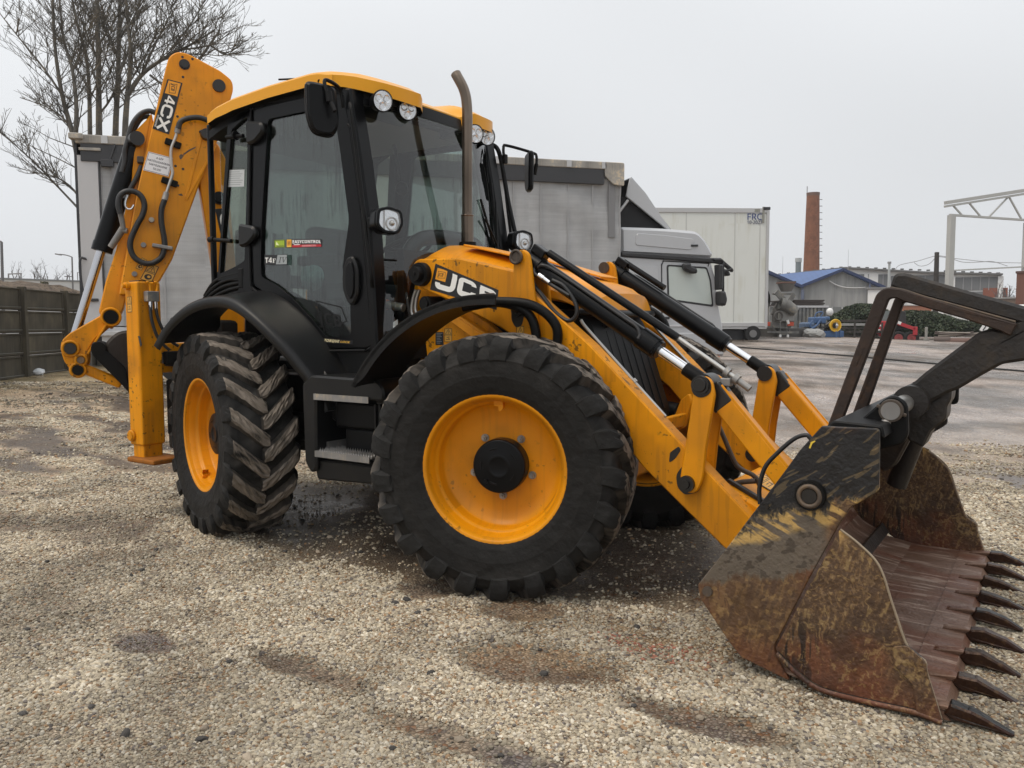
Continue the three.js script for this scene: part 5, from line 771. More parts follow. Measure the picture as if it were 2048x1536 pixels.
// ---------------------------------------------------------------- the yard
const gravelTex = dataTex(1024, (u, v, o) => {                            // one tile is 1.6 m
  let best = 9, id = 0, gx = Math.floor(u * 90), gy = Math.floor(v * 90), second = 9;
  for (let j = -1; j <= 1; j++) for (let i = -1; i <= 1; i++) { const X = ((gx + i) % 90 + 90) % 90, Y = ((gy + j) % 90 + 90) % 90, cx = gx + i + hash(X, Y, 1), cy = gy + j + hash(X, Y, 2), d = Math.hypot(u * 90 - cx, v * 90 - cy); if (d < best) { second = best; best = d; id = X * 91 + Y; } else if (d < second) second = d; }
  const k = hash(id, 5, 3), e = sm(0.02, 0.32, second - best), t = hash(id, 9, 4), a = fbm(u * 5, v * 5, 5, 21, 4);
  o[0] = 214 + 60 * (k - 0.5); o[1] = 194 + 58 * (k - 0.5); o[2] = 164 + 52 * (k - 0.5);
  if (t > 0.9) mixc(o, [128, 112, 100], 0.7); else if (t < 0.07) mixc(o, [170, 118, 78], 0.7);
  mixc(o, [104, 90, 72], (1 - e) * 0.6); mixc(o, [120, 104, 84], 0.35 * sm(0.5, 0.7, a));
});
const gravelBump = dataTex(1024, (u, v, o) => {
  let best = 9, gx = Math.floor(u * 90), gy = Math.floor(v * 90), second = 9, id = 0;
  for (let j = -1; j <= 1; j++) for (let i = -1; i <= 1; i++) { const X = ((gx + i) % 90 + 90) % 90, Y = ((gy + j) % 90 + 90) % 90, cx = gx + i + hash(X, Y, 1), cy = gy + j + hash(X, Y, 2), d = Math.hypot(u * 90 - cx, v * 90 - cy); if (d < best) { second = best; best = d; id = X * 91 + Y; } else if (d < second) second = d; }
  o[0] = o[1] = o[2] = 255 * clamp(sm(0, 0.6, second - best) * (0.4 + 0.6 * hash(id, 5, 3)));
}, false);
const patchRough = dataTex(512, (u, v, o) => { const a = fbm(u * 7, v * 7, 7, 401, 5), b = fbm(u * 40, v * 40, 40, 411, 3); o[0] = o[1] = o[2] = 255 * clamp(0.12 + 1.5 * (a - 0.3) + 0.4 * (b - 0.4)); }, false);
const viewST = (x, z) => { const dx = x - EYE.x, dz = z - EYE.z; return [dx * FH.x + dz * FH.z, dx * RH.x + dz * RH.z]; };
// how much loose stone lies at a place (1 all stone, 0 bare trodden mud), shared by the ground and the loose stones
const bare = (x, z) => {
  const a = NZ(x * 0.8 + z * 0.3 + 50, z * 1.3 - x * 0.4 + 50, 501, 4), b = NZ(x * 3.1 + 9, z * 3.1 + 30, 511, 3);
  const vs = viewST(x, z)[0]; let m = 0.95 * sm(0.48, 0.66, a * 0.72 + b * 0.28) * lerp(0.35, 1, sm(3.6, 6.5, vs));
  const px = [[2.95, 1.55, 0.55, 0.22], [2.55, 1.05, 0.28, 0.2], [3.6, 1.62, 0.4, 0.12], [1.95, 1.05, 0.16, 0.14], [2.2, 2.1, 0.4, 0.1], [1.4, 2.3, 0.25, 0.12], [3.2, 2.2, 0.6, 0.09]];
  for (const p of px) { const d = Math.hypot((x - p[0]) / p[2], (z - p[1]) / p[3]) + (b - 0.5) * 0.9; m = Math.max(m, sm(1.1, 0.55, d)); }
  return m;
};
{
  const nr = 300, na = 300, pos = [], col = [], uv = [], idx = [];
  for (let j = 0; j <= nr; j++) for (let i = 0; i <= na; i++) {
    const r = 0.4 * Math.pow(2500, j / nr), t = i / na * 2 - 1, th = (0.30 * t + 0.70 * Math.pow(t, 5)) * Math.PI;   // rings about the camera's foot, closer in front
    const dx = Math.sin(th) * r, dz = Math.cos(th) * r, x = EYE.x + RH.x * dx + FH.x * dz, z = EYE.z + RH.z * dx + FH.z * dz;
    const s = dz, far = sm(6.5, 12, s) , n = NZ(x * 1.7 + 80, z * 1.7 + 80, 601, 5), n2 = NZ(x * 0.35 + 20, z * 0.35 + 20, 611, 4);
    const micro = r < 14 ? (NZ(x * 2.2 + 11, z * 2.2 + 7, 621, 3) - 0.5) * 0.05 : 0;
    let y = groundY(x, z) + micro - 0.012 * bare(x, z) * (1 - far);
    if (r > 300) y -= 0.0;
    pos.push(x, y, z);
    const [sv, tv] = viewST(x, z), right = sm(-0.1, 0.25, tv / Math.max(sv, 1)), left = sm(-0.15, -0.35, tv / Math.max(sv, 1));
    const c = [1, 1, 1], b = bare(x, z) * (1 - far);
    mixc(c, [0.26, 0.275, 0.38], b * 0.92);
    mixc(c, [0.76, 0.70, 0.62], 0.5 * sm(0.42, 0.62, n) * (1 - 0.7 * left)); mixc(c, [0.86, 0.72, 0.56], 0.35 * sm(0.5, 0.65, n2) * (1 - far));
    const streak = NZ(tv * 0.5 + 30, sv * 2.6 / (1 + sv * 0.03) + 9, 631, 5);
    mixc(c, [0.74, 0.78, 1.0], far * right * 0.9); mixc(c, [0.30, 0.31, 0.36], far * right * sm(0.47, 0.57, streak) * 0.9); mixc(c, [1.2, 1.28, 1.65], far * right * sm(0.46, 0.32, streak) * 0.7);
    const ln = NZ(x * 1.1 + 40, z * 2.6 + 40, 641, 4); mixc(c, [1.45, 1.36, 1.3], left * sm(6, 9, sv) * 0.7); mixc(c, [0.24, 0.21, 0.20], left * sm(6.2, 8.5, sv) * sm(0.53, 0.60, ln) * 0.95); mixc(c, [0.9, 0.88, 0.6], left * sm(14, 17, sv) * 0.6);
    const wet = Math.hypot((x - 1.2) / 2.5, (z + 0.05) / 1.12); mixc(c, [0.20, 0.20, 0.22], 0.9 * sm(1.2, 0.75, wet)); for (let k = 0; k < 3; k++) c[k] *= 0.70;  // oily wet soil under the machine, its shadow deepened in this colour too
    col.push(c[0], c[1], c[2]); uv.push(x / 1.6, z / 1.6);
  }
  for (let j = 0; j < nr; j++) for (let i = 0; i < na; i++) { const a = j * (na + 1) + i; idx.push(a, a + na + 1, a + 1, a + 1, a + na + 1, a + na + 2); }
  const g = new THREE.BufferGeometry(); g.setAttribute('position', new THREE.Float32BufferAttribute(pos, 3)); g.setAttribute('color', new THREE.Float32BufferAttribute(col, 3)); g.setAttribute('uv', new THREE.Float32BufferAttribute(uv, 2)); g.setIndex(idx); g.computeVertexNormals();
  { const nn = g.attributes.normal; let up = 0; for (let i = 0; i < 50; i++) up += nn.getY(1000 + i); if (up < 0) { for (let k = 0; k < idx.length; k += 3) { const t = idx[k + 1]; idx[k + 1] = idx[k + 2]; idx[k + 2] = t; } g.setIndex(idx); g.computeVertexNormals(); } }
  const rough = patchRough.clone(); rough.repeat.set(0.2, 0.2); rough.needsUpdate = true;
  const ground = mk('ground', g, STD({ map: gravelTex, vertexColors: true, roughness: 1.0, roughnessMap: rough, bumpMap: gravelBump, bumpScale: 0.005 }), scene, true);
  ground.userData.kind = 'structure';
}
// loose stones on the near ground
{
  const variants = []; for (let k = 0; k < 5; k++) { const g = new THREE.IcosahedronGeometry(1, 1), p = g.attributes.position; for (let i = 0; i < p.count; i++) { const x = p.getX(i), y = p.getY(i), z = p.getZ(i), q = 0.72 + 0.5 * NZ(x * 1.6 + 20 + k * 7, y * 1.6 + z * 1.9 + 30, 700 + k, 2); p.setXYZ(i, x * q * 1.15, y * q * 0.62, z * q * 0.85); } const f = g.toNonIndexed(); f.computeVertexNormals(); variants.push(f); }
  const lists = variants.map(() => []), m4 = new THREE.Matrix4(), q = new THREE.Quaternion(), e = new THREE.Euler();
  const put = (x, z, size, c) => { e.set(rr(-0.5, 0.5), rr(0, 6.3), rr(-0.5, 0.5)); q.setFromEuler(e); const y = groundY(x, z) + (NZ(x * 2.2 + 11, z * 2.2 + 7, 621, 3) - 0.5) * 0.05 - 0.012 * bare(x, z) * (1 - sm(6.5, 12, viewST(x, z)[0])); m4.compose(V3(x, y + size * 0.15, z), q, V3(size, size, size)); lists[Math.floor(rnd() * variants.length)].push([m4.clone(), c]); };
  const N = 800000;
  for (let i = 0; i < N; i++) {
    const s = 2.0 + 15 * Math.pow(rnd(), 1.55), t = rr(-0.74, 0.74) * (s + 0.4), x = EYE.x + FH.x * s + RH.x * t, z = EYE.z + FH.z * s + RH.z * t;
    const b = bare(x, z), cl = NZ(x * 5 + 3, z * 5 + 8, 801, 3); if (rnd() < b * 0.93) continue; if (rnd() > 0.2 + 1.5 * cl) continue; const rt = sm(-0.12, 0.1, t / s); if (s > 7 && rnd() < rt * (s - 7) / 2.5) continue; const ln = NZ(x * 1.1 + 40, z * 2.6 + 40, 641, 4); if (s > 7 && rnd() < 0.95 * sm(0.52, 0.57, ln)) continue; if (Math.hypot((x - 1.2) / 2.5, (z + 0.05) / 1.12) < 0.95 + 0.3 * (cl - 0.5) && rnd() < 0.93) continue;  // stones mostly left out where the machine's shadow is coloured into the ground
    const size = (0.0034 + 0.0055 * Math.pow(rnd(), 2.4)) * (1 + 0.15 * (s - 2)) * (cl > 0.55 ? 1.15 : 0.95), k = rr(0.48, 0.96), w = rnd(), red = 0.5 * sm(0.7, 0.2, Math.hypot((x - 3.28) / 0.5, (z - 1.12) / 0.22));
    let c = [0.60 * k, 0.515 * k, 0.375 * k]; if (w > 0.93) c = [0.20 * k, 0.17 * k, 0.15 * k]; else if (w > 0.86) c = [0.42 * k, 0.27 * k, 0.15 * k]; else if (w < 0.16) c = [0.74 * k, 0.67 * k, 0.54 * k]; else if (w < 0.34) c = [0.38 * k, 0.32 * k, 0.24 * k];
    const d = 1 - 0.6 * b, shade = NZ(x * 1.7 + 80, z * 1.7 + 80, 601, 4); c = c.map(v => v * d * (1 - 0.25 * sm(0.45, 0.65, shade))); if (rnd() < red * 0.7) c = [0.34 * k, 0.14 * k, 0.09 * k];
    put(x, z, size, c);
  }
  for (let i = 0; i < 260; i++) { const s = rr(2.4, 9), t = rr(-0.7, 0.7) * s, x = EYE.x + FH.x * s + RH.x * t, z = EYE.z + FH.z * s + RH.z * t, k = rr(0.6, 1.2); put(x, z, rr(0.012, 0.022), rnd() < 0.5 ? [0.06 * k, 0.055 * k, 0.05 * k] : [0.34 * k, 0.28 * k, 0.21 * k]); }
  const mat = STD({ color: lin(1, 1, 1), roughness: 0.85 });
  variants.forEach((g, k) => { const im = new THREE.InstancedMesh(g, mat, lists[k].length); lists[k].forEach((v, i) => { im.setMatrixAt(i, v[0]); im.setColorAt(i, lin(...v[1])); }); im.name = numbered('gravel'); im.userData = { kind: 'stuff', label: 'loose beige crushed stone spread over the near ground', category: 'gravel' }; im.castShadow = im.receiveShadow = true; scene.add(im); });
}
// ---------------------------------------------------------------- things around the yard
function frame(px0, d0, px1, d1, gy) {                                    // a vertical plane through two places; x along it, z towards the camera
  const a = drop(px0, d0), b = drop(px1, d1), dx = b.x - a.x, dz = b.z - a.z, L = Math.hypot(dx, dz), turn = Math.atan2(-dz, dx);
  const X = V3(dx / L, 0, dz / L), Z = V3(-X.z, 0, X.x); if (gy !== undefined) a.y = gy;
  return { pos: a, turn, L, hit: (px, py, z = 0) => { const r = rayDir(px, py), o = a.clone().addScaledVector(Z, z).sub(EYE), t = o.dot(Z) / r.dot(Z), p = EYE.clone().addScaledVector(r, t).sub(a); return [p.dot(X), p.y]; } };
}
const far = (c, rough = 0.8, extra = {}) => STD({ color: lin(...c), roughness: rough, ...extra });
const E0 = {
  curtain: far([0.50, 0.505, 0.51], 0.6, { map: dataTex(512, (u, v, o) => { const w = fbm(u * 4, v * 60, 64, 21, 3), a = fbm(u * 5, v * 5, 5, 25, 4), k = 222 + 22 * (w - 0.5) + 36 * (a - 0.5) - ((u * 64) % 1 < 0.12 || (v * 64) % 1 < 0.12 ? 10 : 0); o[0] = k; o[1] = k; o[2] = k; }, true, 0.5) }),
  grey: far([0.50, 0.50, 0.51], 0.5), rail: far([0.035, 0.036, 0.04], 0.5), tarp: far([0.66, 0.63, 0.58], 0.7, { map: grimeTex }),
  silver: PHY({ color: lin(0.46, 0.47, 0.485), metalness: 0.2, roughness: 0.38, clearcoat: 0.4 }), black: far([0.02, 0.02, 0.022], 0.5), tyre: far([0.018, 0.018, 0.018], 0.9),
  reefer: far([0.80, 0.82, 0.825], 0.5, { map: dataTex(512, (u, v, o) => { const s = fbm(u * 40, v * 3, 64, 31, 4), a = fbm(u * 6, v * 6, 6, 35, 4); o[0] = 236; o[1] = 236; o[2] = 230; mixc(o, [206, 202, 184], 0.35 * sm(0.5, 0.75, s) * sm(0.4, 0.7, a)); }, true, 0.25) }),
  alu: far([0.5, 0.5, 0.5], 0.45, { metalness: 0.5 }), cabGlass: PHY({ color: lin(0.74, 0.80, 0.76), transmission: 1, thickness: 0, roughness: 0.08 }),
};
// --- curtain-sided lorry behind the loader
{
  const F = frame(168, 13.9, 1240, 16.5), gy = groundY(...[at(700, 648, 15)].flatMap(p => [p.x, p.z])), fr = frame(168, 13.9, 1240, 16.5, gy), L = fr.L;
  const t = thing('curtain_side_lorry', 'grey curtain-sided lorry with silver cab parked behind the backhoe loader', 'lorry', fr.pos, fr.turn);
  const top = fr.hit(180, 272)[1], topR = fr.hit(1240, 331)[1], H = (top + topR) / 2, W = 2.5;
  const rb = H - 0.30, bot = 1.05;
  // curtain with seams and slack folds
  const seams = [1240, 1186, 1137, 1083, 1029, 974, 900, 820, 720, 620, 520, 430, 330, 245].map(p => fr.hit(p, 500)[0]);
  const x0 = fr.hit(206, 500)[0];
  mk('curtain', gridGeo(220, 40, (u, v) => { const x = lerp(x0, L, u), y = lerp(bot, rb, v); const f = 0.03 * sm(L - 2.6, L - 0.4, x) * sm(0.3, 0.95, v) * Math.sin((x * 3.2 + y * 5.0)) + 0.012 * (NZ(x * 0.8 + 50, y * 14 + 10, 911, 3) - 0.5) * 2 + 0.006 * Math.sin(x * 21); return V3(x, y, f); }), E0.curtain, t);
  seams.forEach(s => mk('curtain_seam', bx(0.018, rb - bot, 0.012, s - 0.02, (rb + bot) / 2, 0.018, 0), far([0.36, 0.36, 0.365], 0.6), t));
  mk('curtain_strap', bx(0.14, 1.25, 0.012, fr.hit(1222, 440)[0], (fr.hit(1222, 370)[1] + fr.hit(1222, 405)[1]) / 2 - 0.25, 0.035, 0), far([0.2, 0.2, 0.205], 0.6), t);
  mk('curtain_strap', bx(0.10, 1.0, 0.012, fr.hit(230, 340)[0], fr.hit(230, 340)[1], 0.035, 0), far([0.22, 0.22, 0.225], 0.6), t);
  mk('box_body', [bx(L - 0.1, H - bot - 0.1, W - 0.08, L / 2, (H + bot) / 2 - 0.06, -W / 2 - 0.06, 0.01), bx(L, 0.16, W, L / 2, bot - 0.1, -W / 2, 0.01)], E0.grey, t);
  mk('gutter_rail', bx(L - 0.46, 0.30, 0.05, L / 2 - 0.16, rb + 0.03, 0.05, 0.01), E0.rail, t);
  mk('roof_edge', bx(L + 0.02, 0.15, W + 0.06, L / 2, H - 0.05, -W / 2 + 0.06, 0.02), E0.tarp, t);
  for (const p of [212, 560, 990, 1135, 1205]) mk('roof_bracket', bx(0.10, 0.13, 0.02, fr.hit(p, 300)[0], H - 0.05, 0.10, 0), E0.alu, t);
  mk('corner_cover', plate(roundPoly([[L - 0.40, H + 0.02], [L + 0.03, H + 0.02], [L + 0.03, H - 0.44], [L - 0.20, H - 0.42], [L - 0.38, H - 0.26]], 0.04), 0.07, 0.11, 0.01), E0.tarp, t);
  mk('rear_post', bx(0.32, H - bot - 0.32, 0.06, 0.17, (H + bot) / 2 - 0.16, 0.02, 0.006), E0.grey, t); mk('rear_post', bx(0.02, H - bot - 0.32, 0.07, 0.345, (H + bot) / 2 - 0.16, 0.02, 0), E0.rail, t);
  mk('rear_door_edge', bx(0.05, H - bot, W, -0.02, (H + bot) / 2, -W / 2, 0.006), E0.rail, t);
  mk('post_latch', [bx(0.20, 0.12, 0.08, 0.48, rb - 0.14, 0.06, 0.01), barAB([0.52, rb - 0.1, 0.08], [0.62, H - 0.12, 0.09], 0.03, 0.03)], E0.rail, t);
  mk('corner_cap', [bx(0.22, 0.10, 0.2, 0.02, H - 0.02, 0.06, 0.02), bx(0.34, 0.05, 0.06, 0.22, H - 0.22, 0.07, 0.01)], E0.tarp, t);
  mk('mudflap_rail', [bx(L - 0.4, 0.08, 0.06, L / 2, 0.62, 0, 0.01), bx(L - 0.4, 0.08, 0.06, L / 2, 0.92, 0, 0.01)], E0.alu, t);
  mk('side_skirt', bx(L - 0.5, 0.42, 0.05, L / 2, 0.82, -0.12, 0.01), far([0.62, 0.63, 0.64], 0.5), t);
  { const a = fr.hit(180, 545), b = fr.hit(186, 600); mk('grab_handle', tube([[a[0] - 0.02, a[1] + 0.22, 0.1], [a[0] - 0.12, a[1] + 0.20, 0.12], [a[0] - 0.10, a[1] - 0.3, 0.12], [a[0], a[1] - 0.34, 0.1]], 0.022, 20), E0.rail, t); mk('rear_lamp', bx(0.2, 0.05, 0.08, b[0], b[1], 0.05, 0.01), E0.rail, t); }
  for (const x of [1.6, 2.95]) { mk('lorry_wheel', [T(new THREE.CylinderGeometry(0.5, 0.5, 0.34, 36), x, 0.5, -0.22, Math.PI / 2)], E0.tyre, t); mk('lorry_wheel', [T(new THREE.CylinderGeometry(0.29, 0.29, 0.02, 28), x, 0.5, -0.04, Math.PI / 2)], E0.alu, t); }
  mk('chassis_frame', [bx(L + 2.2, 0.26, 0.9, L / 2 + 1.1, 0.82, -W / 2, 0.01)], E0.black, t);
  // cab
  const cz = -0.02, P = (px, py) => fr.hit(px, py, cz), poly = l => l.map(p => { const q = P(p[0], p[1]); return p[2] ? [...q, p[2]] : q; });
  const cab = grp('lorry_cab', t), D = 2.3;
  mk('cab_body', plate(roundPoly(poly([[1244, 512], [1422, 522, 0.05], [1432, 560], [1436, 600], [1446, 655, 0.05], [1446, 690], [1250, 700]]), 0.02), cz - D, cz, 0.03), E0.silver, cab);
  mk('cab_roof', plate(roundPoly(poly([[1243, 453, 0.08], [1330, 456, 0.3], [1398, 462, 0.3], [1414, 480], [1430, 508, 0.06], [1424, 516], [1244, 505]]), 0.03), cz - D + 0.05, cz - 0.04, 0.06), E0.silver, cab);
  mk('roof_panel', plate(roundPoly(poly([[1275, 466], [1330, 470], [1390, 478], [1384, 500], [1272, 490]]), 0.06), cz - 0.05, cz - 0.025, 0.012), E0.silver, cab);
  mk('roof_gutter', plate(roundPoly(poly([[1243, 505], [1300, 508], [1412, 516], [1440, 516], [1462, 535], [1466, 540], [1464, 545], [1446, 530], [1432, 527], [1243, 513]]), 0.02), cz - 0.06, cz + 0.05, 0.02), E0.black, cab);
  mk('marker_lamp', plate(poly([[1383, 489], [1397, 489], [1397, 493], [1383, 493]]), cz - 0.03, cz - 0.005, 0.005), E0.black, cab);
  const win = roundPoly(poly([[1336, 532], [1412, 537], [1419, 560], [1424, 610], [1338, 598]]), 0.05);
  mk('door_seam', [tube([...roundPoly(poly([[1324, 660], [1323, 530], [1326, 522], [1420, 527]]), 0.08)].map(p => V3(p[0], p[1], cz + 0.004)), 0.012, 60, 5)], E0.black, cab);
  mk('window_seal', [plate(roundPoly(poly([[1333, 529], [1414, 534], [1422, 560], [1427, 614], [1335, 601]]), 0.06), cz - 0.01, cz + 0.008, 0.004, [win])], E0.black, cab);
  mk('cab_window', [plate(win, cz - 0.005, cz + 0.003, 0)], far([0.50, 0.55, 0.52], 0.12), cab);
  mk('side_panel', plate(roundPoly(poly([[1268, 531], [1317, 533], [1317, 590], [1268, 588]]), 0.06), cz - 0.01, cz + 0.014, 0.01), E0.silver, cab);
  mk('blind_spot_mirror', plate(roundPoly(poly([[1360, 527], [1375, 527], [1376, 533], [1388, 538], [1388, 548], [1376, 548], [1361, 540]]), 0.06), cz + 0.03, cz + 0.18, 0.04), E0.black, cab);
  mk('mirror_arm', [tube([...poly([[1424, 520], [1442, 522], [1443, 540], [1443, 600], [1440, 612]])].map(p => V3(p[0], p[1], cz + 0.06)), 0.028, 30), tube([...poly([[1430, 545], [1448, 542], [1462, 538]])].map(p => V3(p[0], p[1], cz + 0.05)), 0.025, 20)], E0.black, cab);
  mk('wing_mirror', [plate(roundPoly(poly([[1428, 583], [1438, 583], [1442, 600], [1438, 613], [1428, 610]]), 0.05), cz + 0.02, cz + 0.30, 0.04)], E0.black, cab);
  mk('wing_mirror', [plate(roundPoly(poly([[1428, 530], [1437, 530], [1436, 580], [1429, 580]]), 0.03), cz - 0.02, cz + 0.22, 0.03)], E0.black, cab);
  mk('kerb_mirror', [plate(roundPoly(poly([[1450, 535], [1464, 540], [1468, 550], [1460, 552], [1452, 545]]), 0.05), cz - 0.4, cz - 0.1, 0.03)], E0.black, cab);
  mk('front_bumper', plate(roundPoly(poly([[1250, 664], [1360, 664], [1440, 664], [1452, 664, 0.06], [1453, 690, 0.06], [1446, 712], [1252, 712]]), 0.03), cz - D - 0.02, cz + 0.03, 0.04), E0.silver, cab);
  mk('cab_step', [bx(1.6, 0.04, 0.03, ...P(1345, 652), cz + 0.01, 0.01), bx(1.5, 0.5, 2.0, ...P(1340, 720), -1.2, 0.02)], E0.grey, cab);
  mk('door_grip', bx(0.16, 0.05, 0.05, ...P(1331, 636), cz + 0.02, 0.012), E0.black, cab);
  mk('indicator_lamp', plate(poly([[1431, 712], [1438, 712], [1438, 726], [1431, 726]]), cz - 0.04, cz + 0.035, 0.01), far([0.5, 0.12, 0.03], 0.4), cab);
  { const w = P(1350, 745); mk('lorry_wheel', [T(new THREE.CylinderGeometry(0.5, 0.5, 0.32, 36), w[0], 0.5, -0.22, Math.PI / 2)], E0.tyre, t); }
  // wind deflector tipped up on the cab roof
  const def = grp('wind_deflector', t);
  mk('deflector_side', plate(roundPoly(poly([[1262, 389], [1271, 349], [1300, 380], [1332, 428], [1352, 456], [1345, 456]]), 0.03), cz - 0.30, cz - 0.24, 0.01), E0.silver, def);
  mk('deflector_side', plate(roundPoly(poly([[1262, 389], [1271, 349], [1300, 380], [1332, 428], [1352, 456], [1345, 456]]), 0.03), cz - D + 0.24, cz - D + 0.30, 0.01), E0.silver, def);
  { const a = P(1272, 351), b = P(1300, 382), c = P(1332, 430), d = P(1352, 457); for (const [p, q] of [[a, b], [b, c], [c, d]]) mk('deflector_skin', barAB([p[0], p[1], cz - D / 2], [q[0], q[1], cz - D / 2], D - 0.52, 0.04), E0.rail, def); }
  mk('deflector_inside', plate(roundPoly(poly([[1236, 370], [1262, 360], [1264, 389], [1340, 455], [1236, 460]]), 0.02), cz - D + 0.35, cz - 0.6, 0.01), far([0.03, 0.03, 0.034], 0.7), def);
  mk('deflector_inside', plate(poly([[1240, 393], [1261, 388], [1300, 420], [1343, 455], [1240, 457]]), cz - 0.40, cz - 0.36, 0.004), far([0.015, 0.015, 0.017], 0.8), def);
  mk('gas_strut', cyl([...P(1238, 436), cz - 0.32], [...P(1268, 396), cz - 0.30], 0.03), E0.alu, def);
  mk('cab_rear_pillar', plate(poly([[1239, 455], [1244, 455], [1244, 700], [1239, 700]]), cz - D + 0.1, cz - 0.1, 0.01), E0.rail, cab);
}
// --- white refrigerated trailer
{
  const gy = drop(1480, 28).y, fr = frame(1150, 27.6, 1533, 28, gy), L = fr.L, t = thing('refrigerated_trailer', 'white refrigerated box trailer standing behind the silver lorry cab', 'trailer', fr.pos, fr.turn);
  const H = fr.hit(1533, 416)[1], B = fr.hit(1500, 655)[1];
  mk('box_side', bx(L, H - B, 2.6, L / 2, (H + B) / 2, -1.3, 0.03), E0.reefer, t);
  mk('top_rail', bx(L, 0.16, 0.05, L / 2, H - 0.09, 0.01, 0.01), E0.alu, t); mk('bottom_rail', [bx(L, 0.14, 0.06, L / 2, B + 0.10, 0.012, 0.01), bx(L, 0.06, 0.05, L / 2, B - 0.02, 0, 0.01)], E0.alu, t);
  mk('rear_post', bx(0.10, H - B, 0.10, L - 0.03, (H + B) / 2, 0.0, 0.01), E0.alu, t); mk('corner_casting', bx(0.24, 0.10, 0.12, L - 0.08, H - 0.02, 0.01, 0.02), E0.black, t);
  for (const p of [1371, 1468, 1518]) mk('panel_joint', bx(0.025, H - B - 0.3, 0.01, fr.hit(p, 560)[0], (H + B) / 2, 0.005, 0), far([0.5, 0.5, 0.48], 0.6), t);
  mk('reflector_strip', bx(0.18, 0.09, 0.02, fr.hit(1514, 421)[0], fr.hit(1514, 421)[1], 0.04, 0), far([0.25, 0.25, 0.22], 0.5), t);
  mk('side_mark', bx(0.07, 0.55, 0.02, fr.hit(1526, 435)[0], fr.hit(1526, 430)[1], 0.03, 0), far([0.25, 0.25, 0.22], 0.5), t);
  mk('under_run', [bx(L - 0.6, 0.7, 2.2, L / 2, B - 0.42, -1.3, 0.02)], E0.black, t);
  { const w = fr.hit(1505, 668)[0]; for (const x of [w, w - 1.35, w - 2.7]) mk('trailer_wheel', [T(new THREE.CylinderGeometry(0.27, 0.27, 0.3, 32), x, 0.22, -0.1, Math.PI / 2)], E0.tyre, t); mk('wheel_rim', T(new THREE.CylinderGeometry(0.13, 0.13, 0.02, 24), w, 0.22, 0.06, Math.PI / 2), far([0.16, 0.16, 0.16], 0.6), t); }
  const droid = await new FontLoader().loadAsync('fonts/droid/droid_sans_regular.typeface.json'), ink = far([0.045, 0.07, 0.22], 0.6), ink2 = far([0.08, 0.09, 0.16], 0.6);
  const word = (str, x0, x1, y0, y1, m) => { const a = fr.hit(x0, y1, 0.01), b = fr.hit(x1, y0, 0.01), g = new TextGeometry(str, { font: droid, size: 1, depth: 0.012, curveSegments: 4 }); g.computeBoundingBox(); const B = g.boundingBox; g.translate(-B.min.x, -B.min.y, 0); g.scale((b[0] - a[0]) / (B.max.x - B.min.x), (b[1] - a[1]) / (B.max.y - B.min.y), 1); g.translate(a[0], a[1], 0.008); mk('lettering', g, m, t); };
  word('FRC', 1495, 1524, 427, 439.5, ink); word('10-2027', 1494.5, 1524.5, 441, 447.5, ink2);
}
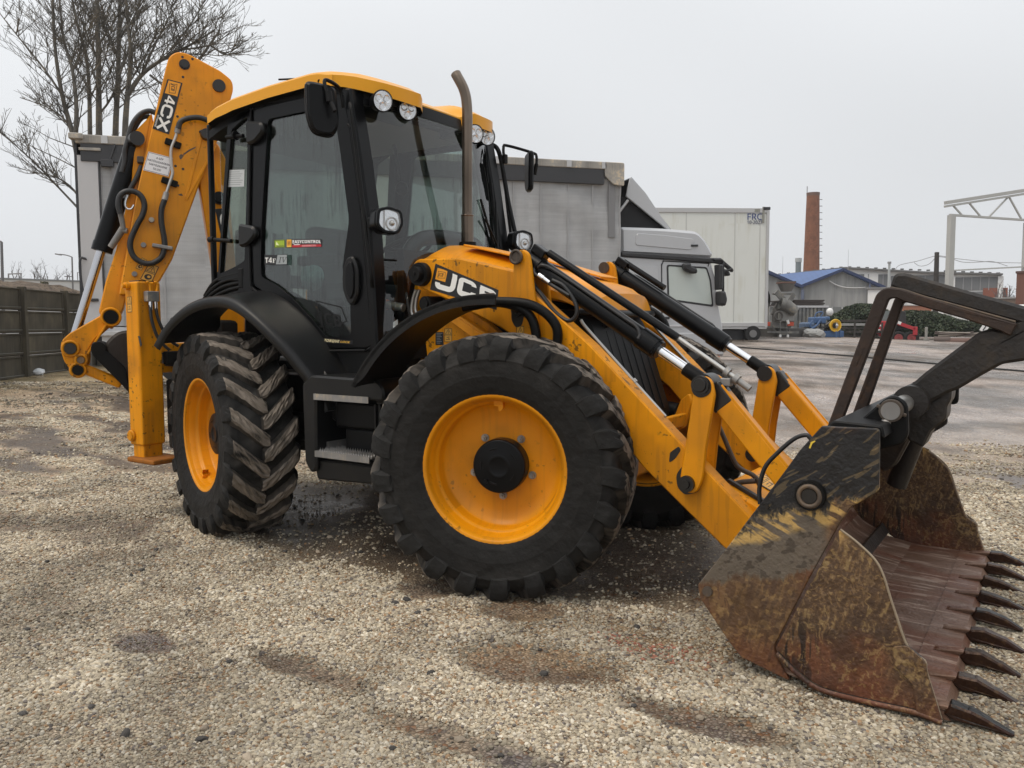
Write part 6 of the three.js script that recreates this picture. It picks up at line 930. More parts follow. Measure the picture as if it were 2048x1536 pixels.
// --- concrete mixer seen past the trailer
{
  const fr = frame(1525, 32, 1600, 32.3), t = thing('concrete_mixer_lorry', 'grey concrete mixer lorry seen from behind with hopper and chute beside the white trailer', 'lorry', fr.pos, fr.turn), P = (x, y, z = 0) => V3(...fr.hit(x, y, z), z), G = far([0.30, 0.30, 0.29], 0.6, { map: grimeTex }), Dk = far([0.09, 0.085, 0.08], 0.7), R = far([0.5, 0.07, 0.03], 0.4);
  const c = P(1536, 592); mk('mixer_drum', [lathe([[0.01, -2.6], [0.8, -2.5], [1.15, -1.3], [1.0, -0.3], [0.55, 0.25], [0.5, 0.3]], 1, 32).rotateY(0.5).rotateX(-0.12).translate(c.x, c.y - 0.1, -0.9)], G, t);
  mk('hopper', (() => { const g = new THREE.CylinderGeometry(0.34, 0.18, 0.40, 4, 1, true); g.rotateY(Math.PI / 4); g.scale(1.25, 1, 1); const p = P(1570, 573); return g.translate(p.x, p.y - 0.0, 0.1); })(), far([0.17, 0.16, 0.15], 0.7), t);
  mk('hopper_rim', barAB(P(1556, 566).add(V3(0, 0, 0.1)), P(1582, 566).add(V3(0, 0, 0.1)), 0.5, 0.05), far([0.16, 0.09, 0.07], 0.7), t);
  mk('chute_arm', barAB(P(1552, 583, 0.3), P(1575, 608, 0.3), 0.06, 0.22), G, t); mk('chute_arm', barAB(P(1588, 588, 0.3), P(1576, 608, 0.3), 0.06, 0.18), G, t);
  mk('cross_beam', barAB(P(1545, 588, 0.2), P(1588, 588, 0.2), 0.08, 0.07), G, t);
  mk('discharge_chute', [cyl(P(1570, 608, 0.35), P(1592, 624, 0.5), 0.24, 0.20, 20, true), cyl(P(1560, 607, 0.3), P(1572, 610, 0.35), 0.25, 0.24, 18, true)], G, t);
  mk('ladder', [barAB(P(1530, 606, 0.2), P(1530, 646, 0.2), 0.03, 0.03), barAB(P(1536, 606, 0.2), P(1536, 646, 0.2), 0.03, 0.03), ...[610, 617, 624, 631, 638].map(y => barAB(P(1530, y, 0.2), P(1536, y, 0.2), 0.03, 0.03))], G, t);
  mk('leg_frame', [barAB(P(1556, 607, 0), P(1545, 630, 0), 0.1, 0.14), barAB(P(1548, 630, 0.1), P(1585, 632, 0.1), 0.3, 0.5), T(new THREE.TorusGeometry(0.16, 0.04, 8, 20), ...P(1557, 632, 0.4).toArray())], Dk, t);
  mk('gearbox', [bx(0.7, 0.45, 0.6, ...P(1566, 632, 0).toArray(), 0.05)], far([0.28, 0.28, 0.27], 0.6), t);
  mk('tail_lamp', [bx(0.26, 0.16, 0.08, ...P(1534, 648, 0.3).toArray(), 0.02)], R, t); mk('tail_lamp', [bx(0.26, 0.16, 0.08, ...P(1581, 648, 0.3).toArray(), 0.02)], R, t);
  mk('tail_lamp_marker', bx(0.10, 0.16, 0.05, ...P(1576, 644, 0.34).toArray(), 0.01, 0, 0, 0.4), M.white, t);
  mk('rear_bumper', [barAB(P(1535, 664, 0.35), P(1597, 665, 0.35), 0.08, 0.08), bx(0.9, 0.25, 0.3, ...P(1558, 650, 0).toArray(), 0.02)], G, t);
  mk('lower_frame', [bx(1.3, 0.5, 2.2, ...P(1560, 668, -1.3).toArray(), 0.02), T(new THREE.CylinderGeometry(0.45, 0.45, 0.5, 24), ...P(1540, 668, -0.8).toArray(), 0, 0, 0), barAB(P(1542, 652, 0.1), P(1552, 664, 0.2), 0.06, 0.08), barAB(P(1572, 652, 0.1), P(1578, 664, 0.2), 0.06, 0.08)], Dk, t);
  const lad = thing('step_ladder', 'low two-step metal stand on the ground behind the mixer lorry', 'step stand', drop(1568, 31.4), fr.turn); mk('stand_frame', [...[-0.16, 0.16].flatMap(x => [barAB([x, 0, 0], [x * 0.8, 0.62, -0.05], 0.03, 0.03)]), ...[0.12, 0.36].map(y => barAB([-0.15, y, 0], [0.15, y, 0], 0.06, 0.03))], G, lad); mk('stand_foot', [bx(0.07, 0.10, 0.08, -0.16, 0.05, 0.02, 0.01), bx(0.07, 0.10, 0.08, 0.16, 0.05, 0.02, 0.01)], M.white, lad);
}
// --- container with a stack of dark sheets on it
{
  const fr = frame(1588, 35, 1656, 35.3), t = thing('storage_container', 'light grey corrugated container standing behind the mixer lorry', 'container', fr.pos, fr.turn), H = fr.hit(1620, 612)[1], L = fr.L, C = far([0.36, 0.37, 0.37], 0.6, { map: grimeTex });
  mk('container_box', bx(L - 0.04, H, 2.4, L / 2, H / 2, -1.24, 0.01), C, t);
  for (let i = 0; i < 9; i++) mk('corrugation', bx(L / 16, H - 0.14, 0.05, (i + 0.5) * L / 9, H / 2, -0.01, 0.012), C, t);
  mk('container_rail', bx(L, 0.09, 0.08, L / 2, H - 0.03, 0, 0.01), E0.grey, t);
  const s = thing('sheet_stack', 'dark stack of sheets lying on top of the grey container', 'stack of sheets', [fr.pos.x, fr.pos.y + H + 0.02, fr.pos.z], fr.turn), h = fr.hit(1620, 600)[1] - H;
  for (let i = 0; i < 4; i++) mk('sheet', bx(L * 0.92 + rr(-0.1, 0.1), h / 4 - 0.01, 2.0, L * 0.45 + rr(-0.05, 0.05), h * (i + 0.5) / 4, -1.1, 0.01), far([0.055, 0.045, 0.042], 0.8), s);
  const b = thing('white_bag', 'white sack hanging at the right end of the grey container', 'sack', drop(1659, 34.6), fr.turn); b.position.y = at(1659, 624, 34.6).y;
  mk('bag_body', (() => { const g = new THREE.SphereGeometry(0.13, 16, 12), p = g.attributes.position; for (let i = 0; i < p.count; i++) p.setXYZ(i, p.getX(i) * (1 + 0.3 * NZ(p.getX(i) * 20 + 9, p.getY(i) * 20 + 5, 5, 2)), p.getY(i) * 1.35, p.getZ(i)); g.computeVertexNormals(); return g; })(), M.white, b);
}
// --- blue trailer-mounted machine and the yellow hose reel
{
  const d = 33, B = far([0.05, 0.11, 0.24], 0.5), Dk = far([0.03, 0.03, 0.03], 0.8), p0 = drop(1630, d);
  const fr = frame(1600, d, 1700, d + 0.4), P = (x, y, z = 0) => V3(...fr.hit(x, y, z), z);
  const t = thing('blue_site_machine', 'blue wheeled site machine with a bent handle standing before the grey container', 'machine', fr.pos, fr.turn);
  mk('machine_body', [bx(0.52, 0.28, 0.6, ...P(1634, 641, -0.2).toArray(), 0.06), bx(0.4, 0.16, 0.4, ...P(1647, 637, -0.2).toArray(), 0.05)], B, t);
  mk('machine_handle', [tube([P(1629, 637), P(1633, 626), P(1646, 624.5), P(1640, 636)], 0.025, 24), tube([P(1641, 640, 0.2), P(1634, 650, 0.2), P(1624, 656, 0.2), P(1620, 650, 0.2), P(1626, 640, 0.2)], 0.04, 24)], B, t);
  mk('machine_frame', [bx(0.5, 0.3, 0.5, ...P(1614, 652, -0.2).toArray(), 0.08)], far([0.10, 0.15, 0.24], 0.6), t);
  mk('machine_wheel', [T(new THREE.CylinderGeometry(0.30, 0.30, 0.22, 24), ...P(1610, 668).toArray(), Math.PI / 2, 0, 0), T(new THREE.CylinderGeometry(0.26, 0.26, 0.22, 24), ...P(1600, 668, -0.4).toArray(), Math.PI / 2)], Dk, t);
  mk('machine_skid', bx(1.5, 0.3, 0.8, ...P(1625, 676, -0.5).toArray(), 0.04), Dk, t);
  const r = thing('hose_reel', 'yellow hose reel on a blue stand beside the blue site machine', 'hose reel', fr.pos, fr.turn), c = P(1671, 651, 0.3), RR = c.y - P(1671, 663, 0.3).y;
  mk('reel_flange', [T(new THREE.TorusGeometry(RR * 0.98, RR * 0.10, 10, 40), c.x, c.y, c.z), T(new THREE.RingGeometry(RR * 0.42, RR, 40), c.x, c.y, c.z - 0.05), lathe([[RR * 0.55, -0.02], [RR * 0.52, -0.14], [RR * 0.5, -0.3]], 1, 32).translate(c.x, c.y, c.z), T(new THREE.TorusGeometry(RR * 0.7, RR * 0.06, 8, 40), c.x, c.y, c.z - 0.03)], far([0.74, 0.46, 0.03], 0.45), r);
  mk('reel_hub', [T(new THREE.CylinderGeometry(RR * 0.45, RR * 0.45, 0.2, 24), c.x, c.y, c.z - 0.1, Math.PI / 2)], Dk, r); mk('reel_axle', [bx(0.05, RR * 0.9, 0.06, c.x + 0.02, c.y, c.z + 0.04, 0.01), T(new THREE.SphereGeometry(0.06, 10, 8), c.x + 0.02, c.y, c.z + 0.07)], E0.alu, r);
  mk('reel_stand', [bx(0.9, 0.26, 0.6, ...P(1660, 668, -0.1).toArray(), 0.03), bx(0.05, 0.6, 0.05, ...P(1680, 664, 0.2).toArray(), 0.01), bx(0.05, 0.4, 0.05, ...P(1672, 672, 0.4).toArray(), 0.01)], B, r);
  const h = thing('hose_heap', 'heap of dark hoses and cables between the blue machine and the yellow reel', 'hoses', fr.pos, fr.turn);
  for (let i = 0; i < 14; i++) { const a = P(rr(1628, 1640), rr(650, 672), rr(-0.2, 0.3)), b = P(rr(1642, 1662), rr(640, 675), rr(-0.2, 0.3)), m = P(rr(1630, 1660), rr(645, 678), rr(-0.1, 0.4)); mk('hose', tube([a, m, b], rr(0.015, 0.03), 14, 5), i % 4 ? Dk : far([0.25, 0.22, 0.2], 0.6), h); }
  const bb = thing('tarp_bundle', 'crumpled grey tarpaulin bundle on the ground before the hose heap', 'tarpaulin', drop(1627, 32.4)); bb.rotation.y = fr.turn;
  mk('tarp_folds', (() => { const g = new THREE.IcosahedronGeometry(0.3, 4), p = g.attributes.position; for (let i = 0; i < p.count; i++) { const k = 0.65 + 0.7 * NZ(p.getX(i) * 11 + 9, p.getY(i) * 11 + p.getZ(i) * 9 + 9, 77, 3); p.setXYZ(i, p.getX(i) * k * 1.5, Math.max(0, p.getY(i) * k * 0.75 + 0.12), p.getZ(i) * k); } return toCreasedNormals(g.toNonIndexed ? g : g, 0.7); })(), far([0.30, 0.30, 0.29], 0.6), bb);
}
// --- timber stack, red loader, pipes
{
  const fr = frame(1692, 33.5, 1760, 34), t = thing('timber_stack', 'dark stack of beams on the ground left of the red wheeled loader', 'stack of beams', fr.pos, fr.turn);
  for (let i = 0; i < 5; i++) mk('beam', bx(fr.L + rr(-0.2, 0.3), 0.10, 0.5, fr.L / 2, 0.09 + i * 0.15, rr(-0.2, 0.1), 0.01), far(i === 3 ? [0.3, 0.3, 0.29] : [0.045, 0.04, 0.036], 0.8), t);
  for (const x of [0.1, 0.5, 0.9]) mk('post', bx(0.06, 0.62, 0.06, fr.L * x, 0.32, 0.32, 0.01), far([0.05, 0.045, 0.04], 0.8), t);
}
{
  const fr = frame(1745, 34, 1835, 33.4), P = (x, y, z = 0) => V3(...fr.hit(x, y, z), z), t = thing('wheeled_loader', 'small red wheeled loader with dark cab parked in front of the hedge', 'loader', fr.pos, fr.turn), Rd = far([0.40, 0.025, 0.035], 0.45), Dk = far([0.02, 0.021, 0.022], 0.6);
  const pl = (l, z0, z1) => plate(roundPoly(l.map(p => fr.hit(p[0], p[1], 0)), 0.04), z0, z1, 0.02);
  mk('engine_hood', pl([[1746, 672], [1752, 655], [1760, 642], [1776, 642], [1778, 673]], -1.0, 0.05), Rd, t); mk('hood_label', [bx(0.14, 0.07, 0.01, ...P(1757, 660, 0.06).toArray(), 0), bx(0.14, 0.07, 0.01, ...P(1761, 651, 0.06).toArray(), 0)], M.white, t);
  mk('loader_cab', [pl([[1768, 640], [1774, 624], [1812, 622], [1814, 660], [1768, 660]], -1.0, -0.1)], Dk, t); mk('cab_window', [bx(0.36, 0.42, 0.02, ...P(1773, 632, -0.06).toArray(), 0)], far([0.14, 0.16, 0.16], 0.2), t);
  mk('lift_boom', [barAB(P(1786, 643, 0), P(1830, 658, 0), 0.2, 0.14), bx(0.18, 0.36, 0.2, ...P(1830, 662, 0).toArray(), 0.03)], Rd, t); mk('lift_boom', barAB(P(1786, 641, 0.05), P(1802, 647, 0.05), 0.12, 0.12), M.white, t);
  mk('loader_chassis', [bx(1.3, 0.3, 0.9, ...P(1800, 672, -0.5).toArray(), 0.03), bx(0.8, 0.25, 0.6, ...P(1765, 680, -0.5).toArray(), 0.03)], Dk, t);
  for (const x of [1797, 1823]) { const c = P(x, 676, 0), r = 0.285; const w = grp('loader_wheel', t); mk('tyre', [T(new THREE.TorusGeometry(r * 0.76, r * 0.28, 12, 32), c.x, c.y, c.z)], E0.tyre, w); mk('rim', [T(new THREE.CylinderGeometry(r * 0.52, r * 0.52, 0.05, 24), c.x, c.y, c.z + 0.02, Math.PI / 2), T(new THREE.TorusGeometry(r * 0.5, 0.02, 8, 24), c.x, c.y, c.z + 0.05)], far([0.32, 0.06, 0.06], 0.5), w); mk('hub', [T(new THREE.CylinderGeometry(r * 0.2, r * 0.2, 0.08, 14), c.x, c.y, c.z + 0.04, Math.PI / 2)], far([0.2, 0.04, 0.04], 0.6), w); }
}
{
  const fr = frame(1850, 32, 1990, 31), t = thing('pipe_stack', 'stack of rusty pipes and bars lying on the ground right of the red loader', 'stack of pipes', fr.pos, fr.turn), P = (x, y, z = 0) => V3(...fr.hit(x, y, z), z);
  mk('pipe', cyl(P(1868, 680), P(1900, 680), 0.14, 0.14, 20), far([0.10, 0.075, 0.065], 0.7), t); mk('pipe', cyl(P(1890, 683), P(1995, 684), 0.14, 0.14, 20), far([0.13, 0.075, 0.06], 0.7), t); mk('pipe', cyl(P(1846, 690, 0.4), P(1990, 693, 0.4), 0.05, 0.05, 12), far([0.09, 0.06, 0.05], 0.7), t);
  for (let i = 0; i < 11; i++) mk('bar', cyl(P(rr(1868, 1885), 663 + rr(0, 11), rr(-0.5, 0)), P(rr(1940, 1995), 664 + rr(0, 12), rr(-0.5, 0)), rr(0.02, 0.04), 0.03, 8), far(i % 3 ? [0.09, 0.07, 0.06] : [0.24, 0.21, 0.18], 0.7), t);
  const sgn = thing('white_board', 'white board with a black mark leaning on the pipe stack', 'board', drop(1970, 32.2), fr.turn); sgn.position.y = at(1968, 655, 32.2).y; mk('board_panel', bx(0.24, 0.36, 0.02, 0, 0, 0, 0, 0, 0, -0.5), M.white, sgn); mk('board_mark', bx(0.04, 0.26, 0.01, 0, 0, 0.02, 0, 0, 0, -0.5), E0.black, sgn);
  const st = thing('stone_post', 'short pale stone post before the hedge right of the red loader', 'post', drop(1853, 33)); mk('post_shaft', bx(0.10, 0.55, 0.10, 0, 0.27, 0, 0.015), far([0.28, 0.27, 0.25], 0.8), st); mk('post_base', bx(0.2, 0.06, 0.2, 0, 0.03, 0, 0.01), far([0.25, 0.24, 0.22], 0.8), st);
}
// --- dark cable lying across the yard
{
  const pts = [[1440, 690, 0], [1500, 697, 0], [1600, 705, 0], [1700, 712, 0], [1745, 716, 0], [1830, 724], [1940, 734], [2060, 744]].map(p => { let d = 14; for (let k = 0; k < 60; k++) { const q = at(p[0], p[1], d); if (q.y > groundY(q.x, q.z) + 0.02) d += 0.25; else break; } const q = at(p[0], p[1], d); q.y = groundY(q.x, q.z) + 0.015; return q; });
  const t = mk('ground_cable', tube(pts, 0.022, 80, 6), far([0.02, 0.02, 0.02], 0.8)); tag(t, 'thin black cable lying across the wet yard towards the lorries', 'cable');
}
// --- hedge
function leafMass(name, label, px0, d0, px1, d1, topPx, depthZ, nLeaf, cols, parentThing) {
  const fr = frame(px0, d0, px1, d1), t = thing(name, label, 'hedge', fr.pos, fr.turn), L = fr.L, Hs = topPx.map(p => [fr.hit(p[0], p[1])[0], fr.hit(p[0], p[1])[1]]);
  const hAt = x => { for (let i = 1; i < Hs.length; i++) if (x <= Hs[i][0]) return lerp(Hs[i - 1][1], Hs[i][1], clamp((x - Hs[i - 1][0]) / (Hs[i][0] - Hs[i - 1][0]))); return Hs[Hs.length - 1][1]; };
  const pos = [], col = [];
  for (let i = 0; i < nLeaf; i++) {
    const x = rr(0, L), lump = NZ(x * 1.1 + 20, 3, 931, 3), h = hAt(x) * (0.86 + 0.28 * lump), y = h * Math.pow(rnd(), 0.7), bul = depthZ * (0.5 + 0.7 * NZ(x * 1.4 + 5, y * 1.6 + 9, 941, 3)) * Math.sqrt(Math.max(0.02, 1 - Math.pow(y / h, 3))), z = bul * rr(0.6, 1.05) - depthZ * 0.5;
    const s = rr(0.035, 0.085), c = V3(x, y, z), a = V3(rr(-1, 1), rr(-1, 1), rr(-1, 1)).normalize().multiplyScalar(s), b = V3(rr(-1, 1), rr(-1, 1), rr(-1, 1)).normalize().multiplyScalar(s * 0.6), k = cols[Math.floor(rnd() * cols.length)], m = rr(0.7, 1.3) * (0.7 + 0.7 * NZ(x * 1.7, y * 2 + 30, 951, 2));
    for (const v of [c.clone().sub(a), c.clone().add(b), c.clone().add(a), c.clone().sub(a), c.clone().add(a), c.clone().sub(b)]) pos.push(v.x, v.y, v.z); for (let q = 0; q < 6; q++) col.push(k[0] * m, k[1] * m, k[2] * m);
  }
  const g = new THREE.BufferGeometry(); g.setAttribute('position', new THREE.Float32BufferAttribute(pos, 3)); g.setAttribute('color', new THREE.Float32BufferAttribute(col, 3)); g.computeVertexNormals();
  mk('foliage', g, STD({ vertexColors: true, roughness: 0.7 }), t); mk('hedge_core', slabGeo(30, 6, (u, v) => V3(u * L, hAt(u * L) * 0.86 * Math.sin(v * 3.1416), (v - 0.5) * depthZ * 0.5), (u, v) => V3(u * L, -0.02, (v - 0.5) * depthZ * 0.5)), far([0.012, 0.016, 0.01], 1), t);
  return t;
}
leafMass('hedge', 'long dark green overgrown hedge behind the red loader and the pipes', 1655, 36, 1990, 35, [[1655, 632], [1680, 630], [1700, 615], [1740, 608], [1770, 612], [1800, 622], [1850, 622], [1900, 628], [1960, 645], [1990, 655]], 1.6, 42000, [[0.022, 0.038, 0.018], [0.03, 0.05, 0.022], [0.045, 0.06, 0.03], [0.03, 0.035, 0.022], [0.06, 0.07, 0.035]]);
// --- halls
const cladding = far([0.42, 0.425, 0.43], 0.6, { map: dataTex(256, (u, v, o) => { const a = fbm(u * 30, v * 3, 32, 61, 4), k = 214 + 50 * (a - 0.5); o[0] = k; o[1] = k; o[2] = k * 0.985; }, true, 0.2) });
function hall(label, fr, ax, ay, lx, ly, rx, ry, ridge, roofLeft, blueM, name) {
  const t = thing('industrial_hall', label, 'hall', fr.pos, fr.turn), A = fr.hit(ax, ay), Lf = fr.hit(lx, ly), Rt = fr.hit(rx, ry);
  const D = 9, sx = (ridge[0]), gab = plate([[Lf[0], 0], [Rt[0], 0], [Rt[0], Rt[1]], A, [Lf[0], Lf[1]]], -0.2, 0, 0);
  mk('gable_wall', gab, cladding, t); const n = 14; for (let i = 1; i < n; i++) { const x = lerp(Lf[0], Rt[0], i / n), top = x < A[0] ? lerp(Lf[1], A[1], (x - Lf[0]) / (A[0] - Lf[0])) : lerp(A[1], Rt[1], (x - A[0]) / (Rt[0] - A[0])), b = fr.hit(1680, 612)[1]; mk('cladding_joint', bx(0.03, Math.max(0.05, top - b), 0.02, x, (top + b) / 2, 0.005, 0), far([0.30, 0.30, 0.31], 0.6), t); }
  const off = V3(sx, 0, -D), P3 = (q, o = 0) => V3(q[0], q[1] + o, 0.25), s = (q, w) => quad(P3(q), P3(w), P3(w).add(off), P3(q).add(off));
  const slope = (q, w) => { const g = [], T0 = 0.12; g.push(quad(P3(q, T0), P3(w, T0), P3(w, T0).add(off), P3(q, T0).add(off)), quad(P3(q), P3(w), P3(w).add(off), P3(q).add(off))); return g; };
  mk('roof_slope', slope(Lf, A), blueM, t); mk('roof_slope', slope(A, Rt), blueM, t);
  mk('verge_trim', barAB(P3(Lf, 0.04), P3(A, 0.04), 0.16, 0.16), far([0.03, 0.045, 0.11], 0.5), t); mk('verge_trim', barAB(P3(A, 0.04), P3(Rt, 0.04), 0.16, 0.16), far([0.03, 0.045, 0.11], 0.5), t);
  mk('side_wall', [quad(V3(Lf[0], Lf[1], -0.1), V3(Lf[0], 0, -0.1), V3(Lf[0], 0, -0.1).add(off), V3(Lf[0], Lf[1], -0.1).add(off)), quad(V3(Rt[0], Rt[1], -0.1), V3(Rt[0], 0, -0.1), V3(Rt[0], 0, -0.1).add(off), V3(Rt[0], Rt[1], -0.1).add(off))], cladding, t);
  return t;
}
const blueRoof = far([0.06, 0.125, 0.31], 0.5, { map: dataTex(128, (u, v, o) => { const k = 226 + 26 * fbm(u * 8, v * 8, 8, 71, 3) - ((u * 16) % 1 < 0.12 ? 26 : 0); o[0] = o[1] = o[2] = k; }, true, 0.25) });
{
  const fr = frame(1598, 47, 1772, 46), t = hall('grey gabled hall with blue roof edge behind the grey container and the hedge', fr, 1685, 541, 1599, 575, 1768, 577, [-5.2], 0, blueRoof);
  // window band under the gable
  const y0 = fr.hit(1680, 614)[1], y1 = fr.hit(1680, 640)[1], xa = fr.hit(1604, 620)[0], xb = fr.hit(1765, 620)[0];
  mk('window_band', bx(xb - xa, y0 - y1, 0.05, (xa + xb) / 2, (y0 + y1) / 2, 0.03, 0), far([0.16, 0.17, 0.17], 0.35), t);
  for (let i = 0; i <= 8; i++) mk('mullion', bx(0.05, y0 - y1, 0.05, lerp(xa, xb, i / 8), (y0 + y1) / 2, 0.07, 0), E0.grey, t); mk('mullion', bx(xb - xa, 0.05, 0.05, (xa + xb) / 2, (y0 + y1) / 2 + 0.02, 0.075, 0), E0.grey, t);
  mk('downpipe', [bx(0.18, 0.55, 0.14, ...fr.hit(1604, 590), 0.2, 0.02), bx(0.09, 2.4, 0.09, fr.hit(1604, 600)[0], fr.hit(1604, 612)[1], 0.2, 0.01)], far([0.12, 0.14, 0.2], 0.6), t);
  mk('downpipe', bx(0.10, 3.0, 0.09, fr.hit(1737, 612)[0], fr.hit(1737, 612)[1], 0.2, 0.01), far([0.14, 0.16, 0.24], 0.6), t);
  mk('hanging_cable', tube([[1658, 562], [1672, 570], [1690, 575], [1710, 576], [1730, 575]].map(p => V3(...fr.hit(p[0], p[1]), 0.12)), 0.03, 30, 5), far([0.6, 0.6, 0.6], 0.7), t);
  const f2 = frame(1470, 47.2, 1598, 47, fr.pos.y), t2 = hall('grey gabled hall half hidden by the white refrigerated trailer', f2, 1490, 526, 1400, 560, 1599, 574, [-5.2], 0, blueRoof);
}
{
  const fr = frame(1540, 66, 2010, 60), P = (x, y) => fr.hit(x, y), t = thing('factory_hall', 'long low white framed factory hall with grey window bands behind the blue roofed hall', 'hall', fr.pos, fr.turn), Wt = far([0.72, 0.72, 0.71], 0.6), Gl = far([0.17, 0.175, 0.18], 0.3);
  const top = [[1548, 552], [1690, 536], [1850, 545], [2004, 549]].map(p => P(...p)), base = 0;
  mk('hall_front', plate([...top, [top[3][0], base], [top[0][0], base]], -8, 0, 0.02), Wt, t);
  for (let i = 0; i < 3; i++) mk('roof_edge', barAB([...top[i], -3.8], [...top[i + 1], -3.8], 8.4, 0.14, V3(0, 1, 0), 0.02), far([0.14, 0.14, 0.14], 0.7), t);
  for (let i = 0; i < 26; i++) { const px = lerp(1560, 1995, i / 25), q = P(px, lerp(536, 549, clamp((px - 1690) / 310))); mk('roof_cleat', bx(0.24, 0.10, 0.2, q[0], (px < 1690 ? lerp(top[0][1], top[1][1], clamp((px - 1548) / 142)) : q[1]) + 0.08, 0.2, 0), far([0.10, 0.10, 0.10], 0.8), t); }
  const bay = (x0, x1, ya, yb, n) => { const a = P(x0, ya), b = P(x1, yb), w = b[0] - a[0], h = a[1] - b[1], f = mk('window', bx(w, h, 0.06, a[0] + w / 2, b[1] + h / 2, 0.02, 0), Gl, t); for (let i = 1; i < n; i++) mk('mullion', bx(0.06, h, 0.05, a[0] + w * i / n, b[1] + h / 2, 0.06, 0), far([0.3, 0.3, 0.31], 0.6), t); };
  bay(1705, 1752, 549, 575, 3); bay(1754, 1778, 549, 580, 2); bay(1782, 1896, 552, 578, 5); bay(1910, 1994, 555, 580, 5); bay(1912, 1978, 584, 592, 1);
  mk('white_panel', bx(1.0, 1.2, 0.07, ...P(1742, 562), 0.05, 0), Wt, t); mk('brick_infill', bx(1.6, 1.2, 0.08, ...P(1990, 592), 0.04, 0), far([0.24, 0.09, 0.06], 0.8), t);
  for (const x of [1903, 1999]) mk('pilaster', bx(0.36, P(x, 552)[1], 0.2, P(x, 600)[0], P(x, 552)[1] / 2, 0.08, 0.02), Wt, t);
  const st = thing('flue', 'short grey steel flue standing on the roofs left of the brick chimney', 'flue', drop(1594, 60)); const fy = at(1594, 547, 60).y - st.position.y, f1 = at(1594, 517, 60).y - st.position.y; mk('flue_pipe', cyl([0, fy - 2, 0], [0, f1 - 0.3, 0], 0.2), far([0.20, 0.23, 0.24], 0.5, { metalness: 0.4 }), st); mk('flue_cap', cyl([0, f1 - 0.3, 0], [0, f1, 0], 0.24), far([0.4, 0.42, 0.42], 0.5), st);
  const s2 = thing('roof_vent', 'thin grey vent pipe on the roof of the factory hall', 'vent', drop(1775, 62)); const v0 = at(1775, 540, 62).y - s2.position.y, v1 = at(1775, 524, 62).y - s2.position.y; mk('vent_pipe', cyl([0, v0 - 1.5, 0], [0, v1, 0], 0.09), far([0.4, 0.42, 0.42], 0.5), s2); mk('vent_cap', cyl([0, v1 - 0.15, 0], [0, v1, 0], 0.14), far([0.3, 0.3, 0.3], 0.5), s2);
  for (const [px, py, k] of [[1693, 500, 'above the gable of the factory hall'], [1563, 514, 'left of the steel flue']]) { const l = thing('lightning_rod', `thin lightning rod rising ${k}`, 'lightning rod', drop(px, 62)); const y1 = at(px, py, 62).y - l.position.y, yb = at(px, 548, 62).y - l.position.y; mk('rod', cyl([0, yb - 1, 0], [0, y1, 0], 0.022, 0.012, 6), far([0.4, 0.4, 0.42], 0.5), l); mk('rod_foot', cyl([0, yb - 1, 0], [0, yb - 0.6, 0], 0.07), far([0.3, 0.3, 0.3], 0.6), l); }
}
// --- brick chimney with its iron rungs
{
  const d = 88, t = thing('brick_chimney', 'tall tapering red brick chimney rising behind the hall roofs', 'chimney', drop(1620, d)), y = py => at(1620, py, d).y - t.position.y, R = w => w / 2 * d / FOC;
  const brick = far([0.34, 0.155, 0.095], 0.9, { map: dataTex(512, (u, v, o) => { const row = Math.floor(v * 48), cx = Math.floor(u * 24 + (row % 2) * 0.5), k = 205 + 60 * (hash(cx % 24, row, 81) - 0.5), fy = (v * 48) % 1, fx = (u * 24 + (row % 2) * 0.5) % 1, a = fbm(u * 6, v * 6, 6, 83, 4); o[0] = k; o[1] = k * 0.97; o[2] = k * 0.94; if (fy < 0.16 || fx < 0.07) mixc(o, [215, 205, 190], 0.5); mixc(o, [120, 100, 90], 0.25 * sm(0.5, 0.8, a)); }) });
  const g = new THREE.CylinderGeometry(R(24), R(36), y(391) - 0, 28, 1); g.translate(0, y(391) / 2, 0); const uv = g.attributes.uv; for (let i = 0; i < uv.count; i++) uv.setXY(i, uv.getX(i) * 2, uv.getY(i) * 4);
  mk('chimney_shaft', g, brick, t, true); mk('chimney_rim', T(new THREE.CylinderGeometry(R(25.5), R(24.5), 0.35, 28), 0, y(392), 0), far([0.16, 0.10, 0.08], 0.9), t);
  for (let i = 0; i < 11; i++) { const yy = lerp(y(402), y(530), i / 10), r = R(lerp(24, 30, i / 10)); mk('rung', [tube([V3(RH.x * r, yy, RH.z * r), V3(RH.x * (r + 0.35), yy, RH.z * (r + 0.35))], 0.035, 4, 5)], far([0.12, 0.11, 0.11], 0.7), t); }
  mk('lightning_spike', cyl([-R(24) * RH.x, y(394), -R(24) * RH.z], [-R(24) * RH.x, y(376), -R(24) * RH.z], 0.04), far([0.2, 0.2, 0.2], 0.6), t);
}
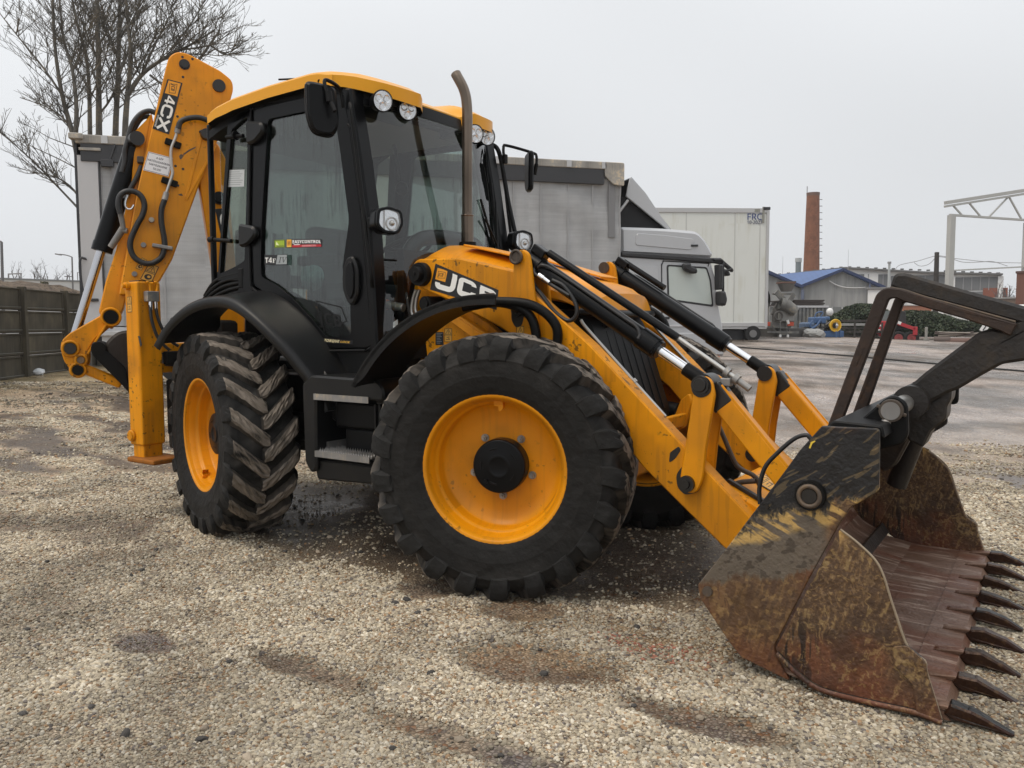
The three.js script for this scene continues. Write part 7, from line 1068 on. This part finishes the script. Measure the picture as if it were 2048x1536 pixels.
// --- steel portal, utility pole and wires
{
  const d = 39, fr = frame(1897, d, 2048, d + 1), P = (x, y, z = 0) => V3(...fr.hit(x, y, z), z), t = thing('steel_portal_frame', 'bare grey steel portal frame with a lattice roof girder at the right', 'steel frame', fr.pos, fr.turn), S = far([0.42, 0.42, 0.40], 0.6), a = P(1903, 430);
  mk('column', [bx(0.10, a.y, 0.26, a.x - 0.08, a.y / 2, 0, 0.005), bx(0.16, a.y, 0.03, a.x + 0.04, a.y / 2, 0.11, 0.003), bx(0.16, a.y, 0.03, a.x + 0.04, a.y / 2, -0.11, 0.003), bx(0.03, a.y, 0.26, a.x + 0.13, a.y / 2, 0, 0.003)], S, t);
  const tL = P(1890, 413), s = (tR => (tR.y - tL.y) / (tR.x - tL.x))(P(2048, 388)), e = x => V3(x, tL.y + s * (x - tL.x), 0), bR = P(2048, 440), sb = (bR.y - a.y) / (bR.x - a.x), lo = x => V3(x, a.y + sb * (x - a.x), 0), X1 = bR.x + 3;
  mk('top_chord', [barAB(e(tL.x), e(X1), 0.16, 0.10), barAB(e(tL.x + 0.02).add(V3(0, 0.17, 0)), e(X1).add(V3(0, 0.17, 0)), 0.2, 0.16)], S, t); mk('bottom_chord', barAB(lo(a.x - 0.1), lo(X1), 0.12, 0.10), S, t); mk('web_post', barAB(lo(a.x), e(a.x), 0.14, 0.12), S, t);
  const xs = [1905, 1925, 1937, 1962, 1977, 2016, 2044].map(p => P(p, 430).x);
  for (const [u, v, kind] of [[0, 1, 0], [2, 2, 1], [2, 3, 0], [4, 4, 1], [4, 5, 2], [5, 6, 0]]) mk('web_bar', kind === 1 ? barAB(lo(xs[u]), e(xs[u]), 0.07, 0.07) : kind === 0 ? barAB(e(xs[u]), lo(xs[v]), 0.07, 0.07) : barAB(lo(xs[u]), e(xs[v]), 0.07, 0.07), S, t);
  mk('tie_rod', barAB(P(1905, 541), P(2060, 533), 0.05, 0.07), S, t); const c2 = P(2049, 560); mk('column', bx(0.2, P(2046, 445).y, 0.26, c2.x, P(2046, 445).y / 2, 0.0, 0.01), S, t);
}
{
  const d = 42, t = thing('utility_pole', 'dark wooden utility pole with sagging wires in front of the factory hall', 'pole', drop(1870, d)), top = at(1873, 505, d).sub(t.position); mk('pole_shaft', cyl([0, 0, 0], [top.x * 0.6, top.y, top.z * 0.6], 0.15, 0.11, 12), far([0.05, 0.045, 0.042], 0.9), t); mk('pole_cap', [bx(0.18, 0.5, 0.18, top.x * 0.55, top.y - 0.35, top.z * 0.55, 0.03)], far([0.05, 0.045, 0.042], 0.9), t);
  const W = (l, dd = d) => l.map(p => at(p[0], p[1], dd).sub(t.position)), wm = far([0.36, 0.36, 0.37], 0.6);
  for (const l of [[[1872, 512], [1862, 514], [1835, 522], [1800, 530], [1790, 540]], [[1872, 514], [1858, 528], [1840, 532], [1828, 525]], [[1876, 511], [1895, 514], [1925, 524], [1960, 524], [1985, 523], [2015, 532]], [[1876, 513], [1920, 518], [1980, 524], [2048, 526]]]) mk('wire', tube(W(l), 0.016, 40, 4), wm, t);
}
{
  const d = 40, t = thing('brick_pillar', 'dark red brick pillar at the right edge behind the steel frame', 'pillar', drop(2038, d)); const h = at(2038, 545, d).y - t.position.y; mk('pillar_shaft', bx(0.36, h, 0.4, 0, h / 2, 0, 0.01), far([0.16, 0.075, 0.055], 0.9), t); mk('pillar_cap', bx(0.46, 0.10, 0.5, 0, h, 0, 0.01), far([0.12, 0.07, 0.06], 0.9), t);
  const fr = frame(1990, 42, 2080, 41), w = thing('yard_wall', 'low brownish wall at the right edge behind the forks', 'wall', fr.pos, fr.turn), hh = fr.hit(2010, 597)[1]; mk('wall_body', bx(fr.L + 2, hh, 0.3, fr.L / 2, hh / 2, -0.15, 0.01), far([0.20, 0.15, 0.12], 0.8), w); mk('wall_coping', bx(fr.L + 2, 0.08, 0.4, fr.L / 2, hh + 0.02, -0.15, 0.01), far([0.3, 0.29, 0.28], 0.8), w);
  const fv = frame(2010, 37, 2100, 36.5), v = thing('white_van', 'white van roof just visible above the forks at the right edge', 'van', fv.pos, fv.turn), vh = fv.hit(2030, 609)[1]; mk('van_body', bx(4.5, vh - 0.35, 1.9, 2.2, (vh + 0.35) / 2, -1, 0.12), M.white, v); mk('van_window', bx(3.0, 0.42, 0.02, 2.4, vh - 0.55, -0.035, 0.005), E0.black, v); for (const x of [0.8, 3.6]) mk('van_wheel', T(new THREE.CylinderGeometry(0.34, 0.34, 0.2, 24), x, 0.34, -0.1, Math.PI / 2), E0.tyre, v);
  const hs = thing('white_shed', 'small white shed with an orange base behind the hedge', 'shed', drop(1770, 41), fr.turn), sh = at(1770, 578, 41).y - hs.position.y; mk('shed_wall', bx(1.7, sh, 1.6, 0, sh / 2, -0.8, 0.02), M.white, hs); mk('shed_roof', bx(1.9, 0.1, 1.8, 0, sh + 0.04, -0.8, 0.01), far([0.2, 0.2, 0.2], 0.7), hs); 
  const f3 = frame(1802, 40, 1860, 40), bw = thing('brick_plinth', 'orange brick wall top showing above the hedge under the fork', 'wall', f3.pos, f3.turn), bh = f3.hit(1830, 612)[1]; mk('plinth_body', bx(f3.L, bh, 0.25, f3.L / 2, bh / 2, 0, 0.01), far([0.36, 0.16, 0.10], 0.8), bw); mk('plinth_cap', bx(f3.L + 0.1, 0.06, 0.33, f3.L / 2, bh + 0.03, 0, 0.01), far([0.4, 0.38, 0.36], 0.8), bw);
}
// --- concrete panel fence on the left with the earth bank behind it
{
  const fr = frame(0, 17.4, 160, 21.5), conc = far([0.135, 0.118, 0.088], 0.9, { map: dataTex(512, (u, v, o) => { const a = fbm(u * 6, v * 6, 6, 121, 5), s = fbm(u * 40, v * 3, 64, 125, 3); const k = 185 + 80 * (a - 0.5) + 40 * (s - 0.5); o[0] = k; o[1] = k * 0.99; o[2] = k * 0.95; mixc(o, [250, 245, 230], 0.35 * sm(0.6, 0.8, a)); }, true, 0.5) });
  const lip = far([0.16, 0.155, 0.135], 0.9), gyF = groundY(fr.pos.x, fr.pos.z) - 0.02, t = thing('concrete_fence', 'weathered concrete panel fence with ribbed posts along the left edge of the yard', 'fence', [fr.pos.x, gyF, fr.pos.z], fr.turn);
  const Hf = fr.hit(0, 570)[1], n0 = fr.hit(45, 650)[0], pitch = 2.22;
  for (let i = -3; i < 4; i++) {
    const x = n0 + i * pitch; mk('fence_post', [bx(0.13, Hf + 0.06, 0.16, x, Hf / 2, 0.02, 0.012)], conc, t);
    for (let r = 0; r < 4; r++) { const h = Hf / 4, y = h * r; mk('fence_panel', [bx(pitch - 0.14, h - 0.015, 0.05, x + pitch / 2, y + h / 2, -0.03, 0.004), bx(pitch - 0.16, 0.045, 0.05, x + pitch / 2, y + 0.05, 0.008, 0.012), bx(pitch - 0.16, 0.03, 0.035, x + pitch / 2, y + h - 0.03, 0.004, 0.008), bx(0.05, h - 0.05, 0.03, x + 0.1, y + h / 2, 0.004, 0.008), bx(0.05, h - 0.05, 0.03, x + pitch - 0.1, y + h / 2, 0.004, 0.008)], conc, t); mk('panel_ledge', bx(pitch - 0.16, 0.012, 0.05, x + pitch / 2, y + 0.076, 0.012, 0.003), lip, t); }
  }
  const soil = far([0.20, 0.155, 0.115], 0.95, { map: dataTex(512, (u, v, o) => { const a = fbm(u * 12, v * 12, 12, 131, 6), b = fbm(u * 40, v * 40, 40, 135, 3); o[0] = 205 + 90 * (a - 0.5); o[1] = 200 + 90 * (a - 0.5); o[2] = 192 + 80 * (a - 0.5); mixc(o, [110, 96, 84], sm(0.52, 0.68, b)); }, true, 0.5) });
  const bank = mk('earth_bank', gridGeo(130, 26, (u, v) => { const x = lerp(-8, 14, u), z = -0.12 - v * 7; return V3(x, Hf - 0.15 + (0.10 + 0.45 * Math.sin(Math.min(1, v * 2.2) * 1.57) + 0.10 * (v > 0.6 ? (0.6 - v) : 0)) * (1 - 0.02 * x) + 0.42 * (NZ(x * 1.3 + 30, z * 1.3 + 30, 961, 5) - 0.5) * Math.min(1, v * 8), z); }), soil); bank.position.set(fr.pos.x, gyF, fr.pos.z); bank.rotation.y = fr.turn; bank.name = 'earth_bank'; bank.userData.kind = 'structure';
  const sh = thing('shrub', 'small green tuft on the crest of the earth bank behind the fence', 'shrub', [0, 0, 0]); { const p = at(89, 571, 24); sh.position.copy(p); const pos = []; for (let i = 0; i < 260; i++) { const c = V3(rr(-1, 1), rr(-0.6, 1), rr(-1, 1)).multiplyScalar(0.10), a = V3(rr(-1, 1), rr(-1, 1), rr(-1, 1)).multiplyScalar(0.035), b = V3(rr(-1, 1), rr(-1, 1), rr(-1, 1)).multiplyScalar(0.035); for (const v of [c.clone().add(a), c.clone().add(b), c.clone().sub(a)]) pos.push(v.x, v.y, v.z); } const g = new THREE.BufferGeometry(); g.setAttribute('position', new THREE.Float32BufferAttribute(pos, 3)); g.computeVertexNormals(); mk('leaf_tuft', g, far([0.09, 0.085, 0.045], 0.8), sh); mk('stem', cyl([0, -0.2, 0], [0, 0.02, 0], 0.012), far([0.06, 0.05, 0.04], 0.9), sh); }
  const bag = thing('plastic_bag', 'crumpled white plastic bag on the grass at the foot of the fence', 'plastic bag', drop(68, 19)); mk('bag_folds', (() => { const g = new THREE.IcosahedronGeometry(0.16, 3), p = g.attributes.position; for (let i = 0; i < p.count; i++) { const k = 0.6 + 0.8 * NZ(p.getX(i) * 14 + 9, p.getY(i) * 14 + p.getZ(i) * 9 + 9, 177, 3); p.setXYZ(i, p.getX(i) * k * 1.6, Math.max(0, p.getY(i) * k * 0.7 + 0.05), p.getZ(i) * k); } return toCreasedNormals(g, 0.6); })(), far([0.66, 0.68, 0.69], 0.5), bag);
}
{
  const fr = frame(-60, 46, 240, 52), t = thing('white_boundary_wall', 'long pale boundary wall beyond the earth bank', 'wall', fr.pos, fr.turn), h = fr.hit(60, 560)[1]; mk('wall_body', bx(fr.L, h, 0.3, fr.L / 2, h / 2, -0.15, 0.01), far([0.52, 0.53, 0.54], 0.7), t); mk('wall_coping', bx(fr.L, 0.1, 0.4, fr.L / 2, h + 0.03, -0.15, 0.01), far([0.2, 0.21, 0.22], 0.7), t);
  const lamp = (px, py, arm, ay, d, w, label) => { const l = thing('street_lamp', label, 'street lamp', drop(px, d), 0, 'street lamps beyond the pale wall'), T0 = at(px, py, d).sub(l.position), A = at(arm, ay, d).sub(l.position), b = drop(px + 3, d).sub(l.position); mk('lamp_post', cyl([b.x, 0, b.z], T0, w, w * 0.7, 10), far([0.14, 0.14, 0.145], 0.6), l); mk('lamp_arm', tube([T0, T0.clone().lerp(A, 0.4).add(V3(0, 0.04, 0)), A], w * 0.5, 14, 6), far([0.14, 0.14, 0.145], 0.6), l); mk('lamp_head', barAB(T0.clone().lerp(A, 0.7), A, 0.2, 0.06), far([0.2, 0.2, 0.2], 0.5), l); };
  lamp(144, 514, 112, 508, 40, 0.05, 'grey street lamp with a long bent arm right of the leftmost lamp'); lamp(3, 484, -24, 480, 33, 0.075, 'tall grey street lamp at the very left edge'); lamp(155, 545, 178, 543, 70, 0.05, 'small distant street lamp close to the lorry corner');
  const g = thing('gantry', 'distant low goal-shaped frame above the pale wall at the far left', 'frame', drop(30, 60)), q = (x, y) => at(x, y, 60).sub(g.position); mk('gantry_post', cyl(q(17, 562), q(17, 548), 0.05), far([0.2, 0.2, 0.21], 0.6), g); mk('gantry_post', cyl(q(42, 562), q(42, 547), 0.05), far([0.2, 0.2, 0.21], 0.6), g); mk('gantry_beam', cyl(q(16, 548), q(43, 547), 0.045), far([0.2, 0.2, 0.21], 0.6), g);
  const py = thing('pylon', 'tiny lattice pylon far beyond the pale wall', 'pylon', drop(137, 110)), r = (x, y) => at(x, y, 110).sub(py.position); mk('pylon_leg', cyl(r(133, 566), r(136, 550), 0.06), far([0.12, 0.12, 0.13], 0.7), py); mk('pylon_leg', cyl(r(141, 566), r(138, 550), 0.06), far([0.12, 0.12, 0.13], 0.7), py); mk('pylon_arm', cyl(r(129, 553), r(145, 553), 0.06), far([0.12, 0.12, 0.13], 0.7), py);
}
// --- bare trees
const bark = far([0.23, 0.215, 0.19], 0.95, { map: grimeTex });
function seg(a, b, r0, r1, n, out) { const d = b.clone().sub(a), L = d.length(); if (L < 1e-4) return; const g = new THREE.CylinderGeometry(r1, r0, L, n, 1, true); g.applyQuaternion(new THREE.Quaternion().setFromUnitVectors(V3(0, 1, 0), d.normalize())); const m = a.clone().add(b).multiplyScalar(0.5); out.push(g.translate(m.x, m.y, m.z)); }
function twig(p, dir, len, r, lev, out) {
  const n = lev > 1 ? 4 : 3; let a = p.clone(), d = dir.clone();
  for (let i = 0; i < n; i++) {
    d.add(V3(rr(-0.16, 0.16), rr(-0.04, 0.16), rr(-0.16, 0.16))).normalize(); const b = a.clone().addScaledVector(d, len / n), r0 = Math.max(0.0055, r * (1 - i / n * 0.75)), r1 = Math.max(0.0045, r * (1 - (i + 1) / n * 0.75)); seg(a, b, r0, r1, lev > 2 ? 5 : 3, out);
    if (lev > 0) { const k = lev > 1 ? 2 : 2; for (let q = 0; q < k; q++) { if (rnd() < (lev > 1 ? 0.3 : 0.42)) continue; const s = V3(rr(-1, 1), rr(-0.35, 0.8), rr(-1, 1)).normalize(), nd = d.clone().multiplyScalar(0.85).addScaledVector(s, 0.75).normalize(); twig(a.clone().lerp(b, rnd()), nd, len * rr(0.32, 0.58) * (1 - i / n * 0.4), r0 * 0.5, lev - 1, out); } }
    a = b;
  }
}
function bareTree(label, d, stems, r0, limbs, dens, lev = 2) {
  const base = drop(stems[0][0][0], d); const t = thing('bare_tree', label, 'tree', base, rr(0, 0), 'bare trees behind the lorry'), trunk = [], crown = [];
  stems.forEach((st, k) => {
    const pts = st.map((p, i) => { const q = at(p[0], p[1], d + (p[2] || 0)); if (i === 0 && k === 0) q.y = base.y; return q.sub(base); });
    const c = new THREE.CatmullRomCurve3(pts), N = 16, rad = i => Math.max(0.02, r0 * (k ? 0.7 : 1) * (1 - 0.72 * i / N)); for (let i = 0; i < N; i++) seg(c.getPoint(i / N), c.getPoint((i + 1) / N), rad(i), rad(i + 1), 9, trunk);
    const nb = Math.round(dens * (k ? 0.7 : 1)); for (let i = 0; i < nb; i++) { const u = rr(k ? 0.15 : 0.3, 1), p = c.getPoint(u), tan = c.getTangent(u), s = V3(rr(-1, 1), rr(-0.15, 0.5), rr(-0.8, 0.8)).normalize(); twig(p, tan.clone().multiplyScalar(0.55).addScaledVector(s, 0.8).normalize(), rr(1.1, 2.6) * (1.15 - 0.5 * u), r0 * 0.22 * (1.1 - u * 0.6), lev, crown); }
  });
  for (const l of limbs) { const pts = l.map(p => at(p[0], p[1], d + (p[2] || 0)).sub(base)), c = new THREE.CatmullRomCurve3(pts), N = 12; for (let i = 0; i < N; i++) seg(c.getPoint(i / N), c.getPoint((i + 1) / N), Math.max(0.012, r0 * 0.34 * (1 - 0.8 * i / N)), Math.max(0.01, r0 * 0.34 * (1 - 0.8 * (i + 1) / N)), 6, crown); for (let i = 0; i < 16; i++) { const u = rr(0.15, 1), s = V3(rr(-1, 1), rr(-0.2, 0.7), rr(-1, 1)).normalize(); twig(c.getPoint(u), c.getTangent(u).multiplyScalar(0.6).addScaledVector(s, 0.7).normalize(), rr(0.5, 1.5) * (1.2 - 0.5 * u), r0 * 0.15, 1 + (i % 2), crown); } }
  mk('trunk', trunk, bark, t); mk('crown', crown, bark, t); return t;
}
bareTree('bare tree with a leaning pale trunk left of the lorry corner', 21, [[[172, 640], [168, 420], [150, 287], [125, 194], [110, 94], [104, -30]], [[150, 287], [153, 219], [145, 141], [128, 80], [118, -10]]], 0.095, [[[171, 432], [120, 378], [72, 328], [30, 290], [-4, 262]], [[124, 190], [90, 140], [50, 90], [10, 40], [-20, 0]], [[150, 280], [130, 240], [95, 215], [40, 195]], [[145, 141], [160, 105], [168, 60], [190, 20]], [[168, 410], [140, 372], [100, 350], [60, 345]]], 26);
bareTree('thin straight bare tree rising just behind the lorry corner post', 23, [[[182, 640], [180, 269], [178, 175], [172, 110], [150, 30], [140, -40]]], 0.075, [[[180, 200], [200, 150], [215, 100], [225, 40]], [[178, 175], [150, 130], [120, 70]]], 22);
bareTree('thick dark bare tree rising straight up behind the lorry', 22.5, [[[198, 640], [198, 269], [197, 140], [194, -10], [192, -60]]], 0.105, [[[197, 230], [220, 200], [240, 150], [262, 80], [275, 20]], [[196, 120], [170, 60], [150, 0]], [[196, 90], [230, 40], [250, -10]]], 22);
bareTree('mossy bare tree standing right of the thick dark tree', 23.5, [[[232, 640], [231, 269], [236, 160], [240, 0], [242, -60]]], 0.105, [[[236, 190], [262, 160], [290, 110], [320, 50]], [[238, 120], [215, 60], [200, 0]], [[238, 80], [270, 30], [290, -20]]], 22);
bareTree('bare tree with a long bough reaching right towards the dipper arm', 22, [[[252, 640], [250, 269], [255, 190], [262, 110], [255, 40], [250, -30]], [[255, 190], [285, 148], [330, 116], [380, 90], [430, 60]]], 0.095, [[[285, 148], [310, 90], [335, 40], [350, -10]], [[320, 122], [360, 110], [400, 108], [440, 112]], [[340, 100], [380, 50], [410, 0]], [[300, 150], [350, 190], [380, 220]], [[360, 100], [420, 90], [462, 66]]], 30);
bareTree('bare tree furthest right of the group showing above the cab', 24, [[[300, 640], [302, 300], [330, 200], [390, 130], [440, 60]]], 0.10, [[[420, 90], [455, 110], [470, 90]]], 20);
{
  const farTree = (px, py, w, d, label) => { const base = drop(px, d), t = thing('distant_tree', label, 'tree', base, 0, 'far trees'), out = [], h = at(px, py, d).y - base.y; for (let i = 0; i < 5; i++) { const x = (i - 2) * w * 0.2; twig(V3(RH.x * x, h * 0.4, RH.z * x), V3(rr(-0.3, 0.3), 1, rr(-0.3, 0.3)).normalize(), h * 0.55, 0.12, 3, out); } mk('crown', out, far([0.13, 0.12, 0.12], 0.95), t); mk('trunk', [cyl([0, 0, 0], [0, h * 0.6, 0], 0.2, 0.1, 7)], far([0.12, 0.11, 0.11], 0.95), t); };
  farTree(72, 534, 3.5, 80, 'larger of the two far hazy trees above the pale wall'); farTree(104, 545, 3, 84, 'smaller of the two far hazy trees above the pale wall'); farTree(2021, 572, 2.2, 52, 'small leafless tree beside the brick pillar at the right edge');
}
renderer.render(scene, camera);
